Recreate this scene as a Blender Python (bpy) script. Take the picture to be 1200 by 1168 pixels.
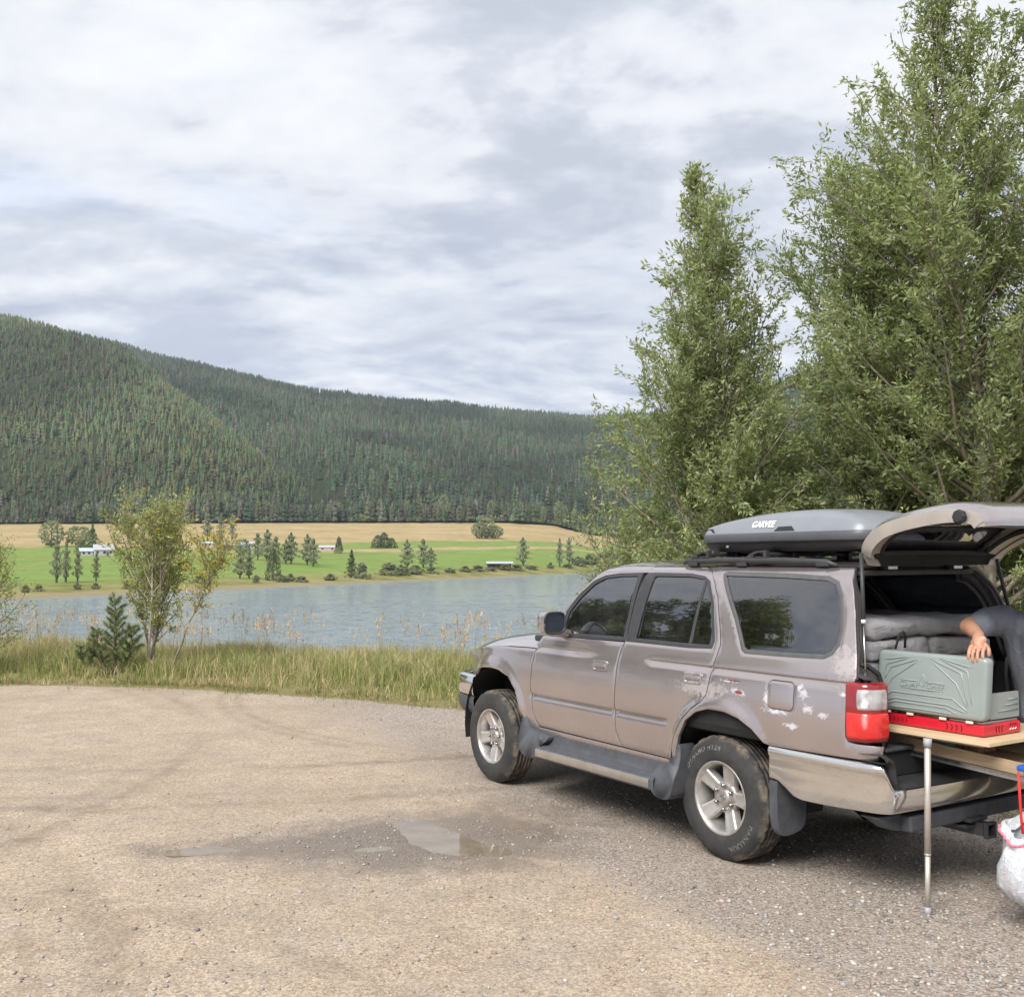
import bpy, bmesh, math, random
import numpy as np
from mathutils import Vector, Matrix, geometry, noise as mnoise

SC = bpy.context.scene
for _o in list(bpy.data.objects):
    bpy.data.objects.remove(_o)
COL = SC.collection
PI = math.pi

# ------------------------------------------------------------------ camera
CAM_H = 1.818
cam_d = bpy.data.cameras.new('camera')
cam_d.sensor_fit = 'HORIZONTAL'; cam_d.sensor_width = 36.0
cam_d.lens = 36.0 * 1230.0 / 1200.0
cam_d.clip_start = 0.05; cam_d.clip_end = 30000
cam = bpy.data.objects.new('camera', cam_d); COL.objects.link(cam)
_pit, _rol = math.radians(3.325), math.radians(0.2)
_fw = Vector((0, math.cos(_pit), math.sin(_pit))); _up = Vector((0, -math.sin(_pit), math.cos(_pit))); _rt = Vector((1, 0, 0))
_R = _rt * math.cos(_rol) - _up * math.sin(_rol); _U = _up * math.cos(_rol) + _rt * math.sin(_rol)
_m = Matrix((_R, _U, -_fw)).transposed().to_4x4()
_m.translation = Vector((0, 0, CAM_H))
cam.matrix_world = _m
SC.camera = cam

# ------------------------------------------------------------------ sky and sun
SUN_EL, SUN_AZ = math.radians(44), math.radians(-150)     # azimuth measured from +Y towards +X
world = bpy.data.worlds.new('World'); SC.world = world; world.use_nodes = True
def build_world():
    nt = world.node_tree; N = nt.nodes; N.clear(); L = nt.links
    def n(t, **k):
        o = N.new(t)
        for a, b in k.items(): setattr(o, a, b)
        return o
    out = n('ShaderNodeOutputWorld'); bg = n('ShaderNodeBackground'); L.new(bg.outputs[0], out.inputs[0])
    sky = n('ShaderNodeTexSky', sky_type='NISHITA', sun_disc=False, sun_elevation=SUN_EL, sun_rotation=SUN_AZ)
    sky.air_density = 1.0; sky.dust_density = 1.5; sky.altitude = 1900
    def math_(op, a, b=None, c=None):
        m = n('ShaderNodeMath', operation=op)
        for i, v in enumerate((a, b, c)):
            if v is None: continue
            if hasattr(v, 'is_linked'): L.new(v, m.inputs[i])
            else: m.inputs[i].default_value = v
        return m.outputs[0]
    tc = n('ShaderNodeTexCoord'); sep = n('ShaderNodeSeparateXYZ'); L.new(tc.outputs['Generated'], sep.inputs[0])
    zc = math_('MAXIMUM', sep.outputs[2], 0.0)
    den = math_('ADD', zc, 0.24)
    cmb = n('ShaderNodeCombineXYZ')
    L.new(math_('DIVIDE', sep.outputs[0], den), cmb.inputs[0]); L.new(math_('DIVIDE', sep.outputs[1], den), cmb.inputs[1])
    mp = n('ShaderNodeMapping'); mp.inputs['Rotation'].default_value = (0, 0, math.radians(-24)); mp.inputs['Scale'].default_value = (1.15, 1.55, 1); mp.inputs['Location'].default_value = (3.1, 0.6, 0)
    L.new(cmb.outputs[0], mp.inputs[0])
    def noise(scale, detail, rough, dist, off=0.0):
        x = n('ShaderNodeTexNoise'); x.inputs['Scale'].default_value = scale; x.inputs['Detail'].default_value = detail
        x.inputs['Roughness'].default_value = rough; x.inputs['Distortion'].default_value = dist
        if off:
            m2 = n('ShaderNodeVectorMath', operation='ADD'); m2.inputs[1].default_value = (off, off * .7, off); L.new(mp.outputs[0], m2.inputs[0]); L.new(m2.outputs[0], x.inputs['Vector'])
        else: L.new(mp.outputs[0], x.inputs['Vector'])
        return x.outputs[0]
    def ramp(v, stops):
        r = n('ShaderNodeValToRGB'); e = r.color_ramp.elements
        while len(e) < len(stops): e.new(0.5)
        for i, (p, c) in enumerate(stops): e[i].position = p; e[i].color = (*c, 1)
        L.new(v, r.inputs[0]); return r.outputs[0]
    def mixc(fac, a, b):
        m = n('ShaderNodeMix', data_type='RGBA')
        if hasattr(fac, 'is_linked'): L.new(fac, m.inputs[0])
        else: m.inputs[0].default_value = fac
        for k, v in ((6, a), (7, b)):
            if hasattr(v, 'is_linked'): L.new(v, m.inputs[k])
            else: m.inputs[k].default_value = (*v, 1)
        return m.outputs[2]
    big = noise(1.35, 6, 0.56, 0.7)
    fine = noise(4.2, 10, 0.62, 0.5, 7.3)
    # lit crests and shaded undersides: the deck compared with itself a little nearer the horizon
    sh = n('ShaderNodeVectorMath', operation='ADD'); sh.inputs[1].default_value = (0.02, 0.085, 0); L.new(mp.outputs[0], sh.inputs[0])
    def lump(vec):
        x = n('ShaderNodeTexNoise'); x.inputs['Scale'].default_value = 2.7; x.inputs['Detail'].default_value = 9; x.inputs['Roughness'].default_value = 0.58; x.inputs['Distortion'].default_value = 0.35; L.new(vec, x.inputs['Vector']); return x.outputs[0]
    emb = math_('SUBTRACT', lump(sh.outputs[0]), lump(mp.outputs[0]))
    both = math_('ADD', math_('ADD', math_('MULTIPLY', big, 0.72), math_('MULTIPLY', fine, 0.28)), math_('MULTIPLY', emb, 0.42))
    # overcast deck: blue-grey bellies to bright white tops
    cloud = ramp(both, [(0.36, (0.47, 0.51, 0.59)), (0.43, (0.57, 0.60, 0.67)), (0.475, (0.68, 0.70, 0.755)), (0.53, (0.735, 0.75, 0.79)), (0.62, (0.80, 0.81, 0.835))])
    # thicker, bluer belly of the deck seen low towards the hills
    low = ramp(zc, [(0.15, (1, 1, 1)), (0.36, (0, 0, 0))])
    belly = ramp(math_('ADD', noise(1.5, 8, 0.62, 0.5, 2.1), math_('MULTIPLY', emb, 0.5)), [(0.40, (0.33, 0.39, 0.52)), (0.49, (0.43, 0.49, 0.61)), (0.56, (0.58, 0.625, 0.71)), (0.68, (0.80, 0.815, 0.85))])
    lowm = math_('MULTIPLY', n_sep(L, n, low), 0.85)
    c2 = mixc(lowm, cloud, belly)
    # thin gaps where the clear sky shows
    skyc = n('ShaderNodeVectorMath', operation='SCALE'); skyc.inputs['Scale'].default_value = 0.30; L.new(sky.outputs[0], skyc.inputs[0])
    gap = ramp(noise(1.7, 7, 0.6, 0.4, 13.7), [(0.60, (0, 0, 0)), (0.78, (1, 1, 1))])
    gm = math_('MULTIPLY', n_sep(L, n, gap), 0.18)
    c3 = mixc(gm, c2, skyc.outputs[0])
    L.new(c3, bg.inputs[0]); bg.inputs[1].default_value = 0.36
def n_sep(L, n, sock):
    b = n('ShaderNodeRGBToBW'); L.new(sock, b.inputs[0]); return b.outputs[0]
build_world()

sun_d = bpy.data.lights.new('sun', 'SUN'); sun_d.energy = 1.5; sun_d.angle = math.radians(32); sun_d.color = (1.0, 0.97, 0.93)
sun = bpy.data.objects.new('sun', sun_d); COL.objects.link(sun)
_sd = Vector((math.sin(SUN_AZ) * math.cos(SUN_EL), math.cos(SUN_AZ) * math.cos(SUN_EL), math.sin(SUN_EL)))
sun.rotation_euler = _sd.to_track_quat('Z', 'Y').to_euler(); sun.location = _sd * 60

SC.view_settings.view_transform = 'Standard'; SC.view_settings.look = 'None'
SC.view_settings.exposure = 1.8; SC.view_settings.gamma = 1.0; SC.view_settings.use_curve_mapping = False
SC.render.engine = 'CYCLES'
SC.cycles.max_bounces = 6; SC.cycles.diffuse_bounces = 2; SC.cycles.glossy_bounces = 4; SC.cycles.transmission_bounces = 6
SC.cycles.transparent_max_bounces = 12; SC.cycles.use_denoising = True; SC.cycles.caustics_reflective = False; SC.cycles.caustics_refractive = False
SC.cycles.sample_clamp_indirect = 6.0

# ------------------------------------------------------------------ helpers
def new_mesh(name, V, Fc, smooth=False):
    me = bpy.data.meshes.new(name)
    me.from_pydata([tuple(map(float, v)) for v in V], [], [tuple(map(int, f)) for f in Fc])
    if smooth: me.polygons.foreach_set('use_smooth', [True] * len(me.polygons))
    me.update(); return me
def np_mesh(name, V, Fc, smooth=False, attrs=None):
    """V (n,3) array, Fc (m,k) array with k = 3 or 4 (all the same)"""
    V = np.asarray(V, np.float32); Fc = np.asarray(Fc, np.int32); m, k = Fc.shape
    me = bpy.data.meshes.new(name)
    me.vertices.add(len(V)); me.vertices.foreach_set('co', V.ravel())
    me.loops.add(m * k); me.loops.foreach_set('vertex_index', Fc.ravel())
    me.polygons.add(m); me.polygons.foreach_set('loop_start', np.arange(0, m * k, k, dtype=np.int32))
    if smooth: me.polygons.foreach_set('use_smooth', np.ones(m, bool))
    me.update(calc_edges=True)
    for an, arr in (attrs or {}).items():
        arr = np.asarray(arr, np.float32)
        if arr.ndim == 1:
            at = me.attributes.new(an, 'FLOAT', 'POINT'); at.data.foreach_set('value', arr)
        else:
            at = me.attributes.new(an, 'FLOAT_COLOR', 'POINT')
            at.data.foreach_set('color', np.concatenate([arr[:, :3], np.ones((len(arr), 1), np.float32)], 1).astype(np.float32).ravel())
    return me
def link(name, me, mat=None, parent=None):
    o = bpy.data.objects.new(name, me); COL.objects.link(o)
    if mat is not None:
        for m in (mat if isinstance(mat, (list, tuple)) else [mat]): me.materials.append(m)
    if parent is not None: o.parent = parent
    return o
def tag(o, label=None, cat=None, group=None, kind=None):
    if label: o['label'] = label
    if cat: o['category'] = cat
    if group: o['group'] = group
    if kind: o['kind'] = kind
    return o
def thing(name, label, cat, loc=(0, 0, 0), rz=0, group=None):
    o = bpy.data.objects.new(name, None); COL.objects.link(o); o.empty_display_size = 0.1
    o.location = loc; o.rotation_euler = (0, 0, rz)
    return tag(o, label, cat, group)
def bm_mesh(name, bm, smooth=False):
    me = bpy.data.meshes.new(name); bmesh.ops.recalc_face_normals(bm, faces=bm.faces); bm.to_mesh(me); bm.free()
    if smooth: me.polygons.foreach_set('use_smooth', [True] * len(me.polygons))
    me.update(); return me
def box_bm(bm, c, s, rot=None, bev=0.0, seg=2):
    g = bmesh.ops.create_cube(bm, size=1.0)['verts']
    bmesh.ops.scale(bm, vec=s, verts=g)
    if bev > 0:
        ed = list({e for v in g for e in v.link_edges})
        r = bmesh.ops.bevel(bm, geom=ed, offset=bev, segments=seg, affect='EDGES', profile=0.5, clamp_overlap=True)
        g = list({v for f in r['faces'] for v in f.verts} | {v for v in g if v.is_valid})
    if rot is not None: bmesh.ops.rotate(bm, cent=(0, 0, 0), matrix=rot, verts=g)
    bmesh.ops.translate(bm, vec=c, verts=g); return g
def box(name, c, s, mat, parent=None, rot=None, bev=0.0, seg=2, smooth=False):
    bm = bmesh.new(); box_bm(bm, c, s, rot, bev, seg); return link(name, bm_mesh(name, bm, smooth), mat, parent)
def tube_arrays(pts, rad, sides=6, cap=True):
    """tube round a polyline with parallel-transport frames; returns V, quads"""
    P = np.asarray(pts, float); n = len(P); rad = np.broadcast_to(np.asarray(rad, float), (n,))
    T = np.gradient(P, axis=0); T /= np.linalg.norm(T, axis=1)[:, None] + 1e-12
    a = np.array([0, 0, 1.0]) if abs(T[0][2]) < .9 else np.array([1.0, 0, 0])
    X = np.cross(a, T[0]); X /= np.linalg.norm(X)
    V = np.zeros((n, sides, 3)); ang = np.arange(sides) * 2 * PI / sides
    for i in range(n):
        X = X - T[i] * (X @ T[i]); X /= np.linalg.norm(X) + 1e-12; Y = np.cross(T[i], X)
        V[i] = P[i] + rad[i] * (np.cos(ang)[:, None] * X + np.sin(ang)[:, None] * Y)
    V = V.reshape(-1, 3); i = np.arange(n - 1)[:, None] * sides; j = np.arange(sides)[None]; k = (j + 1) % sides
    Fq = np.stack([i + j, i + k, i + sides + k, i + sides + j], -1).reshape(-1, 4)
    return V, Fq
def tube(name, pts, rad, mat, parent=None, sides=10, smooth=True):
    V, Fq = tube_arrays(pts, rad, sides); F2 = [tuple(f) for f in Fq]; n = len(V)
    F2.append(tuple(range(sides - 1, -1, -1))); F2.append(tuple(range(n - sides, n)))
    me = new_mesh(name, V, F2); me.polygons.foreach_set('use_smooth', [smooth] * (len(F2) - 2) + [False, False])
    return link(name, me, mat, parent)
def lathe(name, prof, mat, parent=None, seg=32, axis='Z', smooth=True, close=False):
    """prof: (r, h) pairs"""
    V = []; Fq = []; n = len(prof)
    for i in range(seg):
        a = 2 * PI * i / seg
        for r, hh in prof: V.append((r * math.cos(a), r * math.sin(a), hh))
    m = n if close else n - 1
    for i in range(seg):
        j = (i + 1) % seg
        for k in range(m):
            k2 = (k + 1) % n; Fq.append((i * n + k, j * n + k, j * n + k2, i * n + k2))
    me = new_mesh(name, V, Fq, smooth); return link(name, me, mat, parent)
def catmull(P, n=8, closed=False):
    P = [Vector(p) for p in P]; out = []; m = len(P)
    rng = range(m if closed else m - 1)
    for i in rng:
        if closed: a, b, c, d = P[(i - 1) % m], P[i], P[(i + 1) % m], P[(i + 2) % m]
        else: a, b, c, d = P[max(i - 1, 0)], P[i], P[i + 1], P[min(i + 2, m - 1)]
        for k in range(n):
            t = k / n
            out.append(0.5 * ((2 * b) + (c - a) * t + (2 * a - 5 * b + 4 * c - d) * t * t + (3 * b - a - 3 * c + d) * t ** 3))
    if not closed: out.append(P[-1])
    return out

# ------------------------------------------------------------------ materials
class NT:
    """small node-graph helper"""
    def __init__(s, name):
        s.m = bpy.data.materials.new(name); s.m.use_nodes = True; s.t = s.m.node_tree; s.N = s.t.nodes; s.L = s.t.links
        s.b = s.N['Principled BSDF']; s.out = s.N['Material Output']
    def n(s, t, **k):
        o = s.N.new(t)
        for a, b in k.items(): setattr(o, a, b)
        return o
    def put(s, sock, v):
        if hasattr(v, 'is_linked'): s.L.new(v, sock)
        elif isinstance(v, (tuple, list)) and sock.type == 'RGBA': sock.default_value = (*v[:3], 1)
        else: sock.default_value = v
    def set(s, **k):
        for a, v in k.items(): s.put(s.b.inputs[a.replace('_', ' ')], v)
        return s
    def coord(s, kind='Object', scale=(1, 1, 1), rot=(0, 0, 0), loc=(0, 0, 0)):
        tc = s.n('ShaderNodeTexCoord'); mp = s.n('ShaderNodeMapping'); mp.inputs['Scale'].default_value = scale; mp.inputs['Rotation'].default_value = rot; mp.inputs['Location'].default_value = loc
        s.L.new(tc.outputs[kind], mp.inputs[0]); return mp.outputs[0]
    def noise(s, vec, scale, detail=4, rough=.55, dist=0, out=0):
        x = s.n('ShaderNodeTexNoise'); s.put(x.inputs['Vector'], vec); x.inputs['Scale'].default_value = scale; x.inputs['Detail'].default_value = detail
        x.inputs['Roughness'].default_value = rough; x.inputs['Distortion'].default_value = dist; return x.outputs[out]
    def vor(s, vec, scale, out='Distance', feature='F1', rnd=1.0):
        x = s.n('ShaderNodeTexVoronoi', feature=feature); s.put(x.inputs['Vector'], vec); x.inputs['Scale'].default_value = scale; x.inputs['Randomness'].default_value = rnd; return x.outputs[out]
    def ramp(s, v, stops, interp='LINEAR'):
        r = s.n('ShaderNodeValToRGB'); r.color_ramp.interpolation = interp; e = r.color_ramp.elements
        while len(e) < len(stops): e.new(0.5)
        for i, (p, c) in enumerate(stops):
            e[i].position = p; e[i].color = (c, c, c, 1) if not isinstance(c, (tuple, list)) else (*c, 1)
        s.put(r.inputs[0], v); return r.outputs[0]
    def mix(s, f, a, b, blend='MIX'):
        m = s.n('ShaderNodeMix', data_type='RGBA', blend_type=blend); s.put(m.inputs[0], f); s.put(m.inputs[6], a); s.put(m.inputs[7], b); return m.outputs[2]
    def math(s, op, a, b=0.0, c=None):
        m = s.n('ShaderNodeMath', operation=op); s.put(m.inputs[0], a); s.put(m.inputs[1], b)
        if c is not None: s.put(m.inputs[2], c)
        return m.outputs[0]
    def attr(s, name, out='Color'):
        a = s.n('ShaderNodeAttribute', attribute_name=name); return a.outputs[out]
    def bump(s, h, strength=.3, dist=.01, normal=None):
        b = s.n('ShaderNodeBump'); b.inputs['Strength'].default_value = strength; b.inputs['Distance'].default_value = dist; s.put(b.inputs['Height'], h)
        if normal is not None: s.L.new(normal, b.inputs['Normal'])
        s.L.new(b.outputs[0], s.b.inputs['Normal']); return b.outputs[0]
def simple(name, col, rough=.6, metal=0., var=.12, scale=12., bump=0., spec=None, coat=0.):
    t = NT(name); v = t.coord('Object'); nz = t.noise(v, scale, 5, .6)
    c = tuple(col); d = tuple(x * (1 - var) for x in c); e = tuple(min(1, x * (1 + var)) for x in c)
    t.set(Base_Color=t.ramp(nz, [(.3, d), (.7, e)]), Metallic=metal)
    t.set(Roughness=t.ramp(t.noise(v, scale * .6, 3), [(.3, max(0, rough - .06)), (.7, min(1, rough + .06))]))
    if spec is not None: t.set(Specular_IOR_Level=spec)
    if coat: t.set(Coat_Weight=coat, Coat_Roughness=.08)
    if bump: t.bump(t.noise(v, scale * 6, 4), bump, .003)
    return t.m
# ------------------------------------------------------------------ the land: lot, bank, lake, fields, hills
WATER_Z = -6.0
def smooth01(x): x = np.clip(x, 0, 1); return x * x * (3 - 2 * x)
def vnoise(x, y, seed=0):
    """smooth value noise, vectorised"""
    x = np.asarray(x, float); y = np.asarray(y, float); xi = np.floor(x).astype(np.int64); yi = np.floor(y).astype(np.int64); fx = x - xi; fy = y - yi
    def hsh(a, b):
        n = (a * 374761393 + b * 668265263 + seed * 1274126177) & 0x7fffffff
        n = ((n ^ (n >> 13)) * 1103515245 + 12345) & 0x7fffffff; n = (n ^ (n >> 16)) & 0x7fffffff
        return (n % 65536) / 32768.0 - 1
    fx = fx * fx * (3 - 2 * fx); fy = fy * fy * (3 - 2 * fy)
    a = hsh(xi, yi) * (1 - fx) + hsh(xi + 1, yi) * fx; b = hsh(xi, yi + 1) * (1 - fx) + hsh(xi + 1, yi + 1) * fx
    return a * (1 - fy) + b * fy
def fbm(x, y, oct=4, seed=0):
    s = 0; a = 1.0
    for o in range(oct): s = s + a * vnoise(np.asarray(x) * 2 ** o, np.asarray(y) * 2 ** o, seed + o * 17); a *= .5
    return s / 1.9

# edge of the gravel lot (world x -> y), beyond it the bank
EDGE_X = [-60, -20, -7.68, -5, -2.3, -0.64, 1.5, 4, 8, 12, 20, 60]
EDGE_Y = [22, 18, 15.9, 15.4, 14.2, 13.1, 12.2, 11.6, 10.6, 9.4, 8, 4]
def lot_edge(x): return np.interp(x, EDGE_X, EDGE_Y)

# puddle basins in the lot: centre, radii, angle, depth
BASINS = [(-0.66, 7.30, .12, .24, .5, .026), (-0.27, 6.76, .22, .13, -.35, .030), (-0.48, 7.0, .15, .2, .4, .028), (-0.92, 6.74, .12, .06, .1, .012), (-1.95, 6.72, .18, .08, .2, .014)]
def lot_z(x, y):
    x = np.asarray(x, float); y = np.asarray(y, float)
    pud = np.exp(-(((x + .6) / .9) ** 2 + ((y - 6.9) / .6) ** 2)) + np.exp(-(((x + 1.95) / .5) ** 2 + ((y - 6.72) / .4) ** 2)); pud = np.clip(pud * 1.6, 0, 1)
    z = (.022 * fbm(x * .35, y * .35, 3, 5) + .009 * fbm(x * 2.1, y * 2.1, 3, 9)) * (1 - pud) + .020 * fbm(x * 5.0, y * 5.0, 4, 29) * pud + .004 * fbm(x * 5, y * 5, 3, 31)
    # wheel ruts sweeping round the lot
    for cx, cy, r in ((-9.5, 1.5, 8.4), (-9.5, 1.5, 6.7), (-3.5, 17.5, 9.6), (-3.5, 17.5, 8.2)):
        d = np.hypot(x - cx, y - cy) - r; z = z - .010 * np.exp(-(d / .13) ** 2) + .006 * np.exp(-((np.abs(d) - .24) / .09) ** 2)
    # flat under the car wheels and table leg
    w = np.exp(-(((x - 1.2) ** 2 + (y - 7.2) ** 2) / 7.0)); z = z * (1 - w)
    for cx, cy, rx, ry, a, dp in BASINS:
        ca, sa = math.cos(a), math.sin(a); u = ((x - cx) * ca + (y - cy) * sa) / rx; v = (-(x - cx) * sa + (y - cy) * ca) / ry
        z = z - dp * np.exp(-(u * u + v * v) * .8)
    return z
def near_z(x, y):
    """ground level of lot and bank"""
    x = np.asarray(x, float); y = np.asarray(y, float)
    d = y - lot_edge(x)
    bank = -8.0 * smooth01((d - 3.2) / 34.0) + .10 * fbm(x * .5, y * .5, 3, 21) * smooth01(d / 1.5) + .06 * smooth01(d / 1.2)
    right = smooth01((x - 3.5) / 5)          # behind the car the ground stays level much longer
    bank2 = -8.0 * smooth01((d - 26) / 40.0) + .12 * fbm(x * .5, y * .5, 3, 21) * smooth01(d / 1.5)
    b = bank * (1 - right) + bank2 * right
    return lot_z(x, y) + np.where(d > 0, b, 0)

def grid_mesh(name, xs, ys, zf, attrs=None):
    X, Y = np.meshgrid(xs, ys); Z = zf(X, Y); nx, ny = len(xs), len(ys)
    i = np.arange(ny - 1)[:, None] * nx; j = np.arange(nx - 1)[None]
    Fq = np.stack([i + j, i + j + 1, i + nx + j + 1, i + nx + j], -1).reshape(-1, 4)
    V = np.stack([X, Y, Z], -1).reshape(-1, 3)
    return np_mesh(name, V, Fq, True, {k: f(X, Y).ravel() for k, f in (attrs or {}).items()})
def spread(a, b, fine0, fine1, step, grow=1.12):
    mid = list(np.arange(fine0, fine1 + 1e-6, step)); s = step; lo = []; x = fine0
    while x > a: s *= grow; x -= s; lo.append(max(x, a))
    s = step; hi = []; x = mid[-1]
    while x < b: s *= grow; x += s; hi.append(min(x, b))
    return np.array(lo[::-1] + mid + hi)

def mat_lot():
    t = NT('gravel_lot'); v = t.coord('Object'); vs = t.coord('Object', (1, 1, .2))
    pos = t.n('ShaderNodeSeparateXYZ'); t.L.new(v, pos.inputs[0])
    big = t.noise(v, .55, 5, .6); mid = t.noise(v, 3.0, 6, .65); fine = t.noise(v, 45, 4, .7); grit = t.noise(v, 160, 3, .7)
    st = t.vor(v, 70, 'Color'); std = t.vor(v, 70, 'Distance'); st2 = t.vor(v, 33, 'Color'); st2d = t.vor(v, 33, 'Distance')
    bw = lambda c: (lambda b: (t.put(b.inputs[0], c), b.outputs[0])[1])(t.n('ShaderNodeRGBToBW'))
    dirt = t.ramp(mid, [(.30, (.385, .302, .220)), (.50, (.455, .365, .270)), (.68, (.50, .41, .312))])
    dirt = t.mix(t.ramp(fine, [(.35, .55), (.65, 0)]), dirt, (.255, .20, .15))
    dirt = t.mix(t.ramp(grit, [(.62, 0), (.75, .55)]), dirt, (.60, .50, .38))
    for sc_, lo_, hi_ in ((125, .62, 1.28), (58, .78, 1.16)): dirt = t.mix(1.0, dirt, t.ramp(bw(t.vor(v, sc_, 'Color')), [(.1, lo_), (.5, 1.0), (.9, hi_)]), 'MULTIPLY')
    # crushed stone: every stone its own grey, tan or reddish tone
    stone = t.ramp(bw(st), [(.08, (.16, .13, .11)), (.3, (.285, .24, .205)), (.55, (.375, .325, .28)), (.8, (.48, .43, .38)), (.95, (.40, .315, .26))])
    stone = t.mix(t.ramp(std, [(.30, 0), (.70, .45)]), stone, (.19, .155, .125))
    stone2 = t.ramp(bw(st2), [(.1, (.16, .13, .11)), (.4, (.34, .285, .235)), (.7, (.46, .40, .345)), (.95, (.60, .545, .48))])
    stone = t.mix(t.ramp(st2d, [(.18, .85), (.30, 0)]), stone, stone2)
    g = t.attr('gravel', 'Fac')
    gm = t.ramp(t.math('ADD', g, t.math('MULTIPLY', t.math('SUBTRACT', mid, .5), .9)), [(.30, 0), (.75, .9)])
    col = t.mix(gm, dirt, stone)
    # grit and darker loose patches in the packed dirt
    col = t.mix(t.math('MULTIPLY', t.ramp(t.noise(v, 1.6, 7, .72, .4), [(.44, 0), (.62, .75)]), t.ramp(t.noise(v, 28, 5, .75), [(.38, 0), (.60, 1)])), col, stone)
    col = t.mix(t.math('MULTIPLY', t.ramp(bw(st), [(.55, 0), (.75, .55)]), t.ramp(std, [(.22, 1), (.42, 0)])), col, stone)
    # scattered small stones in the packed dirt
    col = t.mix(t.math('MULTIPLY', t.ramp(st2d, [(.10, .9), (.16, 0)]), t.ramp(bw(st2), [(.55, 0), (.60, 1)])), col, stone2)
    # damp ground round the puddles and darker packed wheel marks
    wet = t.attr('wet', 'Fac'); wm = t.ramp(t.math('ADD', wet, t.math('MULTIPLY', t.math('SUBTRACT', t.noise(v, 3.6, 8, .75, .6), .5), 2.0)), [(.25, 0), (.85, 1)])
    col = t.mix(t.math('MULTIPLY', wm, .72), col, (.135, .105, .082))
    tr = t.attr('track', 'Fac'); trm = t.math('MULTIPLY', tr, t.ramp(t.noise(v, 5.5, 4, .7), [(.35, .1), (.62, 1)]))
    col = t.mix(t.math('MULTIPLY', trm, .8), col, (.19, .148, .108))
    col = t.mix(t.ramp(big, [(.30, .35), (.56, 0)]), col, (.24, .19, .145))
    # thin dry turf by the bank and behind the car
    gr = t.attr('turf', 'Fac'); grm = t.ramp(t.math('ADD', gr, t.math('MULTIPLY', t.math('SUBTRACT', t.noise(v, 4.5, 6, .7), .5), 1.3)), [(.40, 0), (.66, 1)])
    turf = t.ramp(t.noise(v, 22, 5, .7), [(.3, (.085, .085, .030)), (.5, (.19, .165, .07)), (.68, (.33, .27, .14))])
    col = t.mix(grm, col, turf)
    t.set(Base_Color=col, Specular_IOR_Level=t.ramp(wm, [(0, .15), (1, .5)]), Roughness=t.ramp(wm, [(0, .95), (1, .55)]))
    hgt = t.math('ADD', t.math('MULTIPLY', t.math('SUBTRACT', 1.0, std), t.ramp(gm, [(0, .25), (1, 1)])), t.math('MULTIPLY', fine, .8))
    hgt = t.math('ADD', hgt, t.math('MULTIPLY', t.noise(v, 9, 4, .6), 1.2))
    t.bump(hgt, .7, .010)
    return t.m
def gravel_a(X, Y):
    # crushed stone lies round the car, to the right, and along the far rim of the lot
    d = (X - 0.2) + .42 * (Y - 6.2)
    g = smooth01((d + .55) / 1.9) * .9
    near = smooth01((X - (.95 - .55 * (Y - 4.4))) / 1.0) * (Y < 7.2)
    g = np.maximum(g * (Y > 5.9), near)
    rim = smooth01(1 - (lot_edge(X) - Y) / 1.5) * .45
    wetg = np.exp(-(((X + .75) / 1.15) ** 2 + ((Y - 6.9) / .75) ** 2)) * .85
    return np.clip(np.maximum.reduce([g, rim, wetg]), 0, 1)
def wet_a(X, Y):
    w = 1.0 * np.exp(-((((X + .55) / 1.15) ** 2 + ((Y - 6.9) / .78) ** 2) ** 1.6)) + .75 * np.exp(-(((X + 1.95) / .65) ** 2 + ((Y - 6.75) / .28) ** 2)) + .45 * np.exp(-(((X - .2) / .8) ** 2 + ((Y - 7.9) / .6) ** 2))
    return np.clip(w, 0, 1)
def track_a(X, Y):
    s = 0
    for cx, cy, r, w in ((-9.5, 1.5, 8.4, .10), (-9.5, 1.5, 8.05, .08), (-9.5, 1.5, 6.7, .12), (-9.5, 1.5, 6.45, .06), (-3.5, 17.5, 9.6, .10), (-3.5, 17.5, 9.3, .07), (-3.5, 17.5, 8.2, .10), (-6.2, -1.5, 8.3, .07), (-6.2, -1.5, 8.05, .05), (2.4, 15.4, 6.4, .06), (2.4, 15.4, 6.2, .05), (-12, 9, 9.0, .09), (-12, 9, 8.7, .07)):
        d = np.hypot(X - cx, Y - cy) - r; s = s + np.exp(-(d / w) ** 2) * smooth01(.5 + .9 * fbm(X * .45 + r, Y * .45, 2, int(r * 10)))
    return np.clip(s, 0, 1)
def turf_a(X, Y):
    d = lot_edge(X) - Y
    a = smooth01(1 - d / .55)
    behind = smooth01((X - 2.75 - .25 * (6.6 - Y)) / 1.3) * .62 * (Y > 5.2)
    far = smooth01((X - 4.5) / 2.0) * (Y > 5.6)
    return np.clip(np.maximum.reduce([a, behind, far]), 0, 1)
ground = link('ground', grid_mesh('ground', np.unique(np.concatenate([spread(-400, 400, -7.5, 5.0, .065, 1.14), np.arange(-1.25, .15, .02)])), np.unique(np.concatenate([spread(-300, 66, 3.9, 16.5, .065, 1.14), np.arange(6.5, 7.5, .02)])), near_z, {'gravel': gravel_a, 'wet': wet_a, 'track': track_a, 'turf': turf_a}), mat_lot())
tag(ground, 'tan dirt and gravel lot sloping to a grassy bank', kind='structure')

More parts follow.
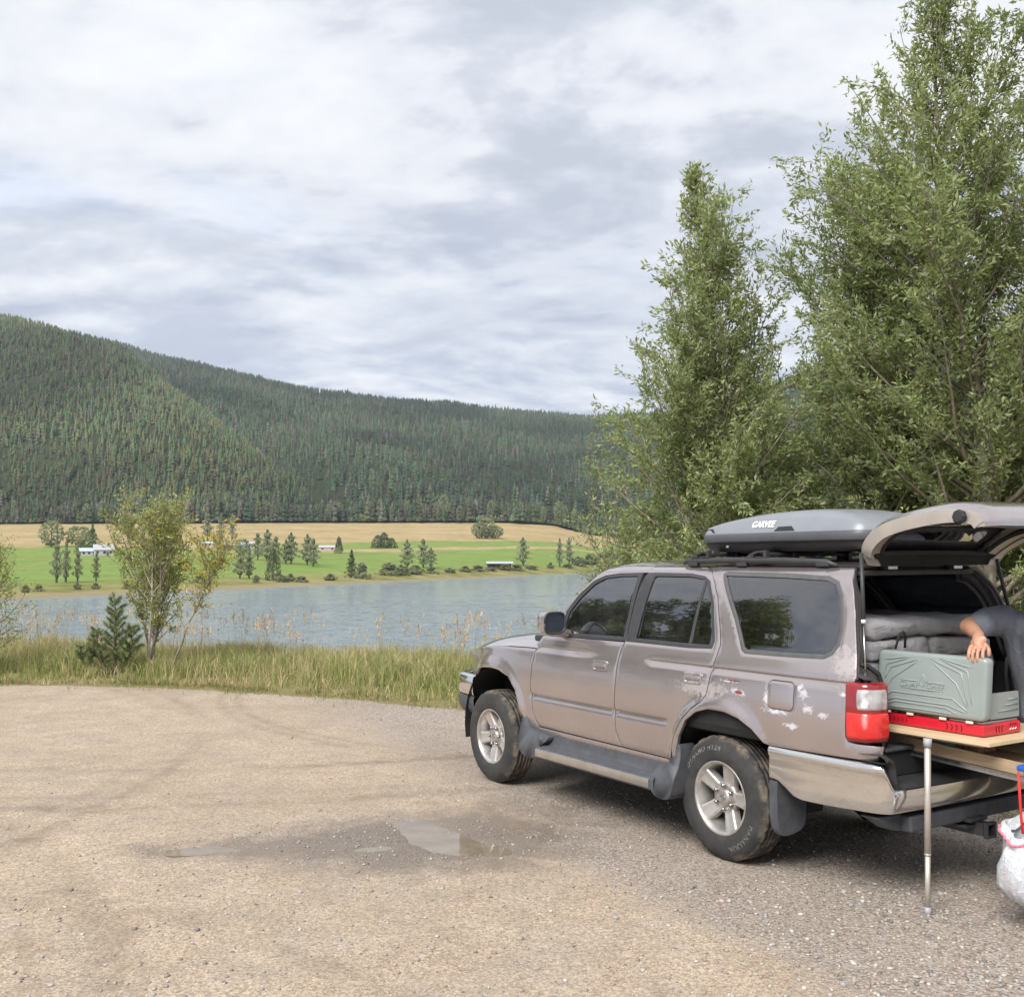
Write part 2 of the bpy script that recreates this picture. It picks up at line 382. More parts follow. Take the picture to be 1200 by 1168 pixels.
# puddle water standing in the basins: one sheet for each pool
def mat_puddle():
    t = NT('puddle_water'); v = t.coord('Object')
    t.set(Base_Color=t.ramp(t.noise(v, 6, 4), [(.3, (.17, .135, .095)), (.7, (.25, .205, .15))]), Roughness=.03, IOR=1.33, Specular_IOR_Level=.5)
    t.bump(t.noise(v, 14, 2), .012, .01); return t.m
PUD = mat_puddle()
def puddle(cx, cy, rx, ry, z, label, seed):
    V = [(cx, cy, z)]; n = 40
    for i in range(n):
        a = 2 * PI * i / n; k = 1 + .16 * math.sin(3 * a + seed) + .1 * math.sin(5 * a + 2 * seed); V.append((cx + rx * k * math.cos(a), cy + ry * k * math.sin(a), z))
    o = link('puddle', new_mesh('puddle', V, [(0, i + 1, (i + 1) % n + 1) for i in range(n)]), PUD)
    return tag(o, label, kind='structure')

# ------------------------------------------------------------------ lake
def mat_lake():
    t = NT('lake_water'); v = t.coord('Object', (1, 1.0, 1), (0, 0, .5))
    w1 = t.noise(v, .75, 4, .62, .6); w2 = t.noise(v, 2.6, 3, .6, .3); w3 = t.noise(v, .09, 3, .5)
    t.set(Base_Color=t.ramp(w3, [(.3, (.195, .245, .275)), (.7, (.235, .285, .315))]), Roughness=.08, IOR=1.33, Specular_IOR_Level=.5)
    h = t.math('ADD', t.math('MULTIPLY', w1, 1.0), t.math('MULTIPLY', w2, .35))
    t.bump(h, .6, .5); return t.m
def lake_z(t, Y):
    X = t * Y; a = fbm(X * .30 + 5, Y * .62, 2, 101) * .10 + fbm(X * .85, Y * 1.5 + 3, 2, 111) * .085 + fbm(X * .11, Y * .2, 2, 121) * .10
    return WATER_Z + a * (.55 + .45 * smooth01(.5 + fbm(X * .012, Y * .03, 2, 131)))
def lake_mesh():
    ts_ = np.concatenate([np.linspace(-6, -.60, 24)[:-1], np.linspace(-.60, .20, 225), np.linspace(.20, 6, 24)[1:]]); Ys_ = np.concatenate([np.geomspace(16, 62, 60)[:-1], np.geomspace(62, 660, 330), np.geomspace(660, 1250, 30)[1:]])
    T, Y = np.meshgrid(ts_, Ys_); Z = lake_z(T, Y); nx, ny = len(ts_), len(Ys_); i = np.arange(ny - 1)[:, None] * nx; j = np.arange(nx - 1)[None]
    return np_mesh('lake', np.stack([T * Y, Y, Z], -1).reshape(-1, 3), np.stack([i + j, i + j + 1, i + nx + j + 1, i + nx + j], -1).reshape(-1, 4), True)
lake = link('lake', lake_mesh(), mat_lake())
tag(lake, 'rippled grey-blue lake', kind='structure')

# ------------------------------------------------------------------ fields beyond the lake and forested hills
YF = 1000.0
def y_shore(t): return np.clip(193.06 / np.maximum(.3889 - t, .2), 60, 930)
def px_edge(t):    # elevation (as tangent x1230) of the forest edge over the eye line
    return np.interp(t, [-1.2, -.5, -.2, 0, .04, .075, .12, .4], [46, 44.5, 45, 44.5, 41, 30, 26, 26])
def field_z(t, Y):
    ys = y_shore(t); s = np.log(np.maximum(Y, 1) / ys) / np.log(YF / ys)
    p0 = -(CAM_H - WATER_Z - .7) / ys * 1230; p = p0 + (px_edge(t) - p0) * s
    z = CAM_H + p / 1230 * Y
    z = np.where(s < 0, WATER_Z + .7 + s * 40, z)
    return np.maximum(z, WATER_Z - 4)
def field_s(t, Y):
    ys = y_shore(t); return np.log(np.maximum(Y, 1) / ys) / np.log(YF / ys)
def crest_back(t):
    x = 600 + 1230 * np.asarray(t)
    return 656 - np.interp(x, [-900, -400, -200, 0, 100, 200, 300, 350, 420, 500, 600, 690, 800, 950, 1120, 1300, 1800, 2600], [395, 370, 362, 376, 390, 415, 442, 457, 468, 474, 481, 489, 480, 445, 415, 405, 430, 450])
def crest_spur(t):
    x = 600 + 1230 * np.asarray(t)
    return 656 - np.interp(x, [-900, -400, -200, 0, 50, 130, 180, 230, 280, 330, 360, 420], [420, 395, 372, 375, 381, 400, 430, 468, 503, 538, 560, 612])
DB, DS = 2500.0, 1750.0
def ground_at_edge(t): return field_z(t, np.full_like(np.asarray(t, float), YF))
def back_z(t, Y):
    z0 = ground_at_edge(t); zc = CAM_H + crest_back(t) / 1230 * DB - 13 + 9 * fbm(np.asarray(t) * 14, np.asarray(t) * 0 + 2, 3, 57); k = (Y - YF) / (DB - YF)
    up = np.clip(k, 0, 1); z = z0 + (zc - z0) * (.35 * up + .65 * np.sin(up * PI / 2) ** 1.25)
    X = np.asarray(t) * Y; sp = fbm(X / 420 + 3.1, Y / 900, 3, 33) * 52 * np.sin(np.clip(k, 0, 1) * PI)
    return np.where(k > 1, zc - (Y - DB) * .35, z + sp)
def spur_z(t, Y):
    z0 = ground_at_edge(t) - 3; dc = np.interp(600 + 1230 * np.asarray(t), [-300, 0, 150, 300, 360], [1900, 1800, 1600, 1350, 1150]); zc = CAM_H + crest_spur(t) / 1230 * dc - 20
    k = (Y - YF) / (dc - YF); up = np.clip(k, 0, 1); z = z0 + (zc - z0) * np.sin(up * PI / 2) ** 1.1
    X = np.asarray(t) * Y; sp = fbm(X / 260 + 8.1, Y / 420, 3, 71) * 22 * np.sin(np.clip(k, 0, 1) * PI)
    return np.where(k > 1, zc - (Y - dc) * .55, z + sp)
def fan_mesh(name, ts, Ys, zf, attrs=None):
    T, Y = np.meshgrid(ts, Ys); Z = zf(T, Y); nx, ny = len(ts), len(Ys)
    i = np.arange(ny - 1)[:, None] * nx; j = np.arange(nx - 1)[None]
    Fq = np.stack([i + j, i + j + 1, i + nx + j + 1, i + nx + j], -1).reshape(-1, 4)
    return np_mesh(name, np.stack([T * Y, Y, Z], -1).reshape(-1, 3), Fq, True, {k: f(T, Y).ravel() for k, f in (attrs or {}).items()})
def mat_field():
    t = NT('farm_field'); s = t.attr('s', 'Fac'); az = t.attr('az', 'Fac'); v = t.coord('Object', (1, 1, 1)); row = t.coord('Object', (.02, .16, .05), (0, 0, .35))
    wob = t.math('MULTIPLY', t.math('SUBTRACT', t.noise(v, .016, 7, .68), .5), .15); ss = t.math('ADD', s, wob)
    green = t.ramp(t.noise(row, 1.6, 6, .65), [(.3, (.125, .20, .042)), (.52, (.165, .255, .058)), (.72, (.21, .295, .08))])
    dry = t.ramp(t.noise(row, 1.1, 7, .7), [(.25, (.27, .20, .105)), (.5, (.39, .29, .155)), (.75, (.47, .365, .205))])
    rough = t.ramp(t.noise(v, .07, 6, .7), [(.3, (.09, .105, .03)), (.5, (.20, .19, .07)), (.7, (.33, .265, .12))])
    col = t.mix(t.ramp(ss, [(.64, 0), (.655, 1)]), green, dry)
    strip = t.math('MULTIPLY', t.ramp(ss, [(.48, 0), (.495, 1), (.53, 1), (.545, 0)]), t.ramp(az, [(.30, 0), (.38, 1)]))
    col = t.mix(strip, col, dry)
    yard = t.math('MULTIPLY', t.ramp(ss, [(.50, 0), (.56, 1)]), t.ramp(az, [(.13, 0), (.17, 1), (.35, 1), (.39, 0)]))
    col = t.mix(t.math('MULTIPLY', yard, t.ramp(t.noise(v, .05, 4), [(.4, 0), (.6, .8)])), col, dry)
    col = t.mix(t.ramp(ss, [(.09, .9), (.17, 0)]), col, rough); col = t.mix(t.ramp(t.noise(v, .03, 6, .7), [(.40, 0), (.68, .6)]), col, rough); col = t.mix(1.0, col, t.ramp(t.noise(v, .25, 6, .75), [(.3, .78), (.7, 1.18)]), 'MULTIPLY')
    col = t.mix(t.ramp(s, [(.004, .8), (.010, 0)]), col, (.26, .21, .125))
    col = t.mix(t.ramp(ss, [(.965, 0), (.995, .8)]), col, rough)
    t.set(Base_Color=col, Roughness=.95, Specular_IOR_Level=.1); return t.m
ts = np.linspace(-1.1, .95, 170)
Yr = np.concatenate([np.geomspace(70, 980, 120), np.linspace(985, 1040, 8)])
field = link('field', fan_mesh('field', ts, Yr, field_z, {'s': lambda T, Y: np.clip(field_s(T, Y), 0, 1.2), 'az': lambda T, Y: np.clip((T + .5) / .9, 0, 1)}), mat_field())
tag(field, 'green hay field and dry tan pasture rising beyond the lake', kind='structure')
HILLM = NT('forest_floor'); _v = HILLM.coord('Object'); HILLM.set(Base_Color=HILLM.ramp(HILLM.noise(_v, .01, 6, .7), [(.3, (.030, .040, .022)), (.6, (.042, .052, .028)), (.8, (.06, .064, .036))]), Roughness=1.0, Specular_IOR_Level=0.0); HILLM = HILLM.m
tag(link('hill', fan_mesh('hill', np.linspace(-1.3, 1.4, 240), np.linspace(YF - 20, 3400, 60), back_z), HILLM), 'long forested ridge behind the farm fields', kind='structure')
tag(link('hill', fan_mesh('hill', np.linspace(-1.2, -.17, 120), np.linspace(YF + 5, 2400, 50), spur_z), HILLM), 'forested spur running down to the fields', kind='structure')

# ------------------------------------------------------------------ conifer forest on the hills
def conifer_arrays(rng, n, tiers=4, sides=5):
    """n jagged conifers of unit height at the origin; returns V (n, k, 3), faces for one"""
    hs = []; Fc = []; k = 0
    V = np.zeros((n, tiers * (sides + 1), 3))
    for i in range(tiers):
        z0 = .06 + .80 * (i / tiers) ** .92; z1 = min(1.0, z0 + .36 - .02 * i) if i < tiers - 1 else 1.0
        r = (.168 * (1 - z0) ** .75 + .012)
        V[:, k, 2] = z1; V[:, k, 0] = rng.normal(0, .006, n); V[:, k, 1] = rng.normal(0, .006, n)
        ph = rng.uniform(0, 6.28, n)
        for j in range(sides):
            rr = r * rng.uniform(.55, 1.25, n); a = ph + 2 * PI * j / sides
            V[:, k + 1 + j, 0] = rr * np.cos(a); V[:, k + 1 + j, 1] = rr * np.sin(a); V[:, k + 1 + j, 2] = z0 + rng.uniform(-.035, .05, n)
            Fc.append((k, k + 1 + j, k + 1 + (j + 1) % sides))
        k += sides + 1
    return V, np.array(Fc)
def mat_forest():
    t = NT('conifer_forest'); c = t.attr('tint'); v = t.coord('Object')
    t.set(Base_Color=t.mix(1.0, c, t.ramp(t.noise(v, .6, 3), [(.3, .7), (.7, 1.25)]), 'MULTIPLY'), Roughness=.9, Specular_IOR_Level=.1); return t.m
FORM = mat_forest()
def forest(name, label, n, tr, yr, zf, seed, hmin=15, hmax=27, dead=.05, keep=None, tone=(1, 1, 1), wide=1.0):
    rng = np.random.default_rng(seed); T = rng.uniform(*tr, n); u = rng.uniform(0, 1, n); Y = np.sqrt(yr[0] ** 2 + u * (yr[1] ** 2 - yr[0] ** 2))
    if keep is not None: m = keep(T, Y, rng); T, Y = T[m], Y[m]; n = len(T)
    X = T * Y; Z = zf(T, Y); V, Fc = conifer_arrays(rng, n)
    H = rng.uniform(hmin, hmax, n) * (.85 + .45 * fbm(X / 70, Y / 70, 3, 5)); W = H * rng.uniform(.85, 1.4, n) * wide
    V[:, :, 0] = V[:, :, 0] * W[:, None] + X[:, None]; V[:, :, 1] = V[:, :, 1] * W[:, None] + Y[:, None]; V[:, :, 2] = V[:, :, 2] * H[:, None] + Z[:, None] - .5
    k = V.shape[1]; Fa = (Fc[None] + (np.arange(n) * k)[:, None, None]).reshape(-1, 3)
    g = np.stack([rng.uniform(.040, .070, n), rng.uniform(.054, .084, n), rng.uniform(.034, .050, n)], 1) * rng.uniform(.8, 1.5, (n, 1))
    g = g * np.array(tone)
    patch = smooth01(fbm(X / 200, Y / 200, 3, 44) * 1.4 + .5)[:, None]; g = g * (.72 + .55 * patch) + patch * np.array([.010, .012, 0])
    dm = rng.uniform(0, 1, n) < dead * (1 + 2.5 * smooth01(fbm(X / 150, Y / 150, 2, 91) * 2)); g[dm] = rng.uniform(.07, .13, (dm.sum(), 1)) * np.array([1.0, .98, .82])
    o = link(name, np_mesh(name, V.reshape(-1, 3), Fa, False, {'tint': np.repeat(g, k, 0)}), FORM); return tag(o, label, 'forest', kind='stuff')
forest('conifer_forest', 'dark conifer forest covering the long ridge', 19000, (-.54, .16), (YF + 15, DB + 60), back_z, 3, 10, 20, .05, keep=lambda T, Y, r: ~((T < -.30) & (Y < 1700)), tone=(.84, .90, 1.0))  # duller, bluer tone: weaker light on the ridge put into the tree colour
forest('conifer_forest', 'dark conifer forest on the ridge beyond the leafy trees', 1600, (.16, .6), (YF + 15, DB + 60), back_z, 4, 24, 38)
forest('conifer_forest', 'dark conifer forest covering the near spur', 15500, (-.56, -.19), (YF + 12, 1930), spur_z, 5, 9, 17, .02, tone=(1.32, 1.28, 1.1))  # brighter tone: sunlight on the spur put into the tree colour
forest('conifer_forest', 'dark conifer forest on the far shoulder of the near spur', 5200, (-.90, -.56), (YF + 12, 1950), spur_z, 9, 14, 22, .02, tone=(1.32, 1.28, 1.1))  # painted with the same sunlit tone as the rest of the spur
forest('edge_scrub', 'low pale scrub along the foot of the forest', 1500, (-.60, .13), (YF - 22, YF + 10), lambda t, Y: np.maximum(field_z(t, Y), back_z(t, np.maximum(Y, YF))), 10, 3, 7.5, .05, tone=(2.3, 2.2, 1.7), wide=2.6)
forest('conifer_forest', 'front row of tall spruces along the top of the pasture', 900, (-.56, .16), (YF - 30, YF + 45), lambda t, Y: np.maximum(field_z(t, Y), back_z(t, np.maximum(Y, YF))), 6, 15, 25, .10)
# ------------------------------------------------------------------ the parked SUV (car frame: x forward, y left, z up, origin under the rear axle)
CAR_O = Vector((1.944, 6.8906, 0.0)); CAR_A = math.radians(32.365)
def car_world(u, v, z):
    F = Vector((-math.sin(CAR_A), math.cos(CAR_A), 0)); Lf = Vector((-math.cos(CAR_A), -math.sin(CAR_A), 0))
    return CAR_O + F * u + Lf * v + Vector((0, 0, z))
CAR_RZ = PI / 2 + CAR_A
WR = .373                                   # tyre radius
def pchip(x, xs, ys):
    xs = np.asarray(xs, float); ys = np.asarray(ys, float); h = np.diff(xs); d = np.diff(ys) / h; m = np.zeros_like(xs)
    for i in range(1, len(xs) - 1):
        if d[i - 1] * d[i] > 0: w1 = 2 * h[i] + h[i - 1]; w2 = h[i] + 2 * h[i - 1]; m[i] = (w1 + w2) / (w1 / d[i - 1] + w2 / d[i])
    m[0] = d[0]; m[-1] = d[-1]
    x = np.clip(np.asarray(x, float), xs[0], xs[-1]); k = np.clip(np.searchsorted(xs, x) - 1, 0, len(h) - 1); t = (x - xs[k]) / h[k]
    return (ys[k] * (1 + 2 * t) * (1 - t) ** 2 + h[k] * m[k] * t * (1 - t) ** 2 + ys[k + 1] * t * t * (3 - 2 * t) + h[k] * m[k + 1] * t * t * (t - 1))
def bump1(x, a, b, s):                       # soft window: 1 between a and b
    return smooth01((x - a) / s) * smooth01((b - x) / s)
def side_v(u, z):
    u = np.asarray(u, float); z = np.asarray(z, float)
    v = pchip(z, [.25, .42, .55, .7, .85, .98, 1.1, 1.2, 1.3, 1.45, 1.58, 1.66, 1.72, 1.755, 1.785], [.79, .822, .842, .85, .852, .846, .832, .805, .772, .73, .688, .655, .615, .565, .50])
    v = v - pchip(u, [-1.25, -1.17, -1.1, -1.0, -.8, -.5, 2.2, 2.6, 2.85, 3.06, 3.2, 3.35, 3.5], [.22, .12, .06, .028, .010, 0, 0, .012, .05, .115, .17, .27, .4])
    # pressed grooves: low one along the doors, belt crease from fender to tail
    def groove(zc, up, dn, depth): 
        q = z - zc; return depth * np.where(q > 0, smooth01(1 - q / up), smooth01(1 + q / dn))
    v = v - groove(.782, .014, .046, .017) * bump1(u, .42, 2.07, .05)
    v = v - groove(1.150, .011, .045, .016) * np.maximum(bump1(u, -1.2, .70, .10), bump1(u, 1.15, 4, .35)) 
    # flared lips round the wheel openings
    for uc, zc, ru, rz in ((-.03, .47, .40, .44), (2.62, .47, .47, .47)):
        d = np.sqrt(((u - uc) / ru) ** 2 + ((z - zc) / rz) ** 2)
        v = v + .026 * smooth01(1 - np.abs(d - 1.03) / .19) ** .8 * (z > .42)
    return v

def pt_in(poly, X, Y):
    ins = np.zeros(X.shape, bool); n = len(poly); j = n - 1
    for i in range(n):
        xi, yi = poly[i]; xj, yj = poly[j]
        c = ((yi > Y) != (yj > Y)) & (X < (xj - xi) * (Y - yi) / (yj - yi + 1e-15) + xi); ins ^= c; j = i
    return ins
def area2(P): return sum(P[i][0] * P[(i + 1) % len(P)][1] - P[(i + 1) % len(P)][0] * P[i][1] for i in range(len(P)))
def offset_poly(P, d):
    """move the outline inwards by d"""
    P = [Vector(p).to_2d() for p in P]; s = 1 if area2(P) > 0 else -1; n = len(P); out = []
    for i in range(n):
        a = (P[i] - P[i - 1]).normalized(); b = (P[(i + 1) % n] - P[i]).normalized(); na = Vector((-a.y, a.x)) * s; nb = Vector((-b.y, b.x)) * s
        m = na + nb; L2 = m.length
        if L2 < 1e-6: out.append(P[i] + na * d); continue
        m /= L2; out.append(P[i] + m * (d / max(.5, m.dot(na))))
    return [(p.x, p.y) for p in out]
def resample(P, step, closed=True):
    out = []; n = len(P)
    for i in range(n if closed else n - 1):
        a = Vector(P[i]); b = Vector(P[(i + 1) % n]); k = max(1, int(round((b - a).length / step)))
        for j in range(k): out.append(tuple(a.lerp(b, j / k)))
    return out
def soft(P, it=2, keep=()):
    """Chaikin corner rounding; indices in keep stay sharp"""
    P = [Vector(p) for p in P]; K = set(keep)
    for _ in range(it):
        out = []; nk = set(); n = len(P)
        for i in range(n):
            if i in K: nk.add(len(out)); out.append(P[i])
            else:
                out.append(P[i].lerp(P[i - 1], .25)); out.append(P[i].lerp(P[(i + 1) % n], .25))
        P, K = out, nk
    return [tuple(p) for p in P]
def round_rect(cx, cy, w, h, r, n=5):
    out = []
    for sx, sy, a0 in ((1, 1, 0), (-1, 1, 90), (-1, -1, 180), (1, -1, 270)):
        for k in range(n):
            a = math.radians(a0 + 90 * k / (n - 1)); out.append((cx + sx * (w / 2 - r) + r * math.cos(a), cy + sy * (h / 2 - r) + r * math.sin(a)))
    return out
def panel_mesh(name, outline, holes=(), surf=None, inset=.003, off=0., flange=.022, grid=.028, lip=.006, side=1, smooth=True):
    """sheet-metal panel: the outline (u, z) filled, draped over the side surface, edges rolled inwards"""
    surf = surf or side_v
    loops = []
    ol = offset_poly(resample(outline, .03), inset); loops.append((ol, True))
    for hh in holes: loops.append((resample(hh, .03), False))
    pts = []; edges = []; ring_idx = []; inset_idx = []
    for P, outer in loops:
        s = len(pts); n = len(P); pts += P; edges += [(s + i, s + (i + 1) % n) for i in range(n)]; ring_idx.append((s, n, outer))
        Q = offset_poly(P, lip if outer else -lip); pts += Q
    lo = np.array(ol); u0, z0 = lo.min(0); u1, z1 = lo.max(0)
    gu, gz = np.meshgrid(np.arange(u0 + grid / 2, u1, grid), np.arange(z0 + grid / 2, z1, grid)); gu = gu.ravel(); gz = gz.ravel()
    if grid < .05:                           # rows that follow the pressed grooves
        gr_ = np.array([.730, .742, .754, .766, .776, .782, .787, .793, .800, 1.100, 1.112, 1.124, 1.136, 1.144, 1.150, 1.154, 1.158, 1.164]); rg_ = np.arange(z0 + grid / 2, z1, grid)
        rg_ = np.array([z for z in rg_ if np.abs(gr_ - z).min() > .012]); zr = np.sort(np.concatenate([rg_, gr_])); gu, gz = np.meshgrid(np.arange(u0 + grid / 2, u1, grid), zr); gu = gu.ravel(); gz = gz.ravel()
    ok = pt_in(offset_poly(ol, lip + .008), gu, gz)
    for P, outer in loops[1:]: ok &= ~pt_in(offset_poly(P, -(lip + .008)), gu, gz)
    pts += list(zip(gu[ok], gz[ok]))
    r = geometry.delaunay_2d_cdt([Vector(p) for p in pts], edges, [], 0, 1e-6)
    pv = np.array([tuple(p) for p in r[0]]); tri = np.array([f for f in r[2] if len(f) == 3]); c = pv[tri].mean(1)
    keep = pt_in(ol, c[:, 0], c[:, 1])
    for P, outer in loops[1:]: keep &= ~pt_in(P, c[:, 0], c[:, 1])
    tri = tri[keep]
    d2 = {}
    vv = surf(pv[:, 0], pv[:, 1]) + off
    V = np.stack([pv[:, 0], vv, pv[:, 1]], 1)
    # boundary edges of the fill -> rolled flange
    cnt = {}
    for f in tri:
        for i in range(3):
            e = (f[i], f[(i + 1) % 3]); k = (min(e), max(e)); cnt.setdefault(k, []).append(e)
    bnd = [v[0] for v in cnt.values() if len(v) == 1]
    bs = sorted({i for e in bnd for i in e}); mp = {b: len(V) + k for k, b in enumerate(bs)}
    V[bs, 1] -= .0022
    back = V[bs].copy(); back[:, 1] -= flange; V = np.concatenate([V, back])
    Fc = [tuple(f) for f in tri] + [(a, mp[a], mp[b], b) for a, b in [(e[1], e[0]) for e in bnd]]
    V[:, 1] *= side
    me = new_mesh(name, V, Fc)
    bm = bmesh.new(); bm.from_mesh(me); bmesh.ops.recalc_face_normals(bm, faces=bm.faces)
    lo = [v for v in bm.verts if not v.link_faces]; bmesh.ops.delete(bm, geom=lo, context='VERTS')
    big = max(bm.faces, key=lambda f: f.calc_area())
    if big.normal.y * side < 0: bmesh.ops.reverse_faces(bm, faces=bm.faces)
    for f in bm.faces: f.smooth = smooth
    for e in bm.edges:
        if len(e.link_faces) == 2 and e.calc_face_angle(0) > .9: e.smooth = False
    bm.to_mesh(me); bm.free(); me.update(); return me
def panel(name, outline, mat, parent, **k): return link(name, panel_mesh(name, outline, **k), mat, parent)
def extrude_poly(name, P2, f0, f1, mat, parent, bev=0., seg=2, smooth=False):
    """prism from a planar outline; f0 and f1 map an outline point to its two 3D ends"""
    n = len(P2); V = [f0(p) for p in P2] + [f1(p) for p in P2]
    Fc = [tuple(range(n)), tuple(range(2 * n - 1, n - 1, -1))] + [(i, n + i, n + (i + 1) % n, (i + 1) % n) for i in range(n)]
    bm = bmesh.new(); vs = [bm.verts.new(v) for v in V]
    for f in Fc: bm.faces.new([vs[i] for i in f])
    if bev: bmesh.ops.bevel(bm, geom=[e for e in bm.edges], offset=bev, segments=seg, affect='EDGES', profile=.5, clamp_overlap=True)
    bmesh.ops.triangulate(bm, faces=[f for f in bm.faces if len(f.verts) > 4])
    return link(name, bm_mesh(name, bm, smooth), mat, parent)
def loft(name, rows, mat, parent, closed_u=False, smooth=True, cap=False):
    """rows: list of equally long point rows"""
    n = len(rows[0]); V = [p for r in rows for p in r]; Fc = []
    for i in range(len(rows) - 1):
        for j in range(n if closed_u else n - 1):
            k = (j + 1) % n; Fc.append((i * n + j, i * n + k, (i + 1) * n + k, (i + 1) * n + j))
    if cap and closed_u: Fc += [tuple(range(n))[::-1], tuple(range((len(rows) - 1) * n, len(rows) * n))]
    bm = bmesh.new(); vs = [bm.verts.new(tuple(v)) for v in V]
    for f in Fc:
        try: bm.faces.new([vs[i] for i in f])
        except ValueError: pass
    bmesh.ops.remove_doubles(bm, verts=bm.verts, dist=1e-5)
    for e in bm.edges:
        if len(e.link_faces) == 2 and e.calc_face_angle(0) > .8: e.smooth = False
    return link(name, bm_mesh(name, bm, smooth), mat, parent)
def text_mesh(s, size, extrude=0., offset=0., shear=0., space=1.0):
    cu = bpy.data.curves.new('lettering', 'FONT'); cu.body = s; cu.size = size; cu.extrude = extrude; cu.offset = offset; cu.shear = shear; cu.space_character = space
    cu.align_x = 'CENTER'; cu.align_y = 'CENTER'; cu.resolution_u = 3
    o = bpy.data.objects.new('lettering', cu); COL.objects.link(o)
    dg = bpy.context.evaluated_depsgraph_get(); dg.update(); me = bpy.data.meshes.new_from_object(o.evaluated_get(dg)); bpy.data.objects.remove(o); return me

# ---- materials of the car
def mat_paint():
    t = NT('faded_mauve_grey_paint'); v = t.coord('Object'); p = t.n('ShaderNodeSeparateXYZ'); t.L.new(v, p.inputs[0])
    def ell(u, z, ru, rz):
        a = t.math('POWER', t.math('DIVIDE', t.math('SUBTRACT', p.outputs[0], u), ru), 2.0); b = t.math('POWER', t.math('DIVIDE', t.math('SUBTRACT', p.outputs[2], z), rz), 2.0)
        return t.math('SUBTRACT', 1.0, t.math('SQRT', t.math('ADD', a, b)))
    def mx(L):
        r = L[0]
        for q in L[1:]: r = t.math('MAXIMUM', r, q)
        return r
    base = t.ramp(t.noise(v, 2.2, 5, .6), [(.3, (.425, .372, .366)), (.7, (.47, .415, .41))])
    # sun-bleached clear coat: chalky film over the upper surfaces and along the tail, worn away in patches
    film = t.ramp(t.noise(v, 3.2, 8, .68, .6), [(.47, 0), (.56, 1)])
    low = t.ramp(p.outputs[2], [(.98, 0), (1.12, 1)])
    base = t.mix(t.math('MULTIPLY', t.math('MULTIPLY', film, low), .09), base, (.50, .46, .465))
    n1 = t.math('MULTIPLY', t.math('SUBTRACT', t.noise(v, 30, 9, .78, .5), .5), 3.6)
    peel = mx([ell(-.19, 1.028, .085, .032), ell(-.09, 1.088, .13, .015), ell(-.415, 1.02, .030, .085), ell(-.49, .952, .12, .020), ell(-.69, 1.07, .05, .04), ell(-.72, .99, .055, .035), ell(-.82, .97, .06, .025), ell(-.60, .885, .085, .025), ell(-.66, 1.10, .03, .03), ell(-.95, 1.09, .04, .02)])
    patch = t.ramp(t.math('ADD', peel, n1), [(.30, 0), (.75, .9)])
    chalk = mx([ell(-.93, 1.25, .10, .12), ell(.10, 1.02, .28, .06)])
    chm = t.ramp(t.math('ADD', chalk, t.math('MULTIPLY', n1, 1.2)), [(.15, 0), (.55, .8)])
    col = t.mix(t.math('MULTIPLY', chm, .25), base, (.46, .44, .45))
    col = t.mix(patch, col, (.56, .56, .59))
    rust = t.ramp(t.math('ADD', mx([ell(-.195, 1.028, .032, .011), ell(-.13, 1.092, .09, .004)]), t.math('MULTIPLY', n1, .3)), [(.0, 0), (.1, 1)])
    col = t.mix(rust, col, (.22, .055, .04))
    # road dust low on the sides
    dust = t.math('MULTIPLY', t.ramp(p.outputs[2], [(.50, 1), (.80, 0)]), t.ramp(t.noise(v, 5, 6, .7), [(.35, .15), (.65, .7)]))
    col = t.mix(t.math('MULTIPLY', dust, .6), col, (.27, .21, .155))
    worn = t.math('MAXIMUM', patch, t.math('MAXIMUM', t.math('MULTIPLY', dust, .35), t.math('MULTIPLY', chm, .6)))
    t.set(Base_Color=col, Metallic=t.ramp(worn, [(0, .78), (1, .08)]), Roughness=t.math('ADD', t.ramp(worn, [(0, .22), (1, .6)]), t.math('MULTIPLY', t.math('SUBTRACT', t.noise(v, 7, 6, .7), .5), .08)))
    t.set(Coat_Weight=t.ramp(worn, [(0, 1.0), (1, .0)]), Coat_Roughness=.04)
    t.bump(t.noise(v, 380, 2), .02, .0006)
    return t.m
PAINT = mat_paint()
def mat_glass(name, tint, film=1.0):
    t = NT(name); t.N.remove(t.b); v = t.coord('Object')
    tr = t.n('ShaderNodeBsdfTransparent'); tr.inputs[0].default_value = (*tint, 1)
    gl = t.n('ShaderNodeBsdfGlossy'); gl.inputs['Roughness'].default_value = .015; gl.inputs[0].default_value = (.93, .95, 1.0, 1)
    b = t.n('ShaderNodeBump'); b.inputs['Strength'].default_value = .012; b.inputs['Distance'].default_value = .05; t.L.new(t.noise(v, 2.6, 2), b.inputs['Height']); t.L.new(b.outputs[0], gl.inputs['Normal'])
    df = t.n('ShaderNodeBsdfDiffuse'); df.inputs[0].default_value = (.36, .36, .37, 1)
    fr = t.n('ShaderNodeFresnel'); fr.inputs['IOR'].default_value = 1.55
    f2 = t.math('MINIMUM', t.math('MULTIPLY', t.math('ADD', fr.outputs[0], .045 * film), 1.35), 1.0)
    m1 = t.n('ShaderNodeMixShader'); t.L.new(f2, m1.inputs[0]); t.L.new(tr.outputs[0], m1.inputs[1]); t.L.new(gl.outputs[0], m1.inputs[2])
    m2 = t.n('ShaderNodeMixShader'); t.L.new(t.ramp(t.noise(v, 3.5, 7, .7), [(.4, .01), (.75, .06)]), m2.inputs[0]); t.L.new(m1.outputs[0], m2.inputs[1]); t.L.new(df.outputs[0], m2.inputs[2])
    t.L.new(m2.outputs[0], t.out.inputs[0]); return t.m
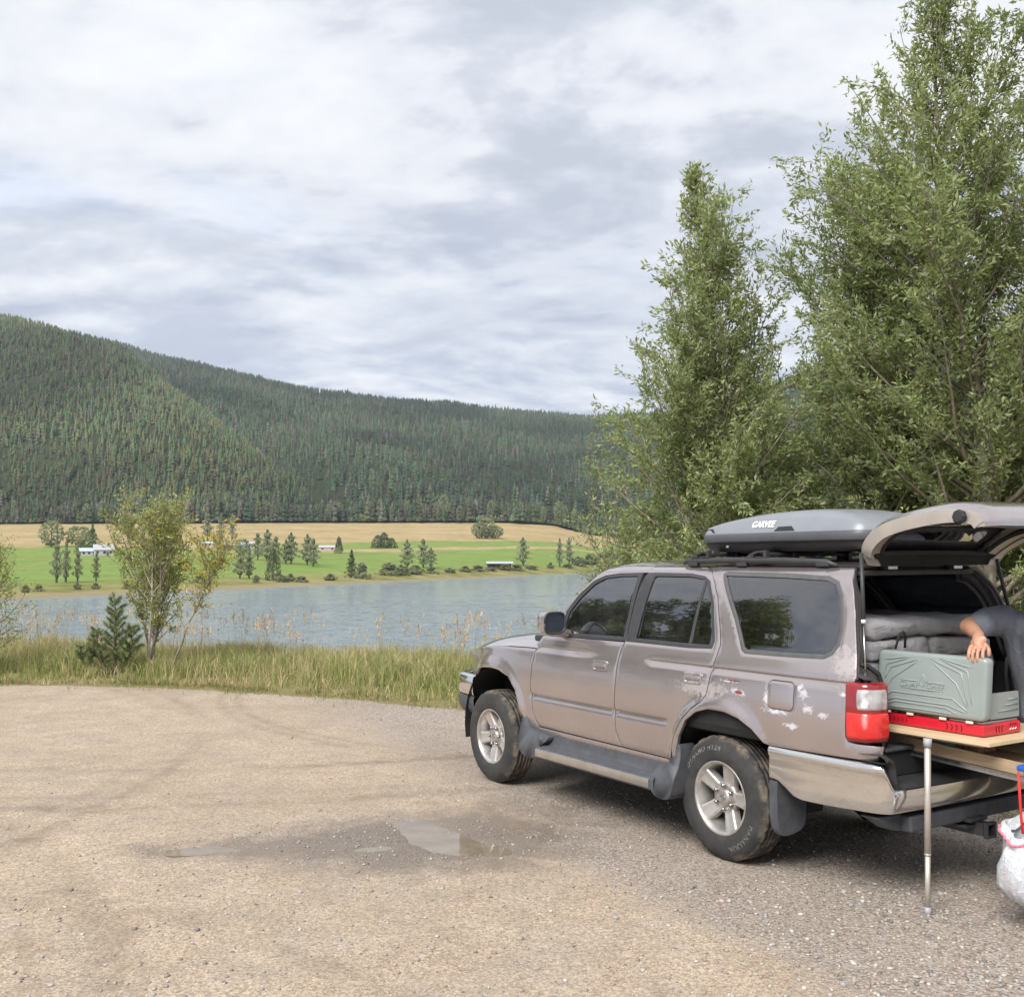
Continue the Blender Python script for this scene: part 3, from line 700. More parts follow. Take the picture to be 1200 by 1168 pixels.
GLASS_DARK = mat_glass('privacy_glass', (.045, .05, .052), 1.7); GLASS_FRONT = mat_glass('tinted_glass', (.10, .11, .11), 2.0); GLASS_CLEAR = mat_glass('windshield_glass', (.62, .68, .66), .4); GLASS_GATE = mat_glass('tailgate_glass', (.30, .34, .33), .3)
RUBBER = simple('black_rubber', (.022, .022, .024), .72, 0, .25, 30, .15)
TRIM = simple('black_window_trim', (.038, .039, .042), .48, 0, .2, 22, .05)
GREYTRIM = simple('grey_rubber_trim', (.085, .085, .085), .62, 0, .15, 22)
PLASTIC = simple('dark_grey_plastic', (.062, .066, .074), .6, 0, .22, 16, .12)
DARK = simple('dark_interior', (.014, .014, .015), .85, 0, .3, 10)
INTERIOR = simple('grey_interior_trim', (.055, .055, .058), .75, 0, .2, 10, .1)
def mat_chrome():
    t = NT('weathered_chrome'); v = t.coord('Object'); p = t.n('ShaderNodeSeparateXYZ'); t.L.new(v, p.inputs[0])
    d = t.math('MULTIPLY', t.ramp(p.outputs[2], [(.36, 1), (.68, .12)]), t.ramp(t.noise(v, 6, 7, .72, .4), [(.36, .25), (.66, 1)]))
    t.set(Base_Color=t.mix(t.math('MULTIPLY', d, .38), (.74, .73, .71), (.33, .27, .21)), Metallic=t.ramp(d, [(0, 1), (1, .55)]), Roughness=t.ramp(d, [(0, .06), (1, .24)]))
    t.bump(t.noise(v, 9, 3), .03, .01); return t.m
CHROME = mat_chrome(); ALUB = simple('dull_bright_trim', (.56, .53, .49), .30, .85, .10, 8); STEEL = simple('brushed_steel', (.55, .55, .55), .32, 1.0, .1, 40)
RED_LENS = NT('red_lens'); _v = RED_LENS.coord('Object'); RED_LENS.set(Base_Color=RED_LENS.ramp(RED_LENS.noise(_v, 14, 3), [(.35, (.55, .008, .008)), (.65, (.75, .02, .012))]), Roughness=.12, Coat_Weight=1.0, Coat_Roughness=.03, Specular_IOR_Level=.6)
_w = RED_LENS.n('ShaderNodeTexWave', wave_type='BANDS', bands_direction='Z'); _w.inputs['Scale'].default_value = 60; RED_LENS.L.new(_v, _w.inputs[0]); RED_LENS.bump(_w.outputs[1], .35, .004); RED_LENS = RED_LENS.m
DRED = simple('dark_red_lens', (.22, .008, .010), .14, 0, .2, 12, 0, None, 1.0)
CLEAR = NT('clear_ribbed_lens'); _v = CLEAR.coord('Object'); _w = CLEAR.n('ShaderNodeTexWave', wave_type='BANDS', bands_direction='Z'); _w.inputs['Scale'].default_value = 52; CLEAR.L.new(_v, _w.inputs[0])
CLEAR.set(Base_Color=CLEAR.ramp(CLEAR.noise(_v, 22, 3), [(.3, (.30, .29, .29)), (.7, (.60, .58, .57))]), Roughness=.18, Metallic=.25, Coat_Weight=1.0, Coat_Roughness=.03); CLEAR.bump(_w.outputs[1], .5, .004); CLEAR = CLEAR.m
AMBER = simple('amber_lens', (.75, .16, .015), .15, 0, .15, 12, 0, None, 1.0)

CAR = thing('parked_car', 'mauve-grey four-door SUV with faded paint, roof box and raised tailgate', 'car', CAR_O, CAR_RZ)

# ---- outlines on the side (u, z)
FD_FRONT = [(1.937, 1.238), (1.975, 1.19), (2.0, 1.112), (2.03, .982), (2.038, .879), (2.025, .752), (2.006, .652), (1.962, .585), (1.925, .551)]
FD_REAR = [(.919, .545), (.945, .583), (.978, .649), (.988, .755), (.988, .883), (.977, 1.085), (.965, 1.197), (.945, 1.250)]
BSEAM = [(.94, 1.30), (.936, 1.424), (.922, 1.60), (.908, 1.70), (.905, 1.768)]
RD_REAR = [(.400, .541), (.386, .60), (.376, .650), (.346, .731), (.287, .816), (.195, .888), (.115, .940), (.082, .985), (.064, 1.06), (.045, 1.174), (.031, 1.236), (.022, 1.29), (.056, 1.395), (.13, 1.575), (.20, 1.672), (.279, 1.738), (.352, 1.764)]
ARCH_F = [(3.05, .80), (3.0, .845), (2.9, .895), (2.78, .925), (2.62, .937), (2.479, .931), (2.331, .891), (2.228, .796), (2.165, .66), (2.10, .575), (2.022, .534)]
ARCH_R = [(.350, .541), (.339, .611), (.305, .704), (.238, .811), (.142, .874), (.034, .903), (-.102, .903), (-.22, .879), (-.32, .831), (-.405, .762)]
HOODLINE = [(2.0, 1.131), (2.137, 1.131), (2.435, 1.121), (2.761, 1.096), (3.0, 1.065), (3.2, 1.030)]
FWIN = [(1.735, 1.238), (1.722, 1.33), (1.707, 1.428), (1.606, 1.546), (1.466, 1.654), (1.36, 1.697), (1.209, 1.714), (.95, 1.72), (.940, 1.60), (.945, 1.42), (.949, 1.253)]
FGLASS = [(1.700, 1.272), (1.693, 1.33), (1.672, 1.424), (1.575, 1.532), (1.453, 1.632), (1.341, 1.678), (1.189, 1.694), (.99, 1.699), (.975, 1.60), (.972, 1.42), (.975, 1.282)]
RWIN = [(.938, 1.253), (.932, 1.42), (.917, 1.60), (.902, 1.722), (.79, 1.724), (.456, 1.722), (.310, 1.706), (.240, 1.675), (.152, 1.54), (.078, 1.31), (.088, 1.262), (.29, 1.252)]
RGLASS = [(.842, 1.280), (.832, 1.417), (.818, 1.556), (.808, 1.69), (.79, 1.701), (.456, 1.701), (.320, 1.687), (.262, 1.662), (.176, 1.535), (.103, 1.31), (.11, 1.284), (.29, 1.280)]
QWIN = [(.156, 1.722), (.130, 1.737), (-.375, 1.731), (-.700, 1.718), (-.782, 1.689), (-.835, 1.618), (-.868, 1.52), (-.882, 1.430), (-.872, 1.343), (-.838, 1.290), (-.785, 1.264), (-.547, 1.257), (-.20, 1.252), (-.162, 1.270), (-.055, 1.448)]
DEDGE = [(-1.003, 1.162), (-1.010, 1.19), (-.985, 1.31), (-.963, 1.411), (-.935, 1.53), (-.897, 1.643), (-.845, 1.735), (-.81, 1.770)]
FUEL = round_rect(-.523, 1.045, .190, .155, .032)

def build_side(sd):
    k = dict(side=sd)
    fender = HOODLINE[::-1] + FD_FRONT[2:] + [(1.95, .522)] + ARCH_F[::-1] + [(3.25, .80), (3.285, .88), (3.275, .97)]
    panel('front_fender', fender, PAINT, CAR, **k)
    fd = panel('front_door', [*FD_FRONT, *FD_REAR, (1.30, 1.246)], PAINT, CAR, **k)
    panel('window_trim', FWIN, TRIM, fd, holes=[FGLASS], inset=.001, off=-.003, **k)
    panel('window_glass', offset_poly(FGLASS, -.008), GLASS_FRONT, fd, inset=0, off=-.012, flange=.004, **k)
    rd = panel('rear_door', [*FD_REAR[::-1], *RD_REAR, (.6, 1.768), *BSEAM[::-1]], PAINT, CAR, holes=[RWIN], **k) if 0 else panel('rear_door', [*RD_REAR, (.6, 1.768), *BSEAM[::-1], *FD_REAR[::-1]], PAINT, CAR, holes=[RWIN], **k)
    panel('window_trim', RWIN, TRIM, rd, holes=[RGLASS], inset=.0, off=-.003, **k)
    panel('window_glass', offset_poly(RGLASS, -.008), GLASS_DARK, rd, inset=0, off=-.012, flange=.004, **k)
    panel('window_divider', [(.318, 1.276), (.288, 1.276), (.274, 1.678), (.294, 1.684)], TRIM, rd, inset=0, off=-.006, **k)
    qp = panel('quarter_panel', [*RD_REAR[::-1][:-2], (.384, .62), (.372, .541), *ARCH_R, (-.44, .753), (-.772, .759), (-1.06, .763), (-1.135, .766), (-1.145, .842), (-1.03, .845), (-.985, .85), (-.968, .872), (-.966, 1.034), (-.974, 1.13), (-.99, 1.155), *DEDGE, (-.4, 1.772), (.2, 1.772)], PAINT, CAR, holes=[QWIN, offset_poly(FUEL, -.004)], **k)
    panel('window_trim', QWIN, GREYTRIM, qp, holes=[offset_poly(QWIN, .026)], inset=0, off=-.001, **k)
    panel('window_glass', offset_poly(QWIN, .018), GLASS_DARK, qp, inset=0, off=-.008, flange=.004, **k)
    if sd == 1: panel('fuel_door', FUEL, PAINT, qp, inset=0, off=.0015, flange=.012, grid=.03)
    panel('roof_side', [(1.925, 1.245), (1.81, 1.360), (1.687, 1.493), (1.544, 1.622), (1.44, 1.71), (1.37, 1.752), (1.27, 1.770), (.908, 1.772), (.902, 1.724), (1.209, 1.716), (1.36, 1.699), (1.468, 1.656), (1.608, 1.548), (1.709, 1.430), (1.724, 1.33), (1.737, 1.240)], PAINT, CAR, inset=0, **k)
    panel('rocker_panel', [(1.935, .549), (1.95, .521), (1.80, .500), (.40, .498), (.366, .540)], PAINT, CAR, inset=.002, grid=.05, **k)
    # dark inner lining behind panel gaps and as cabin trim
    inner = [(1.90, 1.24), (1.69, 1.47), (1.44, 1.70), (1.3, 1.765), (-.80, 1.765), (-.90, 1.62), (-.97, 1.40), (-1.0, 1.17), (-.95, .80), (-.5, .80), (-.35, .86), (0, .96), (.3, .86), (.42, .56), (1.95, .56), (2.05, .70), (2.02, 1.10)]
    panel('cabin_lining', inner, INTERIOR, CAR, holes=[offset_poly(FGLASS, -.004), offset_poly(RGLASS, -.004), offset_poly(QWIN, .022)], inset=0, off=-.035, flange=.02, grid=.08, **k)
    # door handles: bright frame, dark pocket, flap
    for dr, u0, u1, z0, z1, nm in ((fd, 1.083, 1.243, 1.040, 1.110, 'f'), (rd, .128, .288, 1.044, 1.112, 'r')):
        uc, zc = (u0 + u1) / 2, (z0 + z1) / 2; w, hh = u1 - u0, z1 - z0
        hd = panel('door_handle', round_rect(uc, zc, w, hh, .016), PAINT, dr, holes=[round_rect(uc, zc - .012, w - .028, hh - .034, .010)], inset=0, off=.009, flange=.014, lip=.004, grid=.03, **k)
        panel('handle_pocket', round_rect(uc, zc - .012, w - .03, hh - .036, .010), DARK, hd, inset=0, off=-.006, flange=.006, grid=.03, lip=.003, **k)
        panel('handle_flap', round_rect(uc, zc - .002, w - .034, .020, .006), PAINT, hd, inset=0, off=.010, flange=.008, grid=.03, lip=.003, **k)
    return fd, rd, qp
for _sd in (1, -1): build_side(_sd)

# ---- hood, cowl, windshield, roof
def hood_edge(u): return np.interp(u, [p[0] for p in HOODLINE], [p[1] for p in HOODLINE])
rows = []
for u in np.linspace(1.99, 3.26, 20):
    ze = float(hood_edge(u)) + .004; ve = float(side_v(u, ze + .01)) - .006; rise = np.interp(u, [1.99, 2.6, 3.1, 3.26], [.105, .098, .085, .05]); row = []
    for q in np.linspace(-1, 1, 33):
        qq = math.copysign(1 - (1 - abs(q)) ** 1.8, q); row.append((u + .10 * (1 - qq * qq) * smooth01((u - 2.6) / .7), ve * qq, ze + rise * (1 - abs(qq) ** 4.2)))
    rows.append(row)
loft('hood', rows, PAINT, CAR)
APIL = [(1.935, 1.245), (1.81, 1.360), (1.687, 1.493), (1.544, 1.622), (1.44, 1.71), (1.385, 1.750)]
rows = []
for u, z in APIL:
    ve = float(side_v(u, z)) - .004; rows.append([(u + .13 * (1 - q * q), ve * q, z + .035 * (1 - q * q) - .004) for q in np.linspace(-1, 1, 17)])
loft('windshield', rows, GLASS_CLEAR, CAR)
box('cowl', (2.02, 0, 1.205), (.22, 1.50, .05), TRIM, CAR, bev=.015)
rows = []
for i, u in enumerate(np.linspace(1.385, -.85, 30)):
    row = []
    for q in np.linspace(-1, 1, 25):
        ze = 1.768 if u < 1.25 else 1.768 - .02 * ((u - 1.25) / .135) ** 1.5
        ve = float(side_v(max(u, -.8), ze)) + .004
        k = max(0, (u - 1.1) / .285); row.append((u + .13 * (1 - q * q) * k, ve * q, ze + .036 * (1 - q * q) * (1 - .15 * k) + .008 * (1 - abs(q) ** 6)))
    rows.append(row)
loft('roof', rows, PAINT, CAR)
box('headliner', (.2, 0, 1.735), (2.1, 1.02, .03), INTERIOR, CAR, bev=.01)

# ---- front: bumper, grille, lamps
PLAN_F = [(3.02, .770), (3.15, .762), (3.30, .735), (3.40, .69), (3.47, .60), (3.52, .42), (3.55, .2), (3.56, 0)]
def plan_loft(name, plan, sec, mat, parent, mirror=True, n=4):
    P = [Vector((p[0], p[1], 0)) for p in plan]; P = catmull(P, n)
    if mirror: P = P + [Vector((p.x, -p.y, 0)) for p in P[-2::-1]]
    rows = []
    for i, p in enumerate(P):
        t = (P[min(i + 1, len(P) - 1)] - P[max(i - 1, 0)]).normalized(); nrm = Vector((-t.y, t.x, 0))
        s = sec(p) if callable(sec) else sec
        if nrm.dot(Vector((p.x - 1.2, p.y, 0))) < 0: nrm = -nrm
        rows.append([tuple(p + nrm * o + Vector((0, 0, z))) for o, z in s])
    return loft(name, rows, mat, parent)
fb = plan_loft('front_bumper', PLAN_F, [(-.09, .825), (-.02, .832), (.012, .820), (.022, .79), (.020, .70), (.012, .665), (-.03, .655)], CHROME, CAR)
plan_loft('bumper_skirt', PLAN_F, [(-.03, .655), (.006, .652), (.014, .62), (.008, .55), (-.02, .505), (-.10, .49)], PLASTIC, fb)
rows = [[(3.26 + .16 * (1 - q * q) - .3 * max(0, z - .98), .58 * q, z) for q in np.linspace(-1, 1, 13)] for z in (.82, .9, .98, 1.03)]
loft('grille', rows, TRIM, CAR)
for s in (1, -1):
    rows = [[(3.22 + .12 * k - .0, s * (.62 - .22 * k), z) for k in np.linspace(0, 1, 5)] for z in (.86, .90, .98, 1.03)]
    loft('headlight', [[(p[0] + .02, p[1], p[2]) for p in r] for r in rows], CLEAR, CAR)
    rows = []
    for z in (.885, .93, .98, 1.03, 1.045):
        w = .5 if z > 1.04 else 1
        rows.append([(3.235 + .06 * k, s * (float(side_v(3.235 + .06 * k, z)) + .010 * w), z) for k in np.linspace(0, 1, 5)])
    loft('turn_signal', rows, AMBER, CAR)

# ---- rear bumper with stepped middle, pads, hitch
def sec_r(p):
    side = smooth01(np.array([(p.x + .64) / .16]))[0]; zb = .488 + .075 * side + .014 * smooth01(np.array([(-p.x - .7) / .4]))[0]
    e = smooth01(np.array([(.792 - abs(p.y)) / .045]))[0]; tp = lambda z: z - (z - .60) * .80 * e if z > .60 else z
    return [(o, tp(z)) for o, z in ((-.05, .752), (-.012, .757), (.010, .750), (.019, .733), (.016, .712), (.006, .695), (.009, .64), (.010, .58), (.004, max(.53, zb + .012)), (-.012, zb), (-.06, zb - .004))]
PLAN_R = [(-.445, .846), (-.6, .846), (-.85, .842), (-1.02, .834), (-1.11, .818), (-1.165, .792), (-1.190, .768), (-1.200, .745), (-1.204, .715), (-1.206, .68)]
for s in (1, -1):
    pl = [(a, b * s) for a, b in PLAN_R]
    rb = plan_loft('rear_bumper', pl, sec_r, CHROME, CAR, mirror=False)
    if s == 1: tag(rb, 'chrome rear bumper end, scuffed')
rc = []
for v in np.linspace(.70, -.70, 25):
    uo = -1.204 - .02 * (1 - (v / .70) ** 2); rc.append([(uo + .05, v, .628), (uo + .006, v, .628), (uo - .006, v, .618), (uo - .008, v, .59), (uo - .004, v, .53), (uo + .012, v, .502), (uo + .07, v, .495)])
rbc = loft('bumper_bar', rc, CHROME, CAR)
pad = [(.815, .768), (.79, .772), (.768, .76), (.757, .73), (.752, .68), (.742, .645), (.72, .628), (.69, .622), (.35, .622), (0, .622)]
pad = pad + [(-a, b) for a, b in pad[-2::-1]]
rows = []
for i, (v, z) in enumerate(pad):
    a = Vector(pad[max(i - 1, 0)]); b = Vector(pad[min(i + 1, len(pad) - 1)]); t = (b - a).normalized(); nv, nz = t.y, -t.x      # into the notch
    if i < len(pad) // 2 and nv > 0 and abs(nz) < .9: nv, nz = -nv, -nz
    if nz < 0 and abs(nz) > .5: nv, nz = -nv, -nz
    u0 = -1.205 - .03 * (1 - (v / .8) ** 2)
    rows.append([(u0 + o1, v + nv * o2, z + nz * o2) for o1, o2 in ((.16, .03), (.02, .034), (-.004, .024), (-.012, .008), (.0, -.004), (.04, -.006), (.16, -.004))])
loft('step_pad', rows, RUBBER, CAR)
box('bumper_step', (-1.10, 0, .632), (.22, 1.46, .03), RUBBER, CAR, bev=.008)
for _y in np.linspace(-.6, .6, 7): pass
box('load_sill', (-1.03, 0, .715), (.08, 1.40, .15), DARK, CAR, bev=.02)
box('load_sill_plate', (-1.045, 0, .80), (.09, 1.30, .022), PLASTIC, CAR, bev=.008)
hb = box('tow_bar', (-1.14, -.06, .425), (.09, 1.30, .085), PLASTIC, CAR, bev=.012)
extrude_poly('side_bracket', [(.80, .475), (.57, .470), (.545, .455), (.545, .388), (.60, .382), (.66, .395), (.72, .44)], lambda p: (-1.12, p[0], p[1]), lambda p: (-1.02, p[0], p[1]), PLASTIC, CAR, bev=.008)
extrude_poly('side_bracket', [(-.80, .475), (-.57, .470), (-.545, .455), (-.545, .388), (-.60, .382), (-.66, .395), (-.72, .44)], lambda p: (-1.12, p[0], p[1]), lambda p: (-1.02, p[0], p[1]), PLASTIC, CAR, bev=.008)
hr = loft('tow_receiver', [[(u, sx * .034 * k + .045, .345 + sz * .034 * k) for sx, sz in ((-1, -1), (1, -1), (1, 1), (-1, 1))] for u, k in ((-.95, 1), (-1.255, 1), (-1.265, 1.25), (-1.285, 1.25), (-1.285, .86), (-1.0, .86))], TRIM, CAR, closed_u=True, smooth=False)
box('tow_gusset', (-1.15, .115, .36), (.12, .09, .012), TRIM, hr); box('tow_gusset', (-1.17, .06, .392), (.10, .16, .02), TRIM, hr, bev=.004)

# ---- tail lights wrap round the corner
def tail_lens(name, z0, z1, s0, s1, out, mat, parent, sd):
    plan = catmull([Vector((-.962, .818, 0)), Vector((-1.02, .812, 0)), Vector((-1.075, .79, 0)), Vector((-1.105, .745, 0)), Vector((-1.112, .70, 0)), Vector((-1.112, .664, 0))], 6)
    n = len(plan); lo, hi = int(s0 * (n - 1)), int(s1 * (n - 1)); rows = []
    zs = [z0 + .0001, z0, z0 + .008, z0 + .02, (z0 + z1) / 2, z1 - .02, z1 - .008, z1, z1 - .0001]
    oo = [-.03, -.006, .004, .008, .010, .008, .004, -.006, -.03]
    for z, o in zip(zs, oo):
        row = []
        for i in range(lo, hi + 1):
            t = (plan[min(i + 1, n - 1)] - plan[max(i - 1, 0)]).normalized(); nr = Vector((t.y, -t.x, 0))
            if nr.y < 0 and nr.x > -.5: nr = -nr
            if nr.x > .3: nr = -nr
            e = min(i - lo, hi - i); o2 = o + out - (.010 if e == 0 else 0); q = plan[i] + nr * o2; tz = -.05 * max(0, z - 1.0); row.append((q.x - tz * .4, sd * (q.y + tz), z))
        rows.append(row)
    return loft(name, rows, mat, parent)
for s in (1, -1):
    tl = tail_lens('tail_light', .848, 1.160, 0, 1, -.004, DRED, CAR, s)
    tail_lens('brake_lens', .864, 1.010, .06, .98, .004, RED_LENS, tl, s)
    tail_lens('reversing_lens', 1.016, 1.132, .26, .90, .004, CLEAR, tl, s)

# ---- rear opening: painted jamb, rubber seal
JAMB = simple('shaded_jamb_paint', (.075, .068, .066), .5, .2, .15, 12)  # body paint darkened: shade inside the opening put into the colour
path = [(-1.075, .668, .80), (-1.08, .666, 1.0), (-1.06, .672, 1.15)] + [(u - .003, float(side_v(u, z)) - .005, z) for u, z in DEDGE[1:]] + [(-.846, .47, 1.782), (-.85, .35, 1.792), (-.852, .18, 1.798), (-.853, 0, 1.80)]
path = path + [(a, -b, c) for a, b, c in path[-2::-1]]
path = [tuple(p) for p in catmull([Vector(p) for p in path], 3)]
rows = [[] for _ in range(5)]; seal = []
for i, p in enumerate(path):
    a = Vector(path[max(i - 1, 0)]); b = Vector(path[min(i + 1, len(path) - 1)]); t = (b - a).normalized(); n2 = Vector((0, t.z, -t.y)); c = Vector((0, -p[1], 1.28 - p[2]))
    if n2.dot(c) < 0: n2 = -n2
    n2.normalize(); P = Vector(p); w = .6 if abs(p[1]) < .45 else 1
    for k, (inn, fwd) in enumerate(((0, .0), (.016, -.002), (.034 * w, .04), (.075 * w, .05), (.10 * w, .075))): rows[k].append(tuple(P + n2 * inn + Vector((fwd, 0, 0))))
    seal.append(tuple(P + n2 * .078 * w + Vector((.045, 0, 0))))
loft('tailgate_jamb', rows, JAMB, CAR); tube('door_seal', seal, .013, RUBBER, CAR, 8)

# ---- raised tailgate
GP = [(-.85, 1.782), (-.862, 1.86), (-.93, 1.945), (-1.05, 2.022), (-1.20, 2.066), (-1.40, 2.098), (-1.56, 2.108), (-1.69, 2.085), (-1.755, 2.02), (-1.765, 1.975)]
GW = [.53, .585, .635, .668, .69, .705, .70, .695, .69, .685]
gp = catmull([Vector((a, b, 0)) for a, b in GP], 5); gw = [v.x for v in catmull([Vector((w, 0, 0)) for w in GW], 5)]; ng = len(gp)
def gate_pt(i, q, depth):
    t = (gp[min(i + 1, ng - 1)] - gp[max(i - 1, 0)]).normalized(); nr = Vector((-t.y, t.x)); 
    if nr.y > 0 and nr.x > -.2: nr = -nr
    if nr.dot(Vector((-1.2, 1.6)) - gp[i].to_2d()) < 0: nr = -nr
    w = gw[i]; e = max(0, (abs(q) * w - (w - .10)) / .10); d = depth + .035 * e * e + .012 * q * q
    p = gp[i].to_2d() + nr * d; return (p.x, w * q, p.y)
qs = np.concatenate([np.linspace(-1, -.8, 7), np.linspace(-.7, .7, 15), np.linspace(.8, 1, 7)])
gate = loft('tailgate', [[gate_pt(i, q, 0) for q in qs] for i in range(ng)], PAINT, CAR)
# rolled side walls and inner pressing with the window opening
GIN = simple('tailgate_inner_paint', (.50, .47, .44), .34, .35, .1, 8)
for s in (1, -1):
    loft('gate_edge', [[gate_pt(i, s, -.0005), gate_pt(i, s * .998, .030), gate_pt(i, s * .985, .075), gate_pt(i, s * .93, .082)] for i in range(0, ng)], GIN, gate)
i0, i1 = int(.17 * (ng - 1)), int(.56 * (ng - 1)); qin = np.linspace(-.93, .93, 27); iw = [j for j, q in enumerate(qin) if abs(q) <= .80]
def inner_depth(i, q): 
    s = i / (ng - 1); return .075 + .022 * smooth01(np.array([(s - .58) / .12]))[0] * bump1(np.array([abs(q)]), -1, .78, .12)[0]
gin = [[gate_pt(i, q, inner_depth(i, q)) for q in qin] for i in range(ng)]
def sub_loft(name, ri, rj, mat, parent): return loft(name, [[gin[i][j] for j in rj] for i in ri], mat, parent)
sub_loft('gate_hinge_panel', range(0, i0 + 1), range(27), DARK, gate)
sub_loft('gate_inner_panel', range(i1, ng), range(27), GIN, gate)
sub_loft('gate_window_surround', range(i0, i1 + 1), range(0, iw[0] + 1), GIN, gate); sub_loft('gate_window_surround', range(i0, i1 + 1), range(iw[-1], 27), GIN, gate)
loft('gate_glass', [[gate_pt(i, qin[j], .045) for j in range(iw[0] - 1, iw[-1] + 2)] for i in range(i0 - 1, i1 + 2)], GLASS_GATE, gate)
ring = [gin[i0][j] for j in iw] + [gin[i][iw[-1]] for i in range(i0, i1 + 1)] + [gin[i1][j] for j in iw[::-1]] + [gin[i][iw[0]] for i in range(i1, i0 - 1, -1)]
tube('gate_glass_seal', ring, .014, RUBBER, gate, 6)
# stiffening ribs pressed in the lower edge and the black rubber stop
for uu in (): box('gate_rib', (uu, .60, 2.015), (.012, .10, .05), GIN, gate, rot=Matrix.Rotation(.25, 3, 'X'), bev=.004)
_st = lathe('gate_stop', [(0, .0), (.012, .0), (.012, -.012), (.030, -.014), (.036, -.006), (.036, .012), (.028, .022), (0, .024)], RUBBER, gate, 8, smooth=False); _st.location = (-1.60, .708, 2.02); _st.rotation_euler = (math.radians(-85), 0, 0)
_st = lathe('gate_stop', [(0, .0), (.012, .0), (.012, -.012), (.030, -.014), (.036, -.006), (.036, .012), (.028, .022), (0, .024)], RUBBER, gate, 8, smooth=False); _st.location = (-1.585, -.708, 2.035); _st.rotation_euler = (math.radians(85), 0, 0)
for s in (1, -1):
    a, b = Vector((-1.015, s * .715, 1.185)), Vector((-.925, s * .615, 1.845)); d = b - a
    st = tube('gas_strut', [a + d * .44, b], .0115, TRIM, CAR, 10); tube('strut_rod', [a, a + d * .43], .0055, STEEL, st, 8); tube('strut_collar', [a + d * .425, a + d * .455], .0135, simple('pale_collar', (.6, .6, .58), .5), st, 10)
    tube('strut_foot', [a - d * .05, a + d * .045], .013, TRIM, st, 8)
    for vv in (.30,): box('gate_hinge', (-.86, s * vv, 1.765), (.06, .08, .025), STEEL, CAR, bev=.005)

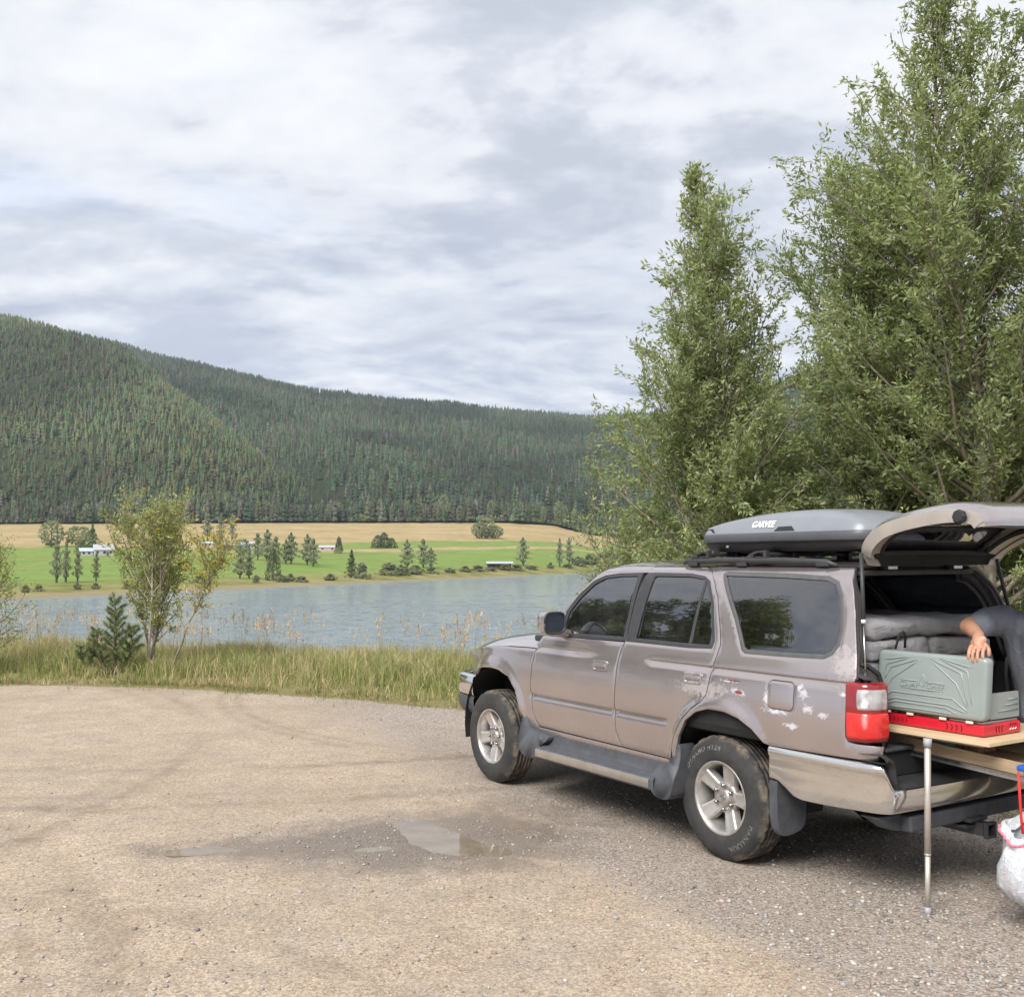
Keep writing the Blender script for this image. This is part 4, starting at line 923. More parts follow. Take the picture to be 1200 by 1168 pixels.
# ---- wheels
def build_wheel():
    w = bpy.data.objects.new('wheel', None); COL.objects.link(w); w.parent = CAR
    W2 = .113; R = WR; prof = [(.205, -.095), (.215, -.105), (.245, -W2 - .006), (.290, -W2 - .010), (.325, -W2), (.348, -.100), (.360, -.088), (.366, -.078)]
    tread = []
    for y0, y1 in ((-.078, -.052), (-.044, -.020), (-.012, .012), (.020, .044), (.052, .078)): tread += [(R - .010, y0 - .0015), (R - .0008 - 2.2 * y0 * y0 * .12, y0), (R - .0008 - 2.2 * y1 * y1 * .12, y1), (R - .010, y1 + .0015)]
    pr = prof + tread[1:-1] + [(r, -h) for r, h in prof[::-1]]
    ty = lathe('tyre', pr, RUBBER_T, w, 96); 
    me = ty.data
    # tread blocks: cut notches by pulling down every few segments of the outer ribs
    n = len(pr)
    for i in range(96):
        for k, (r, y) in enumerate(pr):
            if r > R - .006 and (abs(y) > .03) and (i % 4 == (0 if y > 0 else 2)):
                v = me.vertices[i * n + k]; s = (R - .008) / math.hypot(v.co.x, v.co.y); v.co.x *= s; v.co.y *= s
    for p in me.polygons: p.use_smooth = True
    ty.rotation_euler = (PI / 2, 0, 0)
    rim = lathe('rim', [(.196, -.09), (.205, .092), (.2225, .100), (.2235, .106), (.217, .110), (.206, .104), (.199, .085), (.190, .04), (.184, -.03), (.184, -.07), (.06, -.075), (.0, -.075)], ALLOY, w, 64); rim.rotation_euler = (-PI / 2, 0, 0)
    br = lathe('brake_disc', [(.0, -.02), (.15, -.02), (.15, -.032), (0, -.032)], IRON, w, 40); br.rotation_euler = (-PI / 2, 0, 0)
    hub = lathe('hub', [(.100, .02), (.098, .050), (.090, .062), (.060, .064), (.052, .058), (.050, .070), (.044, .078), (.030, .080), (.0, .081)], ALLOY, w, 48); hub.rotation_euler = (-PI / 2, 0, 0)
    sp0 = None
    for i in range(5):
        if sp0 is None:
            rows = []
            for r, hw, yf, dp in ((.078, .040, .062, .05), (.105, .041, .066, .05), (.14, .044, .074, .05), (.17, .048, .080, .05), (.198, .053, .086, .045)):
                rows.append([(-hw - .006, r, yf - dp), (-hw, r, yf - .012), (-hw + .004, r, yf - .002), (-hw + .014, r, yf), (-hw * .45, r, yf - .003), (0, r, yf - .004), (hw * .45, r, yf - .003), (hw - .014, r, yf), (hw - .004, r, yf - .002), (hw, r, yf - .012), (hw + .006, r, yf - dp)])
            V = [(p[0], p[1], p[2]) for r in rows for p in r]; nn = 11; Fc = [(a * nn + j, a * nn + j + 1, (a + 1) * nn + j + 1, (a + 1) * nn + j) for a in range(4) for j in range(nn - 1)]
            sp0 = new_mesh('spoke', V, Fc, True)
        s = link('spoke', sp0, None if i else ALLOY, w); s.rotation_euler = (-PI / 2, 0, 0); s.rotation_euler = (Matrix.Rotation(-PI / 2, 3, 'X') @ Matrix.Rotation(math.radians(20 + 72 * i), 3, 'Z')).to_euler()
    ln = None
    for i in range(6):
        a = math.radians(30 + 60 * i)
        if ln is None: l0 = lathe('lug_nut', [(.0125, .050), (.0125, .078), (.009, .086), (0, .087)], STEEL_D, w, 10); ln = l0.data
        else: l0 = link('lug_nut', ln, None, w)
        l0.rotation_euler = (-PI / 2, 0, 0); l0.location = (.0715 * math.cos(a), 0, .0715 * math.sin(a))
    # raised emblem of three ovals on the cap
    em = []
    for rx, rz, k in ((.021, .0145, 0), (.007, .0135, 1), (.0155, .0055, 2)):
        P = [(rx * math.cos(a), .0815, rz * math.sin(a) + (.006 if k == 2 else 0)) for a in np.linspace(0, 2 * PI, 25)]; em.append(tube_arrays(P, .0016, 5))
    V = np.concatenate([e[0] for e in em]); Fq = np.concatenate([em[0][1], em[1][1] + len(em[0][0]), em[2][1] + len(em[0][0]) + len(em[1][0])]); link('cap_emblem', np_mesh('cap_emblem', V, Fq, True), STEEL_D, w)
    # raised white-ish lettering on the sidewall
    for s_, a0, size in (('DYNAMO HTZ4', 118, .046), ('HANKOOK', -47, .050)):
        me = text_mesh(s_, size, .0015, .0008, 0, 1.1); r0 = .302
        for v in me.vertices:
            x, y, z = v.co
            if a0 > 180: r = r0 - y; a = math.radians(a0) + x / r0
            else: r = r0 + y; a = math.radians(a0) - x / r0
            yw = .113 + .0095 + z * 1.0 - 5.5 * max(0, r - .285) ** 2 * 1.6 - max(0, r - .325) * .3; v.co = (-r * math.cos(a), yw, r * math.sin(a))
        lt = link('tyre_lettering', me, LETTER, w)
    return w
def mat_tyre():
    t = NT('dusty_tyre'); v = t.coord('Object'); p = t.n('ShaderNodeSeparateXYZ'); t.L.new(v, p.inputs[0])
    r = t.math('SQRT', t.math('ADD', t.math('POWER', p.outputs[0], 2.0), t.math('POWER', p.outputs[1], 2.0)))
    mud = t.math('MULTIPLY', t.ramp(r, [(.335, 0), (.356, 1)]), t.ramp(t.noise(v, 7, 6, .7), [(.46, 0), (.62, .6)]))
    col = t.mix(mud, t.ramp(t.noise(v, 12, 5, .65), [(.3, (.028, .028, .029)), (.7, (.055, .053, .050))]), (.26, .205, .14))
    t.set(Base_Color=col, Roughness=.82, Specular_IOR_Level=.3); t.bump(t.noise(v, 90, 3), .2, .002); return t.m
RUBBER_T = mat_tyre(); ALLOY = NT('dusty_alloy'); _v = ALLOY.coord('Object'); ALLOY.set(Base_Color=ALLOY.ramp(ALLOY.noise(_v, 9, 6, .7), [(.32, (.33, .28, .23)), (.6, (.58, .56, .54))]), Metallic=.75, Roughness=ALLOY.ramp(ALLOY.noise(_v, 14, 5), [(.3, .32), (.7, .5)])); ALLOY = ALLOY.m
IRON = simple('brake_iron', (.10, .085, .075), .6, .6, .2, 20); STEEL_D = simple('dull_steel', (.34, .34, .35), .3, 1.0, .15, 60); LETTER = simple('faded_white_lettering', (.14, .138, .13), .8, 0, .25, 40)
def copy_tree(o, parent=None):
    c = o.copy(); COL.objects.link(c)
    if parent is not None: c.parent = parent
    for ch in list(o.children): copy_tree(ch, c)
    return c
W0 = build_wheel(); W0.location = (0, .715, WR)
W1 = copy_tree(W0, CAR); [bpy.data.objects.remove(o) for o in list(W1.children) if o.name.startswith('tyre_lettering')]; W1.location = (2.675, .715, WR); W1.rotation_euler = (0, math.radians(-26), 0)
W2_ = copy_tree(W0, CAR); W2_.location = (0, -.715, WR); W2_.rotation_euler = (0, 0, PI)
W3 = copy_tree(W0, CAR); W3.location = (2.675, -.715, WR); W3.rotation_euler = (0, math.radians(40), PI)

# ---- wheel-house liners, underbody, axles
for s in (1, -1):
    for uc, rr, zc in ((-.03, .455, .455), (2.62, .52, .43)):
        rows = [[(uc + rr * math.cos(a), s * v, zc + rr * math.sin(a)) for a in np.linspace(-.25, PI + .25, 17)] for v in (.80, .45)]
        rows.append([(uc, s * .45, zc)] * 17); loft('wheel_house', rows, DARK, CAR)
box('underbody', (1.1, 0, .50), (3.3, 1.30, .12), DARK, CAR, bev=.02); box('fuel_tank', (-.55, -.1, .47), (.62, .8, .18), DARK, CAR, bev=.05)
tube('rear_axle', [(0, .66, WR), (0, -.66, WR)], .045, IRON, CAR); tube('front_axle', [(2.675, .66, WR), (2.675, -.66, WR)], .035, IRON, CAR)
tube('exhaust_pipe', [(1.2, -.25, .36), (.3, -.45, .40), (-.4, -.55, .42), (-1.0, -.62, .40)], .032, IRON, CAR)

# ---- running boards, mud flaps
for s in (1, -1):
    rows = []
    for u in np.linspace(1.80, .46, 14):
        rows.append([(u, s * y, z) for y, z in ((.80, .515), (.838, .505), (.848, .46), (.86, .440), (.876, .436), (.884, .431), (.894, .435), (.902, .430), (.912, .434), (.920, .428), (.932, .431), (.946, .424), (.955, .412), (.955, .352), (.94, .342), (.80, .36))])
    rb_ = loft('running_board', rows, PLASTIC, CAR)
    loft('board_trim', [[(u, s * y, z) for y, z in ((.950, .417), (.9585, .4135), (.9605, .405), (.9605, .364), (.957, .358), (.950, .356))] for u in (1.808, 1.79, 1.2, .52, .50)], ALUB, rb_)
    # moulded guard behind the front wheel
    def fm(p, v0): return (p[0], s * v0, p[1])
    P = soft([(2.125, .665), (2.132, .54), (2.10, .42), (2.05, .345), (1.99, .325), (1.80, .335), (1.80, .44), (1.735, .47), (1.735, .52), (1.95, .525), (2.04, .56)], 2)
    extrude_poly('mud_guard', P, lambda p: (p[0], s * (.935 - .10 * max(0, (p[1] - .40)) / .26), p[1]), lambda p: (p[0], s * .74, p[1]), PLASTIC, CAR, bev=.016, seg=3, smooth=True)
    P = soft([(.50, .335), (.40, .305), (.305, .318), (.285, .40), (.29, .52), (.302, .655), (.345, .648), (.372, .54), (.42, .515), (.50, .50)], 2)
    extrude_poly('mud_guard', P, lambda p: (p[0], s * (.955 - .09 * smooth01(np.array([(p[1] - .38) / .2]))[0]), p[1]), lambda p: (p[0], s * .74, p[1]), PLASTIC, CAR, bev=.016, seg=3, smooth=True)
    P = soft([(.842, .56), (.850, .36), (.835, .27), (.80, .245), (.67, .262), (.615, .30), (.605, .56)], 2, keep=(0, 6))
    extrude_poly('mud_flap', P, lambda p: (-.475 - .03 * (.56 - p[1]) - .03 * smooth01(np.array([(p[0] - .78) / .07]))[0] * -1.5, s * p[0], p[1]), lambda p: (-.490 - .03 * (.56 - p[1]), s * p[0], p[1]), PLASTIC, CAR, bev=.003)

# ---- mirrors, roof rails, antenna-free roof
for s in (1, -1):
    P = [(1.66, .995), (1.70, 1.045), (1.72, 1.0), (1.70, .90), (1.66, .885)]
    rows = []
    for k, (uu, sc) in enumerate(((1.548, .90), (1.553, .97), (1.575, 1.0), (1.62, .96), (1.67, .78), (1.70, .42), (1.708, .05))):
        rows.append([(uu, s * (.955 + .098 * sc * math.copysign(abs(math.cos(a)) ** .55, math.cos(a))), 1.355 + .084 * sc * math.copysign(abs(math.sin(a)) ** .55, math.sin(a))) for a in np.linspace(0, 2 * PI, 29)[:-1]])
    mr = loft('side_mirror', rows, PAINT, CAR, closed_u=True)
    rim_ = [(1.547, s * (.955 + .089 * math.copysign(abs(math.cos(a)) ** .55, math.cos(a))), 1.355 + .076 * math.copysign(abs(math.sin(a)) ** .55, math.sin(a))) for a in np.linspace(0, 2 * PI, 33)]
    tube('mirror_rim', rim_, .009, TRIM, mr, 6)
    MIRR = simple('mirror_glass', (.16, .18, .21), .06, .9, .05, 3) if s == 1 else MIRR
    V = [(1.5515, s * .955, 1.355)] + [(1.5515, p[1], p[2]) for p in rim_[:-1]]; link('mirror_glass', new_mesh('mirror_glass', V, [(0, i + 1, (i + 1) % 32 + 1) for i in range(32)]), MIRR, mr)
    extrude_poly('mirror_foot', soft([(1.74, 1.30), (1.60, 1.30), (1.58, 1.262), (1.62, 1.236), (1.72, 1.236)], 2), lambda p: (p[0], s * .885, p[1] + .02), lambda p: (p[0], s * .775, p[1]), PAINT, mr, bev=.006)
    rl = tube('roof_rail', [(.60, s * .545, 1.785), (.56, s * .548, 1.803), (.2, s * .55, 1.808), (-.3, s * .55, 1.805), (-.62, s * .548, 1.797), (-.70, s * .545, 1.778)], [.010, .019, .020, .020, .018, .008], TRIM, CAR, 8)
    for uu in (.5, .05, -.6): box('rail_foot', (uu, s * .548, 1.785), (.09, .035, .03), TRIM, rl, bev=.006)

# ---- inside: floor, dashboard, seats, steering wheel
box('cargo_floor', (-.05, 0, .74), (1.95, 1.22, .06), DARK, CAR, bev=.01); box('cabin_floor', (1.4, 0, .58), (1.2, 1.36, .06), DARK, CAR)
extrude_poly('dashboard', soft([(1.98, .70), (1.98, 1.20), (1.70, 1.21), (1.55, 1.14), (1.52, .95), (1.62, .70)], 2), lambda p: (p[0], .70, p[1]), lambda p: (p[0], -.70, p[1]), INTERIOR, CAR)
_a = Vector((1.40, .36, 1.10)); sw = [(1.40 - .06 * math.sin(a), .36 + .185 * math.cos(a), 1.10 + .175 * math.sin(a)) for a in np.linspace(0, 2 * PI, 33)]
swo = tube('steering_wheel', sw, .015, TRIM, CAR, 8); tube('steering_hub', [(1.62, .36, 1.02), (1.40, .36, 1.10)], [.03, .055], TRIM, swo, 10); tube('steering_spoke', [(1.40, .19, 1.10), (1.40, .53, 1.10)], .018, TRIM, swo, 6)
SEATM = simple('black_seat_fabric', (.020, .020, .022), .9, 0, .3, 25, .2)
for s in (1, -1):
    st = extrude_poly('seat', soft([(1.45, .70), (1.45, .86), (1.38, .90), (1.02, .87), (.94, .95), (.80, 1.44), (.72, 1.46), (.70, 1.40), (.82, .86), (.86, .70)], 2), lambda p: (p[0], s * .62, p[1]), lambda p: (p[0], s * .14, p[1]), SEATM, CAR, bev=.04, seg=3, smooth=True)
    extrude_poly('headrest', soft([(.76, 1.50), (.66, 1.50), (.64, 1.66), (.70, 1.70), (.75, 1.68)], 2), lambda p: (p[0], s * .52, p[1]), lambda p: (p[0], s * .24, p[1]), SEATM, st, bev=.03, seg=3, smooth=True)
# ------------------------------------------------------------------ things on, in and behind the car (all placed in the car's frame)
def car_thing(name, label, cat, uvz, group=None):
    w = car_world(*uvz); o = thing(name, label, cat, w, CAR_RZ, group); o['_o'] = 0; del o['_o']; return o
# ---- roof box on two cross bars
BOXG = simple('grey_roof_box_plastic', (.21, .222, .245), .32, 0, .06, 5, .04); BOXD = simple('dark_roof_box_band', (.075, .08, .09), .42, 0, .1, 8); BOXB = simple('black_roof_box_base', (.022, .022, .024), .5, 0, .2, 10)
WHITE_PRINT = simple('white_lettering', (.80, .80, .80), .5, 0, .03, 20)
rb0 = (-.15, 0, 1.855); RB = car_thing('roof_cargo_box', 'grey and black rooftop cargo box with white lettering on car roof', 'cargo box', rb0)
US = [.635, .61, .52, .32, .08, -.18, -.40, -.60, -.74, -.80]; ZT = [1.975, 2.005, 2.050, 2.092, 2.120, 2.130, 2.124, 2.100, 2.050, 1.985]; HW = [.25, .34, .41, .438, .445, .445, .445, .44, .41, .33]
def box_rows(fn, n=40):
    out = []
    for u in np.linspace(US[0], US[-1], n):
        zt = float(pchip(-u, [-x for x in US], ZT)); w = float(pchip(-u, [-x for x in US], HW)); out.append([(u - rb0[0], y, z - rb0[2]) for y, z in fn(u, zt, w)])
    return out
def sec_lid(u, zt, w):
    zs = max(1.985, 1.985 + (zt - 1.985) * .62); hf = [(w - .004, 1.980), (w - .006, 1.985), (w - .035 * (zs - 1.985) / .09 - .004, zs - .006), (w - .045 * (zs - 1.985) / .09 - .012, zs + .003), (w * .82, zs + (zt - zs) * .45), (w * .6, zs + (zt - zs) * .78), (w * .3, zt - .002), (0, zt)]
    return hf + [(-a, b) for a, b in hf[-2::-1]]
lid = loft('box_lid', box_rows(sec_lid), BOXG, RB)
def sec_band(u, zt, w): 
    hf = [(w - .012, 1.924), (w + .002, 1.926), (w + .007, 1.935), (w + .006, 1.972), (w - .001, 1.981), (w - .02, 1.984)]
    return hf + [(-a, b) for a, b in hf[::-1]]
loft('lid_rim', box_rows(sec_band), BOXD, RB)
def sec_base(u, zt, w):
    k = smooth01(np.array([(u + .80) / .25]))[0] * smooth01(np.array([(.635 - u) / .12]))[0]
    hf = [(w - .014, 1.926), (w - .018, 1.90), (w - .05, 1.872), (w - .09, 1.862 + (1 - k) * .02), (0, 1.858 + (1 - k) * .02)]
    return hf + [(-a, b) for a, b in hf[-2::-1]]
loft('box_base', box_rows(sec_base), BOXB, RB)
me = text_mesh('GARVEE', .054, .002, .0018, .28, 1.0)
def lid_side(u, z):
    zt = float(pchip(-u, [-x for x in US], ZT)); w = float(pchip(-u, [-x for x in US], HW)); zs = max(1.99, 1.985 + (zt - 1.985) * .62); return w - .006 - .033 * (z - 1.985) / (zs - 1.985) * (zs - 1.985) / .09
for v in me.vertices:
    x, y, z = v.co; u = -.01 - x; zz = 2.033 + y * 1.0; v.co = (u - rb0[0], lid_side(u, zz) + .0025 + z, zz - rb0[2])
link('lettering', me, WHITE_PRINT, RB)
for u0, u1 in ((.575, .43), (-.115, -.285)):
    P = [(u0, 1.989), (u0 - .03, 2.016), (u1 + .035, 2.018), (u1, 1.989)]
    extrude_poly('box_latch', P, lambda p: (p[0] - rb0[0], lid_side(p[0], p[1]) + .004, p[1] - rb0[2]), lambda p: (p[0] - rb0[0], lid_side(p[0], p[1]) - .02, p[1] - rb0[2]), BOXB, RB, bev=.002)
tube('box_lock', [(.31 - rb0[0], float(pchip(-.31, [-x for x in US], HW)) - .03, 1.897 - rb0[2]), (.31 - rb0[0], float(pchip(-.31, [-x for x in US], HW)) - .008, 1.897 - rb0[2])], .009, STEEL, RB, 10)
for uc in (.43, -.08):
    cb = box('cross_bar', (uc - rb0[0], 0, 1.845 - rb0[2]), (.07, 1.06, .024), TRIM, RB, bev=.008)
    for s in (1, -1):
        for P in ([(.095, 1.816), (.05, 1.842), (.0, 1.857), (-.085, 1.862), (-.085, 1.850), (-.02, 1.847), (.035, 1.832), (.06, 1.816)], [(.06, 1.816), (.035, 1.832), (.012, 1.829), (.03, 1.816)], [(-.06, 1.816), (-.085, 1.816), (-.085, 1.852), (-.06, 1.848)], [(.012, 1.816), (-.06, 1.816), (-.06, 1.822), (.005, 1.824)]):
            extrude_poly('bar_foot', P, lambda p: (uc + p[0] - rb0[0], s * .562, p[1] + .008 - rb0[2]), lambda p: (uc + p[0] - rb0[0], s * .535, p[1] + .008 - rb0[2]), TRIM, cb)
    for yy in (.25, -.25): box('box_clamp', (uc - rb0[0], yy, 1.838 - rb0[2]), (.10, .05, .05), TRIM, cb, bev=.01)

# ---- slide-out plywood table with a folding leg, and the drawer below it
PLY = NT('plywood'); _v = PLY.coord('Object', (1, 1, 1)); _g = PLY.coord('Object', (2, 30, 30))
PLY.set(Base_Color=PLY.mix(.4, PLY.ramp(PLY.noise(_g, 2.2, 6, .6), [(.3, (.50, .36, .21)), (.7, (.68, .53, .34))]), PLY.ramp(PLY.noise(_v, 3, 4), [(.35, (.52, .39, .24)), (.65, (.66, .52, .34))])), Roughness=.62); PLY = PLY.m
PLYD = NT('worn_plywood'); _g = PLYD.coord('Object', (3, 40, 40)); PLYD.set(Base_Color=PLYD.ramp(PLYD.noise(_g, 1.8, 6, .65), [(.3, (.30, .215, .13)), (.7, (.46, .35, .225))]), Roughness=.75); PLYD = PLYD.m
ALU = simple('satin_aluminium', (.55, .51, .45), .50, .55, .08, 30); SLIDE = simple('zinc_slide', (.42, .43, .44), .33, .9, .12, 50); GREYP = simple('grey_plastic_cap', (.32, .33, .35), .5, 0, .1, 20)
t0 = (-1.30, .30, .0); TB = car_thing('slide_out_table', 'plywood slide-out table with one thin metal leg at the car tailgate', 'table', t0)
def R_(p): return (p[0] - t0[0], p[1] - t0[1], p[2] - t0[2])
box('table_top', R_((-1.02, .20, .900)), (1.22, .74, .020), PLY, TB, bev=.002); box('top_support', R_((-1.0, .20, .8845)), (1.16, .70, .010), PLYD, TB)
lg = tube('leg', [R_((-1.293, .585, .882)), R_((-1.296, .612, .30))], .0165, ALU, TB, 14); tube('lower_tube', [R_((-1.296, .612, .305)), R_((-1.2975, .626, .03))], .0135, ALU, lg, 14)
tube('leg_foot', [R_((-1.2975, .625, .045)), R_((-1.2975, .626, .002))], [.0165, .0175], GREYP, lg, 12); tube('leg_socket', [R_((-1.293, .584, .889)), R_((-1.294, .588, .845))], .0215, GREYP, lg, 14); tube('leg_joint', [R_((-1.296, .612, .31)), R_((-1.296, .612, .302))], .0175, ALU, lg, 14)
for vv in (.055,):
    sl = box('slide_rail', R_((-1.34, vv, .855)), (.56, .014, .044), SLIDE, TB, bev=.003); box('slide_inner', R_((-1.46, vv + .009, .855)), (.30, .010, .026), STEEL_D, sl, bev=.002)
    for uu in (-1.58, -1.50, -1.42, -1.2): tube('slide_screw', [R_((uu, vv + .010, .855)), R_((uu, vv + .017, .855))], .006, STEEL_D, sl, 8)
d0 = (-1.30, .2, .70); DR = car_thing('pulled_out_drawer', 'long plywood drawer pulled out below the slide-out table', 'drawer', d0)
def D_(p): return (p[0] - d0[0], p[1] - d0[1], p[2] - d0[2])
def slab(name, a, b, h0, h1, th, mat, par, D=D_):
    (ua, va, za), (ub, vb, zb) = a, b; V = [D((ua, va, za)), D((ub, vb, zb)), D((ub, vb, zb + h1)), D((ua, va, za + h0)), D((ua, va - th, za)), D((ub, vb - th, zb)), D((ub, vb - th, zb + h1)), D((ua, va - th, za + h0))]
    return link(name, new_mesh(name, V, [(0, 1, 2, 3), (7, 6, 5, 4), (0, 4, 5, 1), (3, 2, 6, 7), (1, 5, 6, 2), (0, 3, 7, 4)]), mat, par)
slab('drawer_side', (-.70, .42, .800), (-1.80, .42, .745), .070, .058, .014, PLYD, DR); slab('drawer_side', (-.70, -.05, .800), (-1.80, -.05, .745), .070, .058, .014, PLYD, DR)
slab('drawer_bottom', (-.70, .405, .797), (-1.79, .405, .742), .008, .008, .44, PLYD, DR); box('drawer_front', D_((-1.806, .185, .778)), (.014, .50, .075), PLYD, DR, bev=.002)
sr = slab('slide_rail', (-.80, .430, .768), (-1.79, .430, .716), .026, .026, .010, SLIDE, DR); slab('slide_inner', (-1.0, .436, .774), (-1.70, .436, .737), .012, .012, .008, STEEL_D, sr)
def bagbox(name, label, cat, c, s, mat, bev=.02, seg=3):
    o = box(name, (0, 0, 0), s, mat, None, bev=bev, seg=seg, smooth=True); o.location = car_world(*c); o.rotation_euler = (0, 0, CAR_RZ); return tag(o, label, cat)
bagbox('dish_towel', 'folded teal towel lying in the plywood drawer', 'towel', (-1.18, .28, .833), (.24, .18, .035), simple('teal_cloth', (.10, .34, .32), .9, 0, .2, 14, .3))
bagbox('cutlery_basket', 'brown speckled basket in the plywood drawer', 'basket', (-1.36, .28, .826), (.14, .16, .04), simple('brown_speckled', (.16, .10, .06), .8, 0, .6, 60, .3), .012)
tl_ = tube('barbecue_lighter', [car_world(-.88, .452, .874), car_world(-.95, .452, .870), car_world(-1.02, .452, .866)], [.006, .010, .011], simple('red_lighter_plastic', (.45, .02, .03), .35, 0, .1, 20)); tag(tl_, 'red and black lighter tucked beside the table support', 'lighter')

# ---- two-burner camp stove with its lid raised
STG = simple('sage_grey_enamel', (.27, .31, .30), .36, 0, .06, 6, .03, None, .25); STR = simple('red_enamel', (.55, .012, .028), .30, 0, .08, 8, .02, None, .4); LATCH = simple('cream_latch', (.66, .62, .50), .5, 0, .08, 20)
s0 = (-1.22, .29, .91); ST = car_thing('camp_stove', 'red two-burner camp stove with embossed grey-green lid standing open', 'stove', s0)
def S_(p): return (p[0] - s0[0], p[1] - s0[1], p[2] - s0[2])
bm = bmesh.new(); box_bm(bm, S_((-1.215, .295, .944)), (.625, .325, .062), None, .012, 3)
base_ = link('stove_body', bm_mesh('stove_body', bm, True), STR, ST); base_.data.polygons.foreach_set('use_smooth', [False] * len(base_.data.polygons))
box('stove_top', S_((-1.215, .295, .980)), (.60, .30, .010), STEEL, ST, bev=.003)
for uc in (-1.07, -1.36):
    bn = lathe('burner', [(.0, .018), (.035, .018), (.045, .010), (.050, -.002), (.0, -.002)], STEEL_D, ST, 20); bn.location = S_((uc, .28, .987))
for vv in (.18, .24, .30, .36, .42): tube('grate_bar', [S_((-.93, vv, 1.004)), S_((-1.50, vv, 1.004))], .004, STEEL_D, ST, 6)
for uu in (-.93, -1.215, -1.50): tube('grate_bar', [S_((uu, .16, 1.0)), S_((uu, .44, 1.0))], .005, STEEL_D, ST, 6)
LT0, LT1 = Vector((-.890, .472, .992)), Vector((-1.548, .472, .992)); LUP = Vector((-.030, .006, .322))    # lid bottom edge and its up vector
LX = (LT1 - LT0); LN = Vector((0, 1, 0)); Llen = LX.length; LXn = LX.normalized(); LYn = LUP.normalized(); Lhgt = LUP.length; LNn = LXn.cross(LYn); LNn = -LNn if LNn.y < 0 else LNn
def lidp(s, t, o=0.): p = LT0 + LX * s + LUP * t + LNn * o; return S_(p)
P = round_rect(.5 * Llen, .5 * Lhgt, Llen, Lhgt, .030, 6)
def lidring(P, o): return [lidp(a / Llen, b / Lhgt, o) for a, b in P]
ri = [lidring(offset_poly(P, d), o) for d, o in ((.020, -.048), (.003, -.050), (0, -.040), (0, -.008), (.004, .002), (.012, .006), (.022, .007))]
ldo = loft('stove_lid', ri, STG, ST, closed_u=True, cap=True)
def ct(x, y):     # outline points of the pressing, in fractions of the lid
    s = (x - 58) / 838.0; top = 130 + 80 * s; bot = 590 + 110 * s; return s, 1 - (y - top) / (bot - top)
def rib(pts, r=.0045):
    P3 = [lidp(*ct(*p), .0068) for p in pts]; Q = []
    for a, b in zip(P3, P3[1:]): Q += [Vector(a).lerp(Vector(b), k / 4) for k in range(4)]
    Q.append(Vector(P3[-1])); rr = [r * .2] + [r] * (len(Q) - 2) + [r * .2]; tube('lid_rib', Q, rr, STG, ldo, 6)
for pts in ([(110, 208), (335, 185)], [(338, 190), (135, 243), (78, 492)], [(405, 203), (172, 268), (120, 360)], [(402, 210), (188, 352), (82, 500)], [(474, 204), (716, 324), (776, 582)], [(478, 214), (682, 402), (770, 592)], [(548, 204), (805, 285)], [(556, 212), (762, 312), (802, 572)],
            [(78, 527), (190, 459), (660, 520), (782, 627)], [(120, 530), (212, 510), (622, 568), (772, 632)], [(150, 558), (212, 536), (616, 592), (702, 642)], [(145, 572), (400, 598), (680, 640)], [(255, 368), (395, 380)], [(440, 388), (605, 408)], [(258, 428), (600, 466)]): rib(pts)
for word, cx, cy in (('CAMP', 325, 405), ('CHEF', 527, 427)):
    me = text_mesh(word, .042, .0035, .0006, 0, 1.12); s_, t_ = ct(cx, cy)
    for v in me.vertices: x, y, z = v.co; v.co = lidp(s_ + x / Llen, t_ + (y - x * .02) / Lhgt, .0068 + z)
    link('embossed_lettering', me, STG, ldo)
s_, t_ = ct(428, 390); fl = [(0, .044), (.010, .022), (.017, .004), (.013, -.014), (.0, -.022), (-.013, -.014), (-.017, .004), (-.008, .018), (-.004, .03)]
tube('embossed_flame', [lidp(s_ + a / Llen, t_ + b / Lhgt, .0068) for a, b in fl + fl[:1]], .003, STG, ldo, 6)
for k, uu in enumerate((-.955, -1.10, -1.30, -1.455)): box('stove_latch', S_((uu, .464, .981)), (.040, .012, .014), LATCH, ST, bev=.003)
# swinging wind guard on the short end
gd = extrude_poly('wind_guard', round_rect(.242, 1.057, .255, .132, .010), lambda p: S_((-1.506, p[0], p[1])), lambda p: S_((-1.498, p[0], p[1])), STG, ST)
for zz, v0 in ((1.085, .21), (1.058, .24), (1.030, .30)): tube('guard_rib', [S_((-1.507, .125, zz)), S_((-1.507, v0, zz))], .004, STG, gd, 6)
# vents cut in the red body: crescents along the side and on the end
VENT = simple('vent_shadow', (.05, .003, .005), .8)
def crescent(name, c, r, side, flip=1):
    P3 = []
    for a in np.linspace(-1.0, 1.0, 9):
        x = flip * (r * math.cos(a) - r * .6); z = r * 1.15 * math.sin(a); P3.append(S_((c[0] - x, c[1], c[2] + z)) if side else S_((c[0], c[1] - x, c[2] + z)))
    tube(name, P3, [.0008] + [.0028] * 7 + [.0008], VENT, base_, 5)
for k in range(4): crescent('vent', (-1.315 - .028 * k, .4578, .943), .017, True)
for k in range(5): crescent('vent', (-.965 - .026 * k, .4578, .945), .011, True)
for k in range(3): crescent('vent', (-1.5278, .345 - .024 * k, .945), .019, False, -1)
for k in range(3):
    for zz in (.935, .957): tube('vent', [S_((-1.528, .235 - .022 * k, zz)), S_((-1.528, .222 - .022 * k, zz + .006))], .0028, VENT if zz > .94 else WHITE_PRINT, base_, 5)

